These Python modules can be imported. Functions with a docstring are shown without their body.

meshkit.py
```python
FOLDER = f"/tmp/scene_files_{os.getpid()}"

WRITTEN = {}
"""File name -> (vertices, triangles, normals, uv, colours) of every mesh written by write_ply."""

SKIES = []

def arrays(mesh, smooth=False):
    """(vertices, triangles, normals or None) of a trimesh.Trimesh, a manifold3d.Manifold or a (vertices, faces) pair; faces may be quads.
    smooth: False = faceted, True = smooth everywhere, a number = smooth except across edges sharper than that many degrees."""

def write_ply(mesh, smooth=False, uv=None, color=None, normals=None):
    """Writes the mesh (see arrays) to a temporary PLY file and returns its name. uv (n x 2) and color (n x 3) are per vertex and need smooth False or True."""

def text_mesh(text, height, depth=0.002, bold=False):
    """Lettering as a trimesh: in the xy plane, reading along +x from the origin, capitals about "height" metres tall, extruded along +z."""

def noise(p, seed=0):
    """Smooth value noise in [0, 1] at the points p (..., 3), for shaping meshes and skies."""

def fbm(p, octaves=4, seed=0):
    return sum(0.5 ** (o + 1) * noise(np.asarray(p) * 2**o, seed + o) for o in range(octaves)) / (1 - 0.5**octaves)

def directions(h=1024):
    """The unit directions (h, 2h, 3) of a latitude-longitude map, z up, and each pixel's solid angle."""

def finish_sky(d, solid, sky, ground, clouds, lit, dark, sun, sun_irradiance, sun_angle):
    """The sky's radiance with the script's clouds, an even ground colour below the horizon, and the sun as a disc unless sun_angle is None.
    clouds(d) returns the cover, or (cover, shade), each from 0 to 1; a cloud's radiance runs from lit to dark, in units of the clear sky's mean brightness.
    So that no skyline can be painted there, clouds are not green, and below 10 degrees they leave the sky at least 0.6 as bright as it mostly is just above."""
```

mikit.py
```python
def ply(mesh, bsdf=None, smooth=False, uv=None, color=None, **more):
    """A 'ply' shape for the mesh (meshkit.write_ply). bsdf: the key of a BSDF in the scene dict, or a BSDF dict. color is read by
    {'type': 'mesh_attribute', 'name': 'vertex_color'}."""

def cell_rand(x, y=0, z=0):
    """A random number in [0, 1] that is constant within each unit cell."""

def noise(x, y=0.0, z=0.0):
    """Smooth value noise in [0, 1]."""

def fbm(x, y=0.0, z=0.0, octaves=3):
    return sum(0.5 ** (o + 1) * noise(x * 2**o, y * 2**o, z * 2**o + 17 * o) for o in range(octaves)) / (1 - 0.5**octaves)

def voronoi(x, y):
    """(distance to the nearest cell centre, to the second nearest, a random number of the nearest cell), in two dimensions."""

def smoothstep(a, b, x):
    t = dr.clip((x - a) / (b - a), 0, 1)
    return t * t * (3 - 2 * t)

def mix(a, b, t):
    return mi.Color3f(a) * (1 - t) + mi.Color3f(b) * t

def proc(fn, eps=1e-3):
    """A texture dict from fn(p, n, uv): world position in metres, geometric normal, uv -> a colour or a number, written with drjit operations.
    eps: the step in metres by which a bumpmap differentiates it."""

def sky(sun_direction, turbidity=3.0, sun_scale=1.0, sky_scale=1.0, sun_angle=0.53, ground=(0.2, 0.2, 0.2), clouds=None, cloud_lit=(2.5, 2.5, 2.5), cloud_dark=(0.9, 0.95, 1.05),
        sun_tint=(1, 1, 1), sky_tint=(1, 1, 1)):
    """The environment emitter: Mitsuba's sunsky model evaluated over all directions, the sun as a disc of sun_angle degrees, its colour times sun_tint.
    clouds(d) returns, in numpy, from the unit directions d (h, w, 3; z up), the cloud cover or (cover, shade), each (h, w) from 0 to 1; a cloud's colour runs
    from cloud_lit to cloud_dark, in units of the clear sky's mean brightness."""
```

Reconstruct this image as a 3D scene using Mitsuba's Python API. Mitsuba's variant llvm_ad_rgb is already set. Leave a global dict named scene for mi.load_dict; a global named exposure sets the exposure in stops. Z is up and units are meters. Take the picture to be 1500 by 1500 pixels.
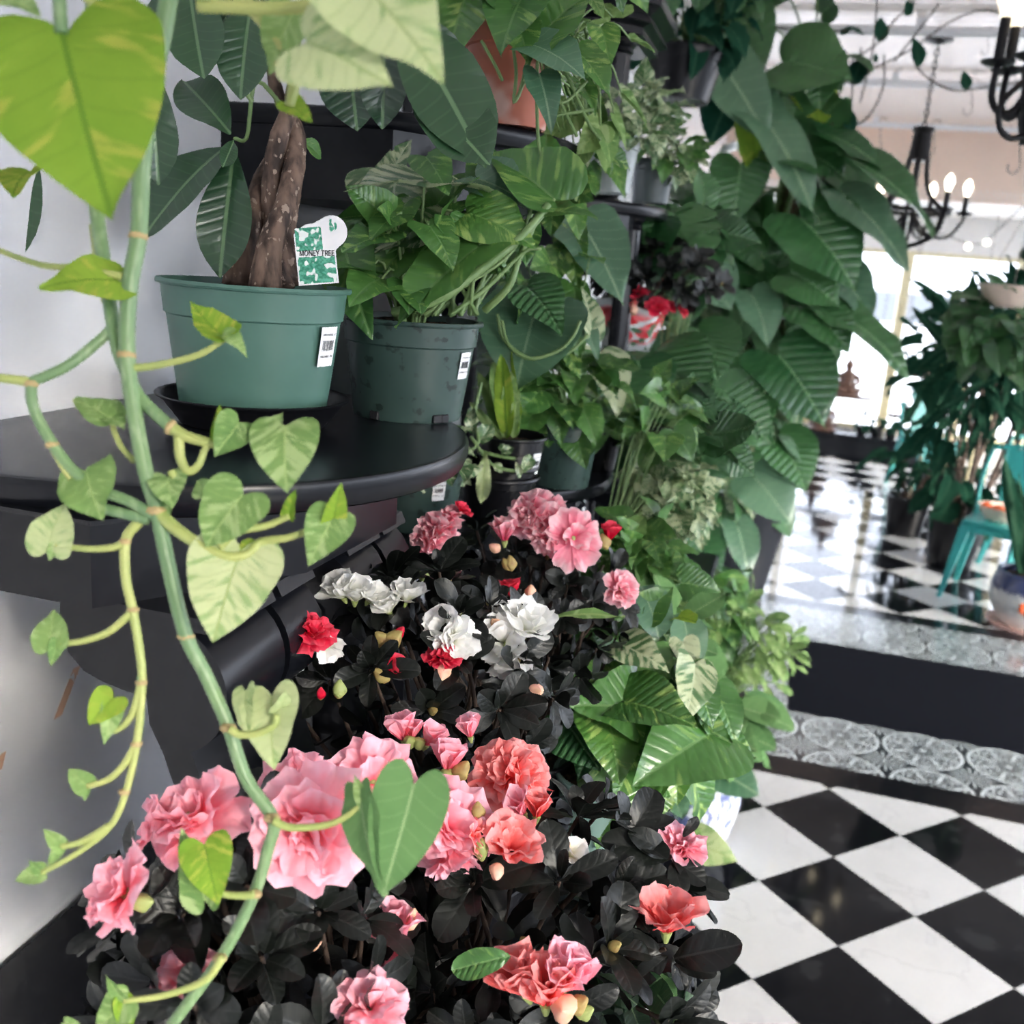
import math
import numpy as np
import trimesh
import drjit as dr
import mitsuba as mi
import mikit
import meshkit
from mikit import noise, fbm, voronoi, cell_rand, smoothstep, mix, proc
from shapely.geometry import Polygon, Point, box
from shapely.ops import unary_union

T4 = mi.ScalarTransform4f
DAM_X, DAM_Y = 0.397, 3.68
PI = math.pi
scene, labels = {}, {}

# ------------------------------------------------------------------ camera, sky, exposure
CAM = np.array([0.0, 0.0, 1.667])
FPX = 1430.25
YAW, PITCH, ROLL = -0.259435612, -0.251432213, 0.0802369184
CF = np.array([math.sin(YAW) * math.cos(PITCH), math.cos(YAW) * math.cos(PITCH), math.sin(PITCH)])
_r = np.cross(CF, [0, 0, 1.0]); _r /= np.linalg.norm(_r)
_u = np.cross(_r, CF)
CR = math.cos(ROLL) * _r + math.sin(ROLL) * _u
CU = -math.sin(ROLL) * _r + math.cos(ROLL) * _u
scene['camera'] = {'type': 'thinlens', 'fov': math.degrees(2 * math.atan(750 / FPX)), 'fov_axis': 'x',
                   'aperture_radius': 0.0023, 'focus_distance': 0.90, 'near_clip': 0.02, 'far_clip': 200.0,
                   'to_world': T4().look_at(origin=CAM.tolist(), target=(CAM + CF).tolist(), up=CU.tolist())}
exposure = 5.0
scene['sky'] = mikit.sky((0.78, -0.52, 0.36), turbidity=4.0, sun_angle=17.0, sun_scale=0.28, sun_tint=(0.74, 0.93, 1.38), sky_scale=1.0, ground=(0.16, 0.17, 0.18),
                         clouds=lambda d: (np.ones(d.shape[:2]) * 0.93, 0.35 * meshkit.fbm(d * 3.0, 3)),
                         cloud_lit=(2.12, 2.30, 2.70), cloud_dark=(1.46, 1.62, 1.95))


def ray(x, y):
    return CF + (x - 750) / FPX * CR - (y - 750) / FPX * CU


def at(x, y, D):
    """the world point that stands D metres ahead of the camera in the direction (x, y)"""
    return CAM + ray(x, y) * D


def onz(x, y, z):
    d = ray(x, y)
    return CAM + d * ((z - CAM[2]) / d[2])


def onx(x, y, X):
    d = ray(x, y)
    return CAM + d * (X / d[0])


def ony(x, y, Y):
    d = ray(x, y)
    return CAM + d * (Y / d[1])


def unit(v):
    v = np.asarray(v, float)
    return v / (np.linalg.norm(v) + 1e-12)


def camdir(a, b, c=0.0):
    """a to the right, b up, c towards the viewer"""
    return unit(a * CR + b * CU - c * CF)


# ------------------------------------------------------------------ registry
_used = {}


def numbered(key):
    n = _used.get(key, 0)
    _used[key] = n + 1
    return key if n == 0 else f'{key}_{n:03d}'


def thing(name, label, cat, group=None):
    key = numbered(name)
    labels[key] = {'label': label, 'category': cat}
    if group:
        labels[key]['group'] = group
    return key


def part(parent, name, mesh, bsdf, smooth=30, uv=None, label=None, kind=None, **more):
    key = numbered(f'{parent}__{name}' if parent else name)
    scene[key] = mesh if isinstance(mesh, dict) else mikit.ply(mesh, bsdf, smooth=smooth, uv=uv, **more)
    if label or kind:
        labels.setdefault(key, {})
        if label:
            labels[key]['label'] = label
        if kind:
            labels[key]['kind'] = kind
    return key


def single(name, mesh, bsdf, label, cat, group=None, smooth=30, uv=None, **more):
    key = thing(name, label, cat, group)
    scene[key] = mikit.ply(mesh, bsdf, smooth=smooth, uv=uv, **more)
    return key


def struct(name, mesh, bsdf, label=None, smooth=False):
    key = numbered(name)
    scene[key] = mikit.ply(mesh, bsdf, smooth=smooth)
    labels[key] = {'kind': 'structure'}
    if label:
        labels[key]['label'] = label
    return key


# ------------------------------------------------------------------ mesh helpers
def cat(ms):
    return trimesh.util.concatenate(list(ms))


def bx(x0, x1, y0, y1, z0, z1):
    m = trimesh.creation.box((x1 - x0, y1 - y0, z1 - z0))
    m.apply_translation(((x0 + x1) / 2, (y0 + y1) / 2, (z0 + z1) / 2))
    return m


def rbx(x0, x1, y0, y1, z0, z1, b=0.004):
    """a box with chamfered edges"""
    pts = []
    for x in (x0, x1):
        for y in (y0, y1):
            for z in (z0, z1):
                sx, sy, sz = (b if x == x0 else -b), (b if y == y0 else -b), (b if z == z0 else -b)
                pts += [(x + sx, y + sy, z), (x + sx, y, z + sz), (x, y + sy, z + sz)]
    return trimesh.convex.convex_hull(np.array(pts))


def spline(pts, n):
    """Catmull-Rom through pts (k, d), n samples"""
    p = np.asarray(pts, float)
    if len(p) == 2:
        t = np.linspace(0, 1, n)[:, None]
        return p[0] * (1 - t) + p[1] * t
    q = np.vstack([2 * p[0] - p[1], p, 2 * p[-1] - p[-2]])
    t = np.linspace(0, len(p) - 1 - 1e-9, n)
    i = t.astype(int)
    f = (t - i)[:, None]
    a, b, c, d = q[i], q[i + 1], q[i + 2], q[i + 3]
    return 0.5 * (2 * b + (c - a) * f + (2 * a - 5 * b + 4 * c - d) * f ** 2 + (3 * b - a - 3 * c + d) * f ** 3)


def tube(pts, rad, sides=8, n=None):
    p = np.asarray(pts, float)
    r = np.broadcast_to(np.asarray(rad, float), (len(p),)).copy()
    if n:
        both = spline(np.hstack([p, r[:, None]]), n)
        p, r = both[:, :3], np.maximum(both[:, 3], 1e-5)
    k = len(p)
    t = np.gradient(p, axis=0)
    t /= np.linalg.norm(t, axis=1, keepdims=True) + 1e-12
    a = np.cross(t[0], [0, 0, 1.0] if abs(t[0][2]) < 0.9 else [1.0, 0, 0])
    A = []
    for i in range(k):
        a = a - t[i] * (a @ t[i])
        a = a / (np.linalg.norm(a) + 1e-12)
        A.append(a)
    A = np.array(A)
    B = np.cross(t, A)
    ang = np.arange(sides) * 2 * PI / sides
    v = p[:, None] + r[:, None, None] * (np.cos(ang)[None, :, None] * A[:, None] + np.sin(ang)[None, :, None] * B[:, None])
    v = np.vstack([v.reshape(-1, 3), p[:1], p[-1:]])
    i, j = np.meshgrid(np.arange(k - 1), np.arange(sides), indexing='ij')
    i, j = i.ravel(), j.ravel()
    j2 = (j + 1) % sides
    f = np.vstack([np.stack([i * sides + j, i * sides + j2, (i + 1) * sides + j2], 1), np.stack([i * sides + j, (i + 1) * sides + j2, (i + 1) * sides + j], 1)])
    js = np.arange(sides)
    f = np.vstack([f, np.stack([js * 0 + k * sides, (js + 1) % sides, js], 1), np.stack([js * 0 + k * sides + 1, (k - 1) * sides + js, (k - 1) * sides + (js + 1) % sides], 1)])
    return trimesh.Trimesh(v, f, process=False)


def lathe(prof, seg=40, center=(0, 0, 0), axis=None):
    """prof: (r, z) points; open ends are closed on the axis where r = 0"""
    p = np.asarray(prof, float)
    a = np.arange(seg) * 2 * PI / seg
    v = np.stack([p[:, 0, None] * np.cos(a), p[:, 0, None] * np.sin(a), np.repeat(p[:, 1, None], seg, 1)], -1).reshape(-1, 3)
    k = len(p)
    i, j = np.meshgrid(np.arange(k - 1), np.arange(seg), indexing='ij')
    i, j = i.ravel(), j.ravel()
    j2 = (j + 1) % seg
    f = np.vstack([np.stack([i * seg + j, i * seg + j2, (i + 1) * seg + j2], 1), np.stack([i * seg + j, (i + 1) * seg + j2, (i + 1) * seg + j], 1)])
    if axis is not None:
        z = unit(axis)
        x = unit(np.cross(z, [0.3, 0.9, 0.1]))
        v = v[:, :1] * x + v[:, 1:2] * np.cross(z, x) + v[:, 2:] * z
    return trimesh.Trimesh(v + np.asarray(center, float), f, process=False)


def extrude(poly, z0, z1):
    m = trimesh.creation.extrude_polygon(poly, z1 - z0, engine='earcut')
    m.apply_translation((0, 0, z0))
    return m


def stack(poly_of, levels):
    """a solid of horizontal slices: poly_of(k) -> (n, 2) points with one count, levels z"""
    P = [np.asarray(poly_of(k), float) for k in range(len(levels))]
    n = len(P[0])
    v = np.vstack([np.hstack([p, np.full((n, 1), z)]) for p, z in zip(P, levels)])
    k = len(levels)
    i, j = np.meshgrid(np.arange(k - 1), np.arange(n), indexing='ij')
    i, j = i.ravel(), j.ravel()
    j2 = (j + 1) % n
    f = [np.stack([i * n + j, i * n + j2, (i + 1) * n + j2], 1), np.stack([i * n + j, (i + 1) * n + j2, (i + 1) * n + j], 1)]
    for lev, rev in ((0, True), (k - 1, False)):
        c = len(v)
        v = np.vstack([v, np.append(P[lev].mean(0), levels[lev])])
        js = np.arange(n)
        t = np.stack([js * 0 + c, lev * n + js, lev * n + (js + 1) % n], 1)
        f.append(t[:, ::-1] if rev else t)
    return trimesh.Trimesh(v, np.vstack(f), process=False)


def blob(c, r, seed=0, amp=0.1, sub=2):
    m = trimesh.creation.icosphere(sub)
    v = np.array(m.vertices)
    v = v * (1 + amp * (2 * meshkit.noise(v * 2.3 + seed) - 1))[:, None] * np.asarray(r, float) + np.asarray(c, float)
    return trimesh.Trimesh(v, m.faces, process=False)


# ------------------------------------------------------------------ materials
def bs(key, d):
    scene[key] = d
    return key


def pri(color, rough=0.5, **k):
    c = color if isinstance(color, dict) else {'type': 'rgb', 'value': list(color)}
    return {'type': 'principled', 'base_color': c, 'roughness': rough, **k}


def two(d):
    return {'type': 'twosided', 'b': d}


def _black(p, n, uv):
    w = fbm(p.x * 60, p.y * 60, p.z * 60, 3)
    d = fbm(p.x * 9 + 5, p.y * 9, p.z * 9, 3)
    return mix((0.0028, 0.0032, 0.0048), (0.006, 0.0068, 0.0095), w * 0.6 + d * 0.4)


bs('black_paint', two(pri(proc(_black), 0.27, specular=0.30)))
bs('black_gloss', two(pri((0.004, 0.0045, 0.006), 0.2, specular=0.4)))


def _wall(p, n, uv):
    """white wall paint with a few rubbed streaks and two peeled spots"""
    d = fbm(p.y * 5, p.z * 1.6, 3.0, 3)
    st = fbm(p.y * 26, p.z * 2.0, 1.0, 2)
    c = mix((0.62, 0.63, 0.66), (0.76, 0.76, 0.78), d * 0.7 + st * 0.3)
    a, b = p.y - 0.889, p.z - 1.134
    s1 = smoothstep(0.0075, 0.006, dr.abs(a - 0.7 * b)) * smoothstep(0.027, 0.023, dr.abs(b))
    a2, b2 = p.y - 0.783, p.z - 1.096
    s2 = smoothstep(0.006, 0.0045, dr.abs(a2 - 0.4 * b2)) * smoothstep(0.010, 0.008, dr.abs(b2))
    return mix(c, (0.66, 0.43, 0.31), dr.maximum(s1, s2) * smoothstep(0.35, 0.5, noise(p.y * 120, p.z * 120, 0) + 0.25))


bs('wall_paint', two(pri(proc(_wall), 0.18, specular=0.55)))
bs('white_paint', two(pri((0.78, 0.76, 0.74), 0.5)))
bs('cream_paint', two(pri((0.70, 0.62, 0.40), 0.45)))
bs('peach_paint', two(pri((0.84, 0.67, 0.56), 0.6)))
bs('ceiling_paint', two(pri((0.80, 0.725, 0.68), 0.3)))
bs('pipe_white', two(pri((0.82, 0.82, 0.84), 0.35)))


def _wtile(p, n, uv):
    s = cell_rand(dr.floor(uv.x * 0.999), dr.floor(uv.y * 0.999), 0)
    v = fbm(p.x * 7 + s * 31, p.y * 7, 2.0, 4)
    w = smoothstep(0.46, 0.5, v) * smoothstep(0.54, 0.5, v)
    return mix(mix((0.60, 0.60, 0.60), (0.68, 0.68, 0.69), v), (0.50, 0.50, 0.51), w * 0.35)


def _btile(p, n, uv):
    v = fbm(p.x * 11, p.y * 11, 2.0, 4)
    w = smoothstep(0.62, 0.74, v)
    return mix((0.0035, 0.0038, 0.0055), (0.011, 0.012, 0.015), v * 0.6) + mi.Color3f(0.012, 0.0125, 0.0125) * w


bs('white_marble', pri(proc(_wtile), 0.07, specular=0.4))
bs('black_marble', pri(proc(_btile), 0.07, specular=0.14))
bs('grout', pri((0.12, 0.12, 0.13), 0.7))
bs('border_stone', pri((0.007, 0.0075, 0.010), 0.1, specular=0.2))


def _damask(p, n, uv):
    """printed ornament: ringed rosettes in a square repeat with fan shaped palmettes between them"""
    W = 0.30
    gx, gy = (p.x - DAM_X) / W, (p.y - DAM_Y) / W
    xx, yy = (gx - dr.floor(gx + 0.5)) * W, (gy - dr.floor(gy + 0.5)) * W
    u, v = (gx - dr.floor(gx) - 0.5) * W, (gy - dr.floor(gy) - 0.5) * W
    r = dr.sqrt(xx * xx + yy * yy)
    a = dr.atan2(yy, xx)

    def ln(d, w):
        return smoothstep(w, w * 0.45, dr.abs(d))

    def spoke(t):
        q = a * 8 / (2 * PI) + t
        return dr.abs(q - dr.floor(q) - 0.5) * 2 * PI / 8 * r
    m = ln(r - 0.138, 0.0095)
    m = dr.maximum(m, ln(r - 0.118 - 0.007 * dr.cos(a * 16), 0.0055))
    m = dr.maximum(m, ln(r - 0.074 - 0.030 * dr.cos(a * 8), 0.0075))
    m = dr.maximum(m, ln(r - 0.044 + 0.022 * dr.cos(a * 8), 0.006))
    m = dr.maximum(m, smoothstep(0.016, 0.011, r))
    m = dr.maximum(m, smoothstep(0.013, 0.009, spoke(0.0) + 0.32 * dr.abs(r - 0.092)))
    m = dr.maximum(m, smoothstep(0.008, 0.005, spoke(0.5) + 0.35 * dr.abs(r - 0.06)))
    rr, b = dr.sqrt(u * u + v * v), dr.atan2(u, v)
    fan = smoothstep(0.70, 0.35, dr.abs(dr.sin(b * 8))) * smoothstep(0.010, 0.016, rr) * smoothstep(0.074 + 0.012 * dr.cos(b * 4), 0.062, rr)
    m = dr.select(r > 0.148, dr.maximum(m, dr.maximum(fan, smoothstep(0.010, 0.006, rr))), m)
    return mix((0.014, 0.018, 0.023), (0.58, 0.63, 0.65), m)


bs('damask', pri(proc(_damask), 0.14, specular=0.45))


def _matf(p, n, uv):
    return mix((0.0030, 0.0036, 0.0068), (0.006, 0.007, 0.011), noise(p.x * 500, p.y * 500, 0))


bs('mat_fibre', two(pri(proc(_matf), 0.9, specular=0.08)))


def _plastic_green(p, n, uv):
    d = fbm(p.x * 40, p.y * 40, p.z * 12, 3)
    return mix((0.066, 0.145, 0.115), (0.082, 0.172, 0.138), d)


def _plastic_dark_green(p, n, uv):
    d = fbm(p.x * 40, p.y * 40, p.z * 12, 3)
    dirt = smoothstep(0.63, 0.72, fbm(p.x * 70, p.y * 70, p.z * 70, 3))
    return mix(mix((0.033, 0.062, 0.053), (0.042, 0.075, 0.065), d), (0.010, 0.010, 0.009), dirt * 0.6)


bs('green_plastic', two(pri(proc(_plastic_green), 0.38, specular=0.4)))
bs('dark_green_plastic', two(pri(proc(_plastic_dark_green), 0.38, specular=0.4)))
bs('sage_plastic', two(pri((0.17, 0.27, 0.24), 0.4)))
bs('black_plastic', two(pri((0.0055, 0.0055, 0.007), 0.3, specular=0.35)))
bs('grey_plastic', two(pri((0.30, 0.33, 0.33), 0.35)))
bs('slate_plastic', two(pri((0.05, 0.065, 0.065), 0.4)))


def _terra(p, n, uv):
    d = fbm(p.x * 30, p.y * 30, p.z * 14, 3)
    lime = smoothstep(0.46, 0.72, fbm(p.x * 22, p.y * 22, p.z * 22, 3) + 1.9 * (1.90 - p.z))
    return mix(mix((0.40, 0.105, 0.06), (0.50, 0.16, 0.10), d), (0.62, 0.45, 0.40), lime * 0.7)


bs('terracotta', two(pri(proc(_terra), 0.6)))


def _soil(p, n, uv):
    d = fbm(p.x * 160, p.y * 160, p.z * 160, 3)
    return mix((0.012, 0.008, 0.006), (0.075, 0.040, 0.024), smoothstep(0.35, 0.75, d))


bs('soil', two(pri(proc(_soil), 0.9)))


def _bark(p, n, uv):
    d = fbm(p.x * 90, p.y * 90, p.z * 28, 4)
    k = smoothstep(0.66, 0.74, fbm(p.x * 210, p.y * 210, p.z * 130, 2))
    return mix(mix((0.030, 0.017, 0.012), (0.20, 0.13, 0.095), smoothstep(0.25, 0.75, d)), (0.40, 0.31, 0.25), k * 0.7)


bs('bark', {'type': 'bumpmap', 'scale': 0.004, 't': proc(lambda p, n, uv: fbm(p.x * 110, p.y * 110, p.z * 40, 3)), 'b': pri(proc(_bark), 0.7)})
bs('dark_bark', two(pri((0.05, 0.032, 0.022), 0.8)))


def _stem(p, n, uv):
    d = fbm(p.x * 45, p.y * 45, p.z * 22, 3)
    s = fbm(p.x * 380, p.y * 380, p.z * 50, 2)
    return mix(mix((0.085, 0.175, 0.085), (0.20, 0.31, 0.13), d), (0.27, 0.36, 0.20), smoothstep(0.55, 0.75, s) * 0.5)


bs('vine_stem', two(pri(proc(_stem), 0.42)))
bs('lime_stem', two(pri(proc(lambda p, n, uv: mix((0.24, 0.33, 0.09), (0.46, 0.46, 0.16), fbm(p.x * 40, p.y * 40, p.z * 40, 3))), 0.45)))
bs('node_tan', two(pri((0.40, 0.30, 0.14), 0.6)))
bs('green_stem', two(pri(proc(lambda p, n, uv: mix((0.09, 0.19, 0.05), (0.26, 0.36, 0.15), fbm(p.x * 50, p.y * 50, p.z * 30, 3))), 0.45)))
bs('paper_white', two(pri((0.80, 0.80, 0.80), 0.5)))
bs('ink', two(pri((0.012, 0.012, 0.014), 0.6)))
bs('iron', two(pri((0.004, 0.004, 0.005), 0.4, specular=0.3)))
bs('turquoise_metal', two(pri((0.03, 0.30, 0.29), 0.35)))
bs('hook_metal', two(pri((0.25, 0.22, 0.20), 0.4, metallic=0.6)))
bs('pane_glass', {'type': 'thindielectric', 'int_ior': 1.5})
bs('shelf_glass', {'type': 'thindielectric', 'int_ior': 1.5})
bs('bronze_brown', two(pri((0.10, 0.05, 0.035), 0.4)))
bs('moss', two(pri(proc(lambda p, n, uv: mix((0.02, 0.012, 0.008), (0.11, 0.07, 0.04), fbm(p.x * 70, p.y * 70, p.z * 50, 3))), 0.95)))


# leaves: uv holds the place on the blade (across + 4 * variant, along), in blade lengths
def leaf_colour(dark, light, vein, vein_amt=0.5, var=None, var_amt=0.0, nv=9, slope=0.75, edge=None, seed=0.0):
    def fn(p, n, uv):
        k = dr.floor(uv.x / 4 + 0.5)
        x = uv.x - 4 * k
        y = uv.y
        ax = dr.abs(x)
        r1, r2 = cell_rand(k, 3 + seed, 1), cell_rand(k, 7 + seed, 2)
        q = fbm(x * 5 + k * 7.3, y * 5 + seed, k * 1.7, 3)
        c = mix(dark, light, dr.clip(0.55 * q + 0.7 * r1 - 0.12, 0, 1))
        if var is not None:
            s = fbm((y - slope * ax) * 13 + k * 3.1, ax * 4.5 + dr.select(x > 0, 9.0, 0.0), k * 2.3 + seed, 3)
            t0 = 0.66 - 0.30 * var_amt * (0.35 + r2)
            c = mix(c, var, smoothstep(t0 - 0.05, t0 + 0.17, s) * 0.75)
        w = (y - slope * ax + 0.9 * ax * ax) * nv + 0.5 * (q - 0.5)
        d = dr.abs(w - dr.floor(w) - 0.5)
        side = smoothstep(0.14, 0.0, d) * smoothstep(0.0, 0.05, ax)
        mid = smoothstep(0.020, 0.007, ax)
        c = mix(c, vein, dr.clip(mid * 0.9 + side * vein_amt, 0, 1))
        return c
    return fn


def leaf_bump(nv, slope):
    def fn(p, n, uv):
        k = dr.floor(uv.x / 4 + 0.5)
        x = uv.x - 4 * k
        ax = dr.abs(x)
        w = (uv.y - slope * ax) * nv
        d = dr.abs(w - dr.floor(w) - 0.5)
        return smoothstep(0.0, 0.3, d) * 0.6 + smoothstep(0.0, 0.05, ax) * 0.6
    return fn


def leaf_bsdf(key, rough=0.35, trans=0.0, nv=9, slope=0.75, bump=0.0, spec=0.5, **k):
    c = proc(leaf_colour(nv=nv, slope=slope, **k))
    if trans > 0:
        b = {'type': 'principledthin', 'base_color': c, 'roughness': rough, 'diff_trans': trans, 'eta': 1.4, 'spec_trans': 0.0}
        bs(key, b)
    else:
        b = pri(c, rough, specular=spec, **({'clearcoat': 0.5, 'clearcoat_gloss': 0.85} if key != 'leaf_azalea' else {}))
        if bump:
            b = {'type': 'bumpmap', 'scale': bump, 't': proc(leaf_bump(nv, slope)), 'b': b}
        bs(key, two(b))


leaf_bsdf('leaf_pothos', 0.30, 0.0, dark=(0.024, 0.090, 0.020), light=(0.085, 0.215, 0.045), vein=(0.11, 0.22, 0.07), vein_amt=0.16, var=(0.22, 0.36, 0.09), var_amt=0.25, nv=8, bump=0.0010)
leaf_bsdf('leaf_golden', 0.28, 0.0, dark=(0.024, 0.092, 0.018), light=(0.088, 0.220, 0.040), vein=(0.12, 0.24, 0.06), vein_amt=0.14, var=(0.32, 0.46, 0.12), var_amt=0.38, nv=9, bump=0.0012)
leaf_bsdf('leaf_vine', 0.34, 0.5, dark=(0.12, 0.24, 0.075), light=(0.26, 0.40, 0.13), vein=(0.34, 0.46, 0.18), vein_amt=0.22, var=(0.42, 0.54, 0.25), var_amt=0.5, nv=6)
leaf_bsdf('leaf_lime', 0.36, 0.6, dark=(0.16, 0.31, 0.035), light=(0.30, 0.44, 0.06), vein=(0.13, 0.26, 0.035), vein_amt=0.2, var=(0.44, 0.47, 0.09), var_amt=0.45, nv=6)
leaf_bsdf('leaf_pale', 0.40, 0.5, dark=(0.42, 0.52, 0.24), light=(0.58, 0.64, 0.36), vein=(0.36, 0.46, 0.18), vein_amt=0.4, var=(0.22, 0.38, 0.12), var_amt=0.35, nv=7)
leaf_bsdf('leaf_money', 0.30, 0.0, dark=(0.010, 0.042, 0.018), light=(0.034, 0.088, 0.034), vein=(0.11, 0.20, 0.09), vein_amt=0.13, nv=12, slope=0.55, bump=0.0006)
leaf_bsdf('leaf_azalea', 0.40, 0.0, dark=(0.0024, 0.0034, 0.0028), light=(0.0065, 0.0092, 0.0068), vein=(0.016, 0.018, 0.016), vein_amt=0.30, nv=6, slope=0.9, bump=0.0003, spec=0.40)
leaf_bsdf('leaf_philo', 0.28, 0.0, dark=(0.012, 0.068, 0.020), light=(0.060, 0.165, 0.050), vein=(0.12, 0.24, 0.10), vein_amt=0.14, nv=9, slope=0.5, bump=0.006)
leaf_bsdf('leaf_variegated', 0.38, 0.0, dark=(0.040, 0.110, 0.035), light=(0.085, 0.180, 0.060), vein=(0.40, 0.46, 0.28), vein_amt=0.1, var=(0.50, 0.54, 0.33), var_amt=0.9, nv=6)
leaf_bsdf('leaf_mid', 0.34, 0.3, dark=(0.085, 0.19, 0.07), light=(0.15, 0.28, 0.105), vein=(0.24, 0.36, 0.17), vein_amt=0.2, nv=7)
leaf_bsdf('leaf_bluegreen', 0.34, 0.0, dark=(0.048, 0.125, 0.066), light=(0.100, 0.200, 0.110), vein=(0.19, 0.29, 0.17), vein_amt=0.2, nv=8)
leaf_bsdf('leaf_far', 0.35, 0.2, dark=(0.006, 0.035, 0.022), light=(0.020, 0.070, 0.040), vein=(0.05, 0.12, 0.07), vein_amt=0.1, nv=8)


def petal_bsdf(key, deep, mid, edge):
    def fn(p, n, uv):
        k = dr.floor(uv.x / 4 + 0.5)
        x = uv.x - 4 * k
        q = fbm(x * 6 + k * 3.7, uv.y * 4, k, 3)
        r = cell_rand(k, 5, 1)
        vein = 0.5 + 0.5 * dr.sin(dr.atan2(x, uv.y + 0.25) * 34)
        c = mix(deep, mid, smoothstep(0.05, 0.6, uv.y + 0.35 * (q - 0.5) + 0.25 * (r - 0.5)))
        c = mix(c, edge, smoothstep(0.60, 1.0, uv.y + 0.5 * (q - 0.5)))
        return mix(c, deep, 0.10 * vein)
    bs(key, {'type': 'principledthin', 'base_color': proc(fn), 'roughness': 0.55, 'diff_trans': 0.5, 'eta': 1.35, 'spec_trans': 0.0})


petal_bsdf('petal_pink', (0.85, 0.16, 0.24), (0.95, 0.40, 0.48), (0.96, 0.56, 0.66))
petal_bsdf('petal_rose', (0.62, 0.05, 0.13), (0.86, 0.30, 0.38), (0.92, 0.62, 0.66))
petal_bsdf('petal_coral', (0.78, 0.05, 0.06), (0.90, 0.22, 0.21), (0.92, 0.42, 0.42))
petal_bsdf('petal_red', (0.50, 0.006, 0.025), (0.72, 0.020, 0.060), (0.80, 0.09, 0.14))
petal_bsdf('petal_white', (0.74, 0.75, 0.58), (0.90, 0.90, 0.87), (0.94, 0.94, 0.93))
bs('bud_peach', two(pri(proc(lambda p, n, uv: mix((0.62, 0.40, 0.20), (0.85, 0.42, 0.36), fbm(p.x * 120, p.y * 120, p.z * 120, 2))), 0.5)))
bs('bud_scale', two(pri(proc(lambda p, n, uv: mix((0.26, 0.13, 0.05), (0.40, 0.36, 0.12), fbm(p.x * 200, p.y * 200, p.z * 200, 2))), 0.6)))
bs('calyx_green', two(pri((0.30, 0.36, 0.12), 0.5)))
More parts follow.
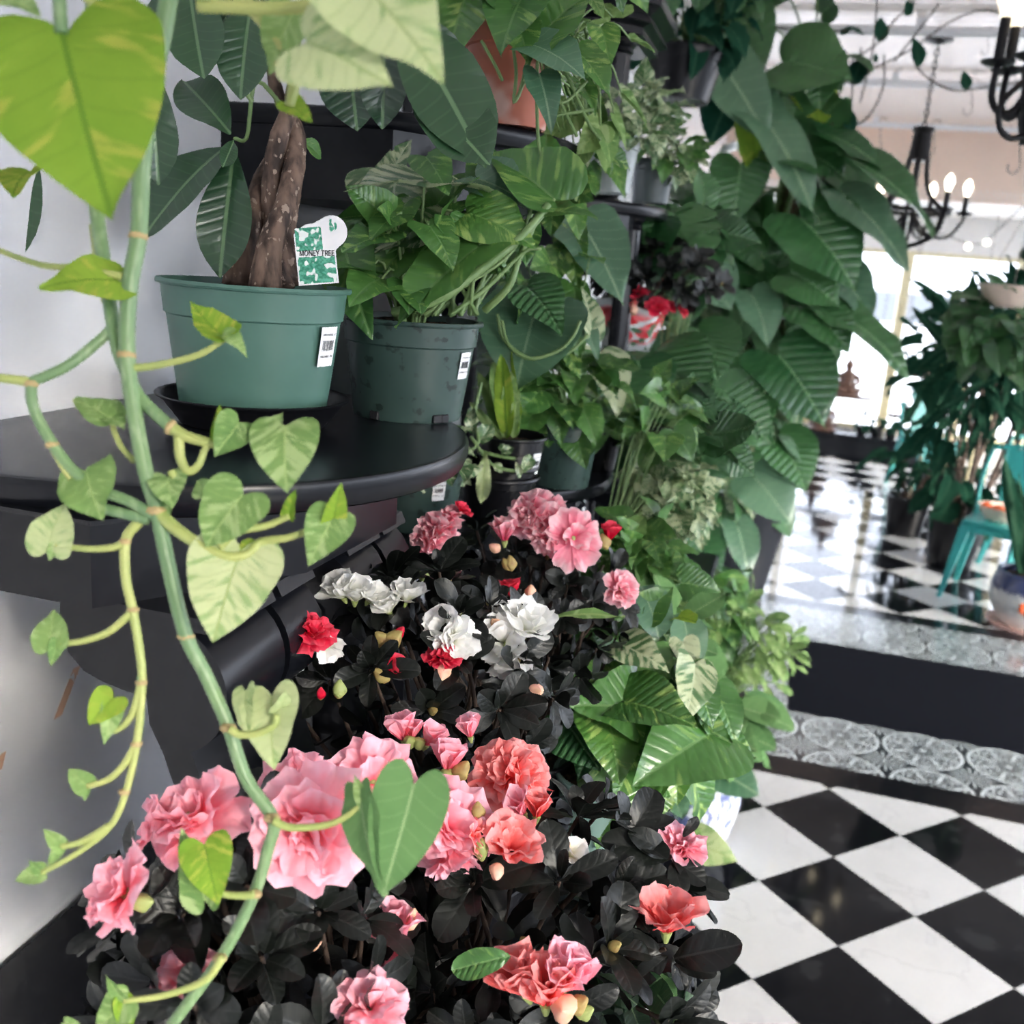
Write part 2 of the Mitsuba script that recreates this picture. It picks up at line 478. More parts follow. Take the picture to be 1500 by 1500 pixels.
# ------------------------------------------------------------------ leaf, petal, plant builders
HEART = [(0, 0), (0.07, -0.09), (0.20, -0.165), (0.36, -0.12), (0.445, 0.03), (0.445, 0.22), (0.36, 0.46), (0.215, 0.70), (0.075, 0.90), (0, 1)]
HEART_WIDE = [(0, 0), (0.08, -0.10), (0.26, -0.19), (0.46, -0.12), (0.56, 0.06), (0.545, 0.28), (0.43, 0.54), (0.25, 0.76), (0.08, 0.92), (0, 1)]
LANCE = [(0, 0), (0.035, 0.06), (0.12, 0.24), (0.19, 0.46), (0.205, 0.64), (0.16, 0.81), (0.07, 0.93), (0, 1)]
ELLIPSE = [(0, 0), (0.05, 0.04), (0.15, 0.20), (0.225, 0.42), (0.245, 0.62), (0.20, 0.82), (0.10, 0.955), (0, 1)]
STRAP = [(0, 0), (0.05, 0.05), (0.09, 0.25), (0.095, 0.5), (0.08, 0.75), (0.035, 0.93), (0, 1)]
SPADE = [(0, 0), (0.10, -0.07), (0.24, -0.10), (0.33, 0.04), (0.34, 0.24), (0.29, 0.48), (0.18, 0.72), (0.06, 0.91), (0, 1)]
BROAD = [(0, 0), (0.10, 0.0), (0.25, 0.10), (0.33, 0.30), (0.335, 0.52), (0.27, 0.74), (0.13, 0.92), (0, 1)]
LOBED = [(0, 0), (0.10, -0.10), (0.30, -0.15), (0.50, 0.0), (0.53, 0.14), (0.22, 0.20), (0.53, 0.24), (0.52, 0.38), (0.20, 0.40), (0.48, 0.48), (0.42, 0.60), (0.16, 0.60), (0.34, 0.72), (0.2, 0.86), (0, 1)]


def blade(outline, n=10, m=3, width=1.0, fold=0.25, bend=0.5, twist=0.0, wave=0.03, cup=0.0, seed=0, k=0):
    """one leaf of unit length, base at the origin, tip at (0, 1, 0), upper side +z: (vertices, faces, uv)"""
    o = spline(np.array(outline) * [width, 1], n + 1)
    o[:, 0] = np.maximum(o[:, 0], 0)
    ya = np.maximum.accumulate(np.clip(np.linspace(0, 1, n + 1) ** 1.1, 0, 1))
    s = np.linspace(-1, 1, 2 * m + 1)
    X = o[:, 0:1] * s[None]
    Y = ya[:, None] * (1 - np.abs(s)) + o[:, 1:2] * np.abs(s)
    rs = np.random.default_rng(seed)
    ph = rs.uniform(0, 6.28, 4)
    Z = fold * np.abs(X) + cup * X ** 2
    Z = Z + wave * np.abs(s)[None] ** 2 * (np.sin(9 * Y + ph[0] + 1.2 * np.sign(X)) + 0.5 * np.sin(17 * Y + ph[1] * np.sign(X)))
    Z = Z + 0.25 * wave * np.sin(5 * X + ph[2]) * np.sin(6 * Y + ph[3])
    uv = np.stack([X + 4 * k, Y], -1).reshape(-1, 2)
    if twist:
        a = twist * Y
        X, Z = X * np.cos(a) - Z * np.sin(a), X * np.sin(a) + Z * np.cos(a)
    if abs(bend) > 1e-3:
        a = bend * np.maximum(Y, -0.3)
        py, pz = np.sin(a) / bend, -(1 - np.cos(a)) / bend
        Y2, Z2 = py + Z * np.sin(a), pz + Z * np.cos(a)
        e = np.array([math.sin(bend) / bend, -(1 - math.cos(bend)) / bend])
        L = np.hypot(*e)
        c, q = e / L
        Y, Z = (Y2 * c + Z2 * q) / L, (-Y2 * q + Z2 * c) / L
        X = X / L
    v = np.stack([X, Y, Z], -1).reshape(-1, 3)
    w = 2 * m + 1
    i, j = np.meshgrid(np.arange(n), np.arange(w - 1), indexing='ij')
    a = (i * w + j).ravel()
    f = np.vstack([np.stack([a, a + 1, a + w + 1], 1), np.stack([a, a + w + 1, a + w], 1)])
    P = v[f]
    ok = np.linalg.norm(np.cross(P[:, 1] - P[:, 0], P[:, 2] - P[:, 0]), axis=1) > 1e-9
    return v, f[ok], uv


def frame(B, T, N):
    """matrix taking the unit blade to base B, tip T, upper side towards N"""
    B, T = np.asarray(B, float), np.asarray(T, float)
    L = np.linalg.norm(T - B)
    y = (T - B) / L
    z = np.asarray(N, float) - y * (np.asarray(N, float) @ y)
    if np.linalg.norm(z) < 1e-4:
        z = np.cross(y, [0.31, 0.2, 0.93])
    z = unit(z)
    x = np.cross(y, z)
    M = np.eye(4)
    M[:3, 0], M[:3, 1], M[:3, 2], M[:3, 3] = x * L, y * L, z * L, B
    return M


_kid = [0]


def leaf(parent, B, T, N, outline, bsdf, name='leaf', label=None, **k):
    """a leaf with a mesh of its own"""
    _kid[0] += 1
    v, f, uv = blade(outline, seed=_kid[0], k=_kid[0] % 97, **k)
    M = frame(B, T, N)
    v = v @ M[:3, :3].T + M[:3, 3]
    return part(parent, name, (v, f), bsdf, smooth=True, uv=uv, label=label)


class Kit:
    """a set of leaf variants of one kind, shared by their copies"""

    def __init__(self, outline, bsdf, count=10, n=7, m=2, seed=1, **rng):
        rs = np.random.default_rng(seed)
        self.dicts = []
        for i in range(count):
            a = {q: (rs.uniform(*w) if isinstance(w, tuple) else w) for q, w in rng.items()}
            v, f, uv = blade(outline, n=n, m=m, seed=seed * 100 + i, k=i, **a)
            self.dicts.append((mikit.ply((v, f), bsdf, smooth=True, uv=uv), v, f))
        self.rs = rs

    def put(self, parent, B, T, N, name='leaf'):
        d, _, _ = self.dicts[self.rs.integers(len(self.dicts))]
        return part(parent, name, {**d, 'to_world': T4(frame(B, T, N).tolist())}, None)

    def mesh(self, B, T, N):
        _, v, f = self.dicts[self.rs.integers(len(self.dicts))]
        M = frame(B, T, N)
        return trimesh.Trimesh(v @ M[:3, :3].T + M[:3, 3], f, process=False)


def petal_mesh(width=0.95, frill=0.10, cup=0.5, bend=0.6, seed=0, k=0, n=9, m=4):
    o = [(0, 0), (0.09, 0.08), (0.26, 0.34), (0.44, 0.62), (0.46, 0.84), (0.30, 0.98), (0, 1.0)]
    rs = np.random.default_rng(seed)
    o = spline(np.array(o) * [width, 1], n + 1)
    ya = np.linspace(0, 1, n + 1)
    s = np.linspace(-1, 1, 2 * m + 1)
    X = o[:, 0:1] * s[None]
    Y = ya[:, None] * (1 - s[None] ** 2) + o[:, 1:2] * s[None] ** 2
    ph = rs.uniform(0, 6.28, 4)
    e = np.clip((np.hypot(X * 1.4, Y) - 0.45) / 0.6, 0, 1)
    ang = np.arctan2(X, Y + 0.15)
    Z = cup * X ** 2 + frill * e * (np.sin(ang * 9 + ph[0]) + 0.6 * np.sin(ang * 19 + ph[1]))
    rad = 1 + 0.05 * e * np.sin(ang * 15 + ph[2]) + 0.04 * e * np.sin(ang * 31 + ph[3])
    X, Y = X * rad, Y * rad
    uv = np.stack([X + 4 * k, Y], -1).reshape(-1, 2)
    a = bend * np.maximum(Y, 0) ** 1.3
    Z2, Y2 = Z * np.cos(a) - Y * np.sin(a) * 0.5, Y * np.cos(a * 0.6) + Z * np.sin(a)
    v = np.stack([X, Y2, Z2], -1).reshape(-1, 3)
    w = 2 * m + 1
    i, j = np.meshgrid(np.arange(n), np.arange(w - 1), indexing='ij')
    a = (i * w + j).ravel()
    f = np.vstack([np.stack([a, a + 1, a + w + 1], 1), np.stack([a, a + w + 1, a + w], 1)])
    return v, f, uv


_fl = [0]


def flower(plant, c, axis, R, bsdf, whorls=((6, 72, 1.0), (6, 48, 0.85), (5, 22, 0.62)), name='flower', label=None, frill=0.10, hi=True):
    """a frilly azalea bloom of petals round a green calyx; c = the middle of the bloom"""
    _fl[0] += 1
    rs = np.random.default_rng(900 + _fl[0])
    z = unit(axis)
    x = unit(np.cross(z, [0.21, 0.43, 0.87]))
    y = np.cross(z, x)
    base = np.asarray(c, float) - z * R * 0.45
    cal = lathe([(0, -0.22), (0.05, -0.20), (0.10, -0.05), (0.13, 0.06), (0.02, 0.10), (0, 0.1)], 10)
    cal.apply_scale(R)
    cal.vertices = cal.vertices @ np.array([x, y, z]) + base
    root = part(plant, name, cal, 'calyx_green', label=label)
    for w, (num, deg, size) in enumerate(whorls):
        off = rs.uniform(0, 6.28)
        for i in range(num):
            ph = off + i * 2 * PI / num + rs.normal(0, 0.12)
            el = math.radians(deg + rs.normal(0, 7))
            d = math.cos(el) * z + math.sin(el) * (math.cos(ph) * x + math.sin(ph) * y)
            N = math.sin(el) * z - math.cos(el) * (math.cos(ph) * x + math.sin(ph) * y)
            v, f, uv = petal_mesh(width=rs.uniform(0.85, 1.15), frill=frill * rs.uniform(0.8, 1.3), cup=rs.uniform(0.2, 0.7), bend=rs.uniform(0.2, 0.75), seed=_fl[0] * 50 + w * 10 + i, k=(i * 7 + w + _fl[0]) % 61,
                                  n=9 if hi else 5, m=4 if hi else 2)
            M = frame(base, base + d * R * size * rs.uniform(0.92, 1.08), N)
            v = v @ M[:3, :3].T + M[:3, 3]
            key = numbered(f'{root}__petal')
            scene[key] = mikit.ply((v, f), bsdf, smooth=True, uv=uv)
    return root


def bud(plant, B, axis, L, bsdf, name='bud', fat=0.36, label=None):
    """a closed bud with spiral folds on a scaly base"""
    z = unit(axis)
    x = unit(np.cross(z, [0.21, 0.43, 0.87]))
    y = np.cross(z, x)
    prof = np.array([(0, 0), (0.16, 0.02), (0.30, 0.16), (0.36, 0.36), (0.32, 0.58), (0.20, 0.80), (0.07, 0.96), (0, 1.0)]) * [fat / 0.36, 1]
    m = lathe(spline(prof, 12), 14)
    v = np.array(m.vertices)
    a = np.arctan2(v[:, 1], v[:, 0])
    g = 1 + 0.14 * np.sin(3 * a + 5 * v[:, 2])
    v[:, :2] *= g[:, None]
    v = v * L
    m = trimesh.Trimesh(v @ np.array([x, y, z]) + np.asarray(B, float), m.faces, process=False)
    uv = np.stack([np.sin(a) * 0.3, v[:, 2] / L], -1)
    root = part(plant, name, m, bsdf, smooth=True, uv=uv, label=label)
    sc = lathe([(0, -0.10), (0.10, -0.06), (0.22, 0.06), (0.27, 0.20), (0.2, 0.17), (0, 0.15)], 9)
    sc.apply_scale(L)
    sc.vertices = sc.vertices @ np.array([x, y, z]) + np.asarray(B, float)
    key = numbered(f'{root}__bud_scale')
    scene[key] = mikit.ply(sc, 'bud_scale', smooth=40)
    return root


def pot_profile(r1, r0, h, t=0.0022, lip=0.006, band=0.24):
    """outside of a nursery pot, rim band and rolled lip, then down inside"""
    rb = r0 + (r1 - r0) * (1 - band)
    return [(0, 0.004), (r0 * 0.86, 0.004), (r0 * 0.9, 0.0), (r0 - 0.001, 0.0), (r0, 0.003), (rb - 0.0018, h * (1 - band) - 0.002), (rb + 0.0010, h * (1 - band)),
            (rb + 0.0012, h * (1 - band) + 0.003), (r1 - 0.001, h - lip), (r1 + 0.0035, h - lip + 0.001), (r1 + 0.0045, h - lip * 0.5), (r1 + 0.0035, h), (r1 - t, h),
            (r1 - t - 0.001, h - 0.006), (rb - t, h * (1 - band)), (r0 - t, 0.006), (0, 0.006)]


def nursery_pot(plant, base, r1, r0, h, bsdf, soil=0.86, seg=56, name='pot', label=None):
    m = lathe(pot_profile(r1, r0, h), seg, base)
    p = part(plant, name, m, bsdf, smooth=35, label=label)
    rs = r0 + (r1 - r0) * soil - 0.003
    ring = []
    rng = np.random.default_rng(int(abs(base[0] * 1000) + abs(base[1] * 777)) + 3)
    g = lathe([(rs, -0.004)] + [(rs * q, 0.0) for q in (0.97, 0.8, 0.6, 0.4, 0.2)] + [(0.0005, 0.0)], 36)
    v = np.array(g.vertices)
    v[:, 2] += 0.010 * (meshkit.fbm(v * 130 + rng.uniform(0, 9), 3) - 0.4)
    g = trimesh.Trimesh(v + np.asarray(base) + [0, 0, h * soil], g.faces, process=False)
    key = numbered(f'{plant}__soil')
    scene[key] = mikit.ply(g, 'soil', smooth=True)
    return p


def petiole(plant, pts, r0=0.003, r1=0.0022, bsdf='green_stem', sides=7, n=14, name='petiole'):
    return part(plant, name, tube(pts, np.linspace(r0, r1, len(pts)), sides, n), bsdf, smooth=True)


def hero(plant, specs, outline, bsdf, D0, w=1.0, n=12, m=4, **k):
    """leaves given as (base x, base y, tip x, tip y, depth of base, depth of tip, face right, face up[, options]); depth None = D0"""
    for s in specs:
        bx_, by_, tx_, ty_, db, dt, fr, fu = s[:8]
        o = {**dict(width=w, n=n, m=m), **k, **(s[8] if len(s) > 8 else {})}
        out, b = o.pop('outline', outline), o.pop('bsdf', bsdf)
        stem = o.pop('stem', None)
        lab = o.pop('label', None)
        B, T = at(bx_, by_, D0 + db), at(tx_, ty_, D0 + dt)
        leaf(plant, B, T, fr * CR + fu * CU - CF * o.pop('front', 1.0), out, b, label=lab, **o)
        if stem:
            r = o.get('r', 0.0022)
            petiole(plant, [at(q[0], q[1], D0 + q[2]) for q in stem] + [B], 0.0030, 0.0020)


def bushy(plant, root, spread, height, count, size, kit, seed, down=0.35, stem='green_stem', r=0.0022, up=0.6, lean=(0, 0, 0), stems=True):
    """random potted foliage: leaves on petioles that arch out of the soil at root"""
    rs = np.random.default_rng(seed)
    for i in range(count):
        a = rs.uniform(0, 2 * PI)
        q = math.sqrt(rs.uniform(0.02, 1))
        d = np.array([math.cos(a), math.sin(a), 0])
        top = np.asarray(root) + d * spread * q + np.array([0, 0, height * (rs.uniform(0.35, 1.0) * (1.15 - 0.65 * q))]) + np.asarray(lean) * rs.uniform(0.3, 1)
        L = size * rs.uniform(0.65, 1.15)
        out = unit(d * (0.4 + q) + np.array([0, 0, -down + rs.normal(0, 0.35)]) + rs.normal(0, 0.25, 3))
        N = unit(d * 0.7 * q + np.array([0, 0, up]) + rs.normal(0, 0.25, 3) - 0.25 * CF)
        kit.put(plant, top, top + out * L, N)
        if stems:
            s0 = np.asarray(root) + d * rs.uniform(0.0, 0.25) * spread
            mid = s0 * 0.45 + top * 0.55 + np.array([0, 0, 0.25 * height])
            mid[2] = min(mid[2], top[2] + 0.01)
            petiole(plant, [s0, mid, top], r, r * 0.7, stem, 5, 7)
# ------------------------------------------------------------------ the setting
WX = -0.76            # left wall
FARY, CEIL, LOWC = 10.7, 3.0, 2.41
TILE = 0.3
GX, GY = 0.3438, 2.8041


def floor_build():
    struct('floor', bx(WX - 0.1, 6.1, -1.75, FARY + 0.2, -0.06, -0.003), 'grout', 'black and white checkerboard stone floor with patterned border')
    s = TILE / 2 * 2 ** 0.5
    for name in ('black', 'white'):
        pass
    near, far = box(WX, -1.6, 6, 3.255), box(WX, 5.345, 6, FARY)
    cells = {'black_tile': [], 'white_tile': []}
    for i in range(-40, 41):
        for j in range(-40, 41):
            c = np.array([GX + (i + 0.5 + j + 0.5) * s, GY + (j + 0.5 - i - 0.5) * s])
            if not (WX - 0.3 < c[0] < 6.3 and -1.6 < c[1] < FARY + 0.3):
                continue
            h = s - 0.0012
            sq = Polygon([(c[0] - h, c[1]), (c[0], c[1] - h), (c[0] + h, c[1]), (c[0], c[1] + h)])
            for zone in (near, far):
                q = sq.intersection(zone)
                if q.area > 1e-4 and q.geom_type == 'Polygon':
                    kind = 'white_tile' if (i + j) % 2 == 0 else 'black_tile'
                    P = np.array([c[0], c[1], 0]) - CAM
                    d = P @ CF
                    seen = d > 0.5 and -60 < 750 + FPX * (P @ CR) / d < 1560 and 0 < 750 - FPX * (P @ CU) / d < 1560 and c[0] > -0.35
                    cells[kind].append((not seen, d, q))
    for kind, lst in cells.items():
        lst.sort(key=lambda t: (t[0], t[1]))
        mat = 'white_marble' if kind == 'white_tile' else 'black_marble'
        rest = []
        for n, (hid, d, q) in enumerate(lst):
            pts = np.array(q.exterior.coords)[:-1]
            m = extrude(q, -0.004, 0.0)
            if hid or n >= 295:
                rest.append(m)
            else:
                part('floor', kind, m, mat, smooth=False, uv=np.tile([[n + 0.5, 0.5]], (len(m.vertices), 1)))
        if rest:
            m = cat(rest)
            part('floor', kind + 's_beyond', m, mat, smooth=False, uv=np.tile([[0.5, 7.5]], (len(m.vertices), 1)), kind='stuff')
    # dark border strips and the ornamented field round the mat
    for y0, y1 in ((3.255, 3.40), (5.205, 5.345)):
        for k in range(12):
            x0 = WX + k * 0.6
            part('floor', 'border_strip', bx(x0, min(x0 + 0.598, 6), y0 + 0.001, y1 - 0.001, -0.004, 0), 'border_stone', smooth=False)
    MX0, MY0, MY1 = 0.20, 3.825, 4.685
    rest = []
    for i in range(-8, 40):
        for j in range(0, 12):
            x0, y0 = 0.245 + i * 0.15, 3.40 + j * 0.1505
            x1, y1 = x0 + 0.1493, y0 + 0.1498
            if x1 < WX or x0 > 6:
                continue
            q = box(x0, y0, x1, y1).difference(box(MX0, MY0, 6.2, MY1))
            if q.area < 1e-4:
                continue
            for g in getattr(q, 'geoms', [q]):
                m = extrude(g, -0.004, 0.0)
                if x0 > 1.75 or x0 < -0.4:
                    rest.append(m)
                else:
                    part('floor', 'ornament_tile', m, 'damask', smooth=False)
    part('floor', 'ornament_tiles_beyond', cat(rest), 'damask', smooth=False, kind='stuff')
    m = rbx(MX0 + 0.003, 4.2, MY0 + 0.003, MY1 - 0.003, -0.002, 0.006, 0.003)
    single('floor_mat', m, 'mat_fibre', 'large plain dark navy door mat sunk into the ornamented floor border', 'mat')


floor_build()


def shell():
    struct('wall_left', bx(WX - 0.1, WX, -1.75, FARY + 0.2, 0, CEIL), 'wall_paint', 'glossy white painted wall behind the black shelves')
    # front part of the room: high ceiling of narrow boards, then a bulkhead and a lower ceiling
    struct('ceiling', bx(WX - 0.1, 6.2, -1.75, 9.1, CEIL, CEIL + 0.1), 'ceiling_paint', 'white ceiling of narrow beaded boards')
    for k in range(80):
        y0 = 0.9 + k * 0.1
        part('ceiling', 'ceiling_board', rbx(WX, 6.0, y0, y0 + 0.094, CEIL - 0.012, CEIL + 0.001, 0.004), 'ceiling_paint', smooth=False)
    struct('wall_bulkhead', bx(WX - 0.1, 6.2, 9.0, 9.15, LOWC, CEIL), 'peach_paint', 'peach toned bulkhead above the lower far ceiling')
    struct('ceiling_far', bx(WX - 0.1, 6.2, 9.0, FARY + 0.2, LOWC, LOWC + 0.1), 'white_paint', 'lower white ceiling by the far windows')
    # far window wall
    W0, W1, TOP = WX, 6.1, 2.06
    far = [bx(W0, W1, FARY, FARY + 0.12, TOP, LOWC), bx(W0, W1, FARY, FARY + 0.12, 0, 0.26)]
    struct('wall_far', cat(far), 'white_paint', 'narrow white wall above and below the far shop windows')
    xs = [WX, 0.20, 1.02, 2.06, 2.33, 3.4, 4.6, 6.05]
    for n, x in enumerate(xs):
        key = struct(f'trim_{n + 1}', rbx(x - 0.045, x + 0.045, FARY - 0.05, FARY + 0.06, 0.26, TOP, 0.006), 'cream_paint', 'cream painted window post of the far shop front')
    for n in range(len(xs) - 1):
        a, b = xs[n] + 0.045, xs[n + 1] - 0.045
        fr = cat([bx(a, b, FARY, FARY + 0.05, TOP - 0.04, TOP), bx(a, b, FARY, FARY + 0.05, 0.26, 0.30)])
        key = struct(f'window_{n + 1}', fr, 'cream_paint', 'bright far shop window')
        part(key, 'pane', (np.array([[a, FARY + 0.025, 0.3], [b, FARY + 0.025, 0.3], [b, FARY + 0.025, TOP - 0.04], [a, FARY + 0.025, TOP - 0.04]]), np.array([[0, 1, 2], [0, 2, 3]])), 'pane_glass', smooth=False)
    # right side and back: shop windows, out of the picture
    struct('wall_right', cat([bx(4.0, 4.1, -1.7, FARY, 0, 0.35), bx(4.0, 4.1, -1.7, FARY, 2.75, CEIL)] + [bx(4.0, 4.1, y, y + 0.15, 0.3, 2.8) for y in (-1.7, 0.8, 3.3, 5.8, 8.3)]), 'white_paint', 'window wall on the right')
    struct('wall_back', cat([bx(WX, 4.1, -1.7, -1.6, 0, 0.2), bx(WX, 4.1, -1.7, -1.6, 2.9, CEIL), bx(WX, 1.9, -1.7, -1.6, 0.2, 2.9)] + [bx(x, x + 0.09, -1.7, -1.6, 0.2, 2.9) for x in (2.9, 3.95)]), 'white_paint', 'shop front behind the viewer')
    struct('baseboard_left', rbx(WX, WX + 0.02, 2.75, FARY, 0, 0.14, 0.004), 'black_paint', 'black baseboard along the white wall')
    struct('street', bx(-30, 40, FARY + 0.3, 60, -0.3, -0.05), 'white_paint', 'pale pavement outside the far windows')


shell()

# low black sill bench along the far windows and what stands on it
k = thing('window_bench', 'low black display bench along the foot of the far windows', 'bench')
part(k, 'bench_top', rbx(WX + 0.05, 1.55, 10.25, 10.62, 0.20, 0.24, 0.005), 'black_paint', smooth=False)
part(k, 'bench_body', rbx(WX + 0.07, 1.53, 10.28, 10.6, 0.0, 0.198, 0.005), 'black_paint', smooth=False)


def statue(c, h, label):
    k = thing('buddha_statue', label, 'statue')
    c = np.asarray(c, float)
    part(k, 'pedestal', lathe([(0, 0), (0.36 * h, 0), (0.40 * h, 0.05 * h), (0.36 * h, 0.12 * h), (0, 0.12 * h)], 20, c), 'bronze_brown')
    legs = cat([tube([c + np.array(p) * h for p in ((-0.36, -0.05, 0.2), (-0.15, -0.22, 0.18), (0.16, -0.16, 0.17))], [0.07 * h, 0.09 * h, 0.06 * h], 10, 10),
                tube([c + np.array(p) * h for p in ((0.36, -0.05, 0.2), (0.15, -0.22, 0.18), (-0.16, -0.16, 0.17))], [0.07 * h, 0.09 * h, 0.06 * h], 10, 10)])
    body = lathe([(0, 0.1), (0.30, 0.12), (0.30, 0.2), (0.20, 0.32), (0.21, 0.5), (0.23, 0.6), (0.12, 0.68), (0.075, 0.71), (0.085, 0.75), (0.12, 0.82), (0.10, 0.92), (0.05, 0.96), (0.055, 1.0), (0.02, 1.04), (0, 1.05)], 22)
    body.apply_scale((h, 0.75 * h, h))
    body.apply_translation(c)
    arms = cat([tube([c + np.array(p) * h for p in ((s * 0.21, 0, 0.58), (s * 0.29, -0.04, 0.4), (s * 0.05, -0.2, 0.27))], [0.07 * h, 0.06 * h, 0.045 * h], 9, 10) for s in (-1, 1)])
    part(k, 'figure', cat([legs, body, arms]), 'bronze_brown', smooth=True)


# glass shelves hung across the far windows
def glass_shelf(x0, x1, y, z, label):
    k = thing('glass_shelf', label, 'shelf')
    part(k, 'board', rbx(x0, x1, y - 0.11, y + 0.11, z - 0.018, z, 0.003), 'dark_bark', smooth=False)
    for x in (x0 + 0.02, x1 - 0.02):
        part(k, 'cord', tube([(x, y, z), (x, y, LOWC)], 0.004, 6), 'hook_metal')


glass_shelf(0.28, 0.86, 10.3, 0.62, 'narrow brown shelf with a seated statue in the far left window')
glass_shelf(1.00, 1.95, 10.0, 0.52, 'lower brown window shelf crowded with small dark pots')
glass_shelf(1.05, 1.70, 10.25, 0.90, 'upper brown window shelf with small planters')
statue((0.60, 10.3, 0.62), 0.36, 'dark brown seated statue on the shelf in the far left window')
statue((0.44, 10.42, 0.24), 0.34, 'dark brown seated statue on the low bench under the far window')

# rods under the ceiling with s hooks
for n, (yy, zz, lab) in enumerate(((5.65, 2.93, 'nearest white pipe running across under the board ceiling'), (7.0, 2.93, 'middle white pipe under the ceiling, above the black chandelier'), (8.7, 2.93, 'farthest white pipe under the ceiling, close to the peach bulkhead'))):
    k = thing('ceiling_pipe', lab, 'pipe')
    part(k, 'rod', tube([(WX, yy, zz), (6, yy, zz)], 0.024, 14), 'pipe_white', smooth=True)
    for x in (0.4, 2.2, 4.4):
        part(k, 'bracket', rbx(x - 0.02, x + 0.02, yy - 0.03, yy + 0.03, zz + 0.018, CEIL, 0.004), 'pipe_white', smooth=False)


def s_hook(px, py, y, h, label):
    p = ony(px, py, y)
    p[2] = 2.93 + 0.005
    pts = [(0.0, -0.05), (0.045, 0.0), (0.04, 0.05), (0.0, 0.065), (-0.03, 0.03), (-0.005, -0.08), (0.02, -0.2), (0.03, -0.27), (0.0, -0.32), (-0.05, -0.30), (-0.055, -0.25)]
    q = [p + np.array([a, 0, b]) * h / 0.36 for a, b in pts]
    single('s_hook', tube(q, 0.0045 * h / 0.3, 7, 40), 'hook_metal', label, 'hook', smooth=True)


s_hook(1425, 130, 7.0, 0.20, 'rusty s hook on the middle ceiling pipe, right of the chandelier chain')
s_hook(1291, 188, 8.7, 0.25, 'rusty s hook on the farthest ceiling pipe, leftmost of the hooks')
s_hook(1369, 190, 8.7, 0.26, 'rusty s hook on the farthest ceiling pipe, just right of the chandelier chain')
s_hook(1448, 55, 5.65, 0.12, 'small s hook on the nearest ceiling pipe beside the near chandelier')
s_hook(1497, 195, 8.7, 0.36, 'long s hook at the right edge on the farthest ceiling pipe')


# ------------------------------------------------------------------ chandeliers
def lamp_bsdf(key, rad):
    return {'type': 'area', 'radiance': {'type': 'rgb', 'value': rad}}


def bulb_mesh(c, h):
    m = lathe([(0, 0), (0.012, 0.0), (0.016, 0.012), (0.028, 0.045), (0.030, 0.06), (0.024, 0.085), (0.010, 0.105), (0, 0.112)], 18)
    m.apply_scale(h / 0.112)
    m.apply_translation(c)
    return m


def arm_up(k, c, ang, r, z_hub, z_tip, s, lit, first):
    """a J shaped arm, drip pan, candle sleeve and bulb"""
    d = np.array([math.cos(ang), math.sin(ang), 0])
    pts = [c + np.array([0, 0, z_hub]) + d * 0.02, c + d * r * 0.35 + [0, 0, z_hub - 0.11 * s], c + d * r * 0.75 + [0, 0, z_hub - 0.13 * s], c + d * r + [0, 0, z_hub - 0.03 * s], c + d * r + [0, 0, z_tip]]
    a = part(k, 'arm', tube(pts, 0.010 * s, 10, 26), 'iron', smooth=True)
    tip = c + d * r + [0, 0, z_tip]
    part_key = numbered(f'{a}__drip_pan')
    scene[part_key] = mikit.ply(lathe([(0, -0.008 * s), (0.03 * s, -0.008 * s), (0.05 * s, 0.006 * s), (0.053 * s, 0.012 * s), (0.046 * s, 0.009 * s), (0, 0.004 * s)], 24, tip), 'iron', smooth=35)
    part_key = numbered(f'{a}__candle_sleeve')
    scene[part_key] = mikit.ply(lathe([(0, 0), (0.016 * s, 0), (0.016 * s, 0.10 * s), (0.012 * s, 0.105 * s), (0, 0.105 * s)], 18, tip), 'iron', smooth=35)
    part_key = numbered(f'{a}__bulb')
    bm = bulb_mesh(tip + [0, 0, 0.105 * s], 0.10 * s)
    if lit:
        scene[part_key] = mikit.ply(bm, pri((0.9, 0.85, 0.7), 0.3), smooth=True, emitter=lamp_bsdf('x', [lit * 0.035, lit * 0.030, lit * 0.021]))
        labels[part_key] = {'label': 'lit candle bulb'}
    else:
        scene[part_key] = mikit.ply(bm, 'bulb_milk', smooth=True)


bs('bulb_milk', pri((0.85, 0.80, 0.70), 0.25))


def chain(k, p0, p1, n, s):
    p0, p1 = np.asarray(p0, float), np.asarray(p1, float)
    ms = []
    L = np.linalg.norm(p1 - p0) / n
    for i in range(n):
        c = p0 + (p1 - p0) * (i + 0.5) / n
        a = np.linspace(0, 2 * PI, 17)[:-1]
        w = 0.36 * L
        ring = [c + (np.array([math.cos(t) * w, 0, math.sin(t) * L * 0.66]) if i % 2 else np.array([0, math.cos(t) * w, math.sin(t) * L * 0.66])) for t in np.append(a, a[0])]
        ms.append(tube(ring, 0.0035 * s, 5))
    part(k, 'chain', cat(ms), 'iron', smooth=True)


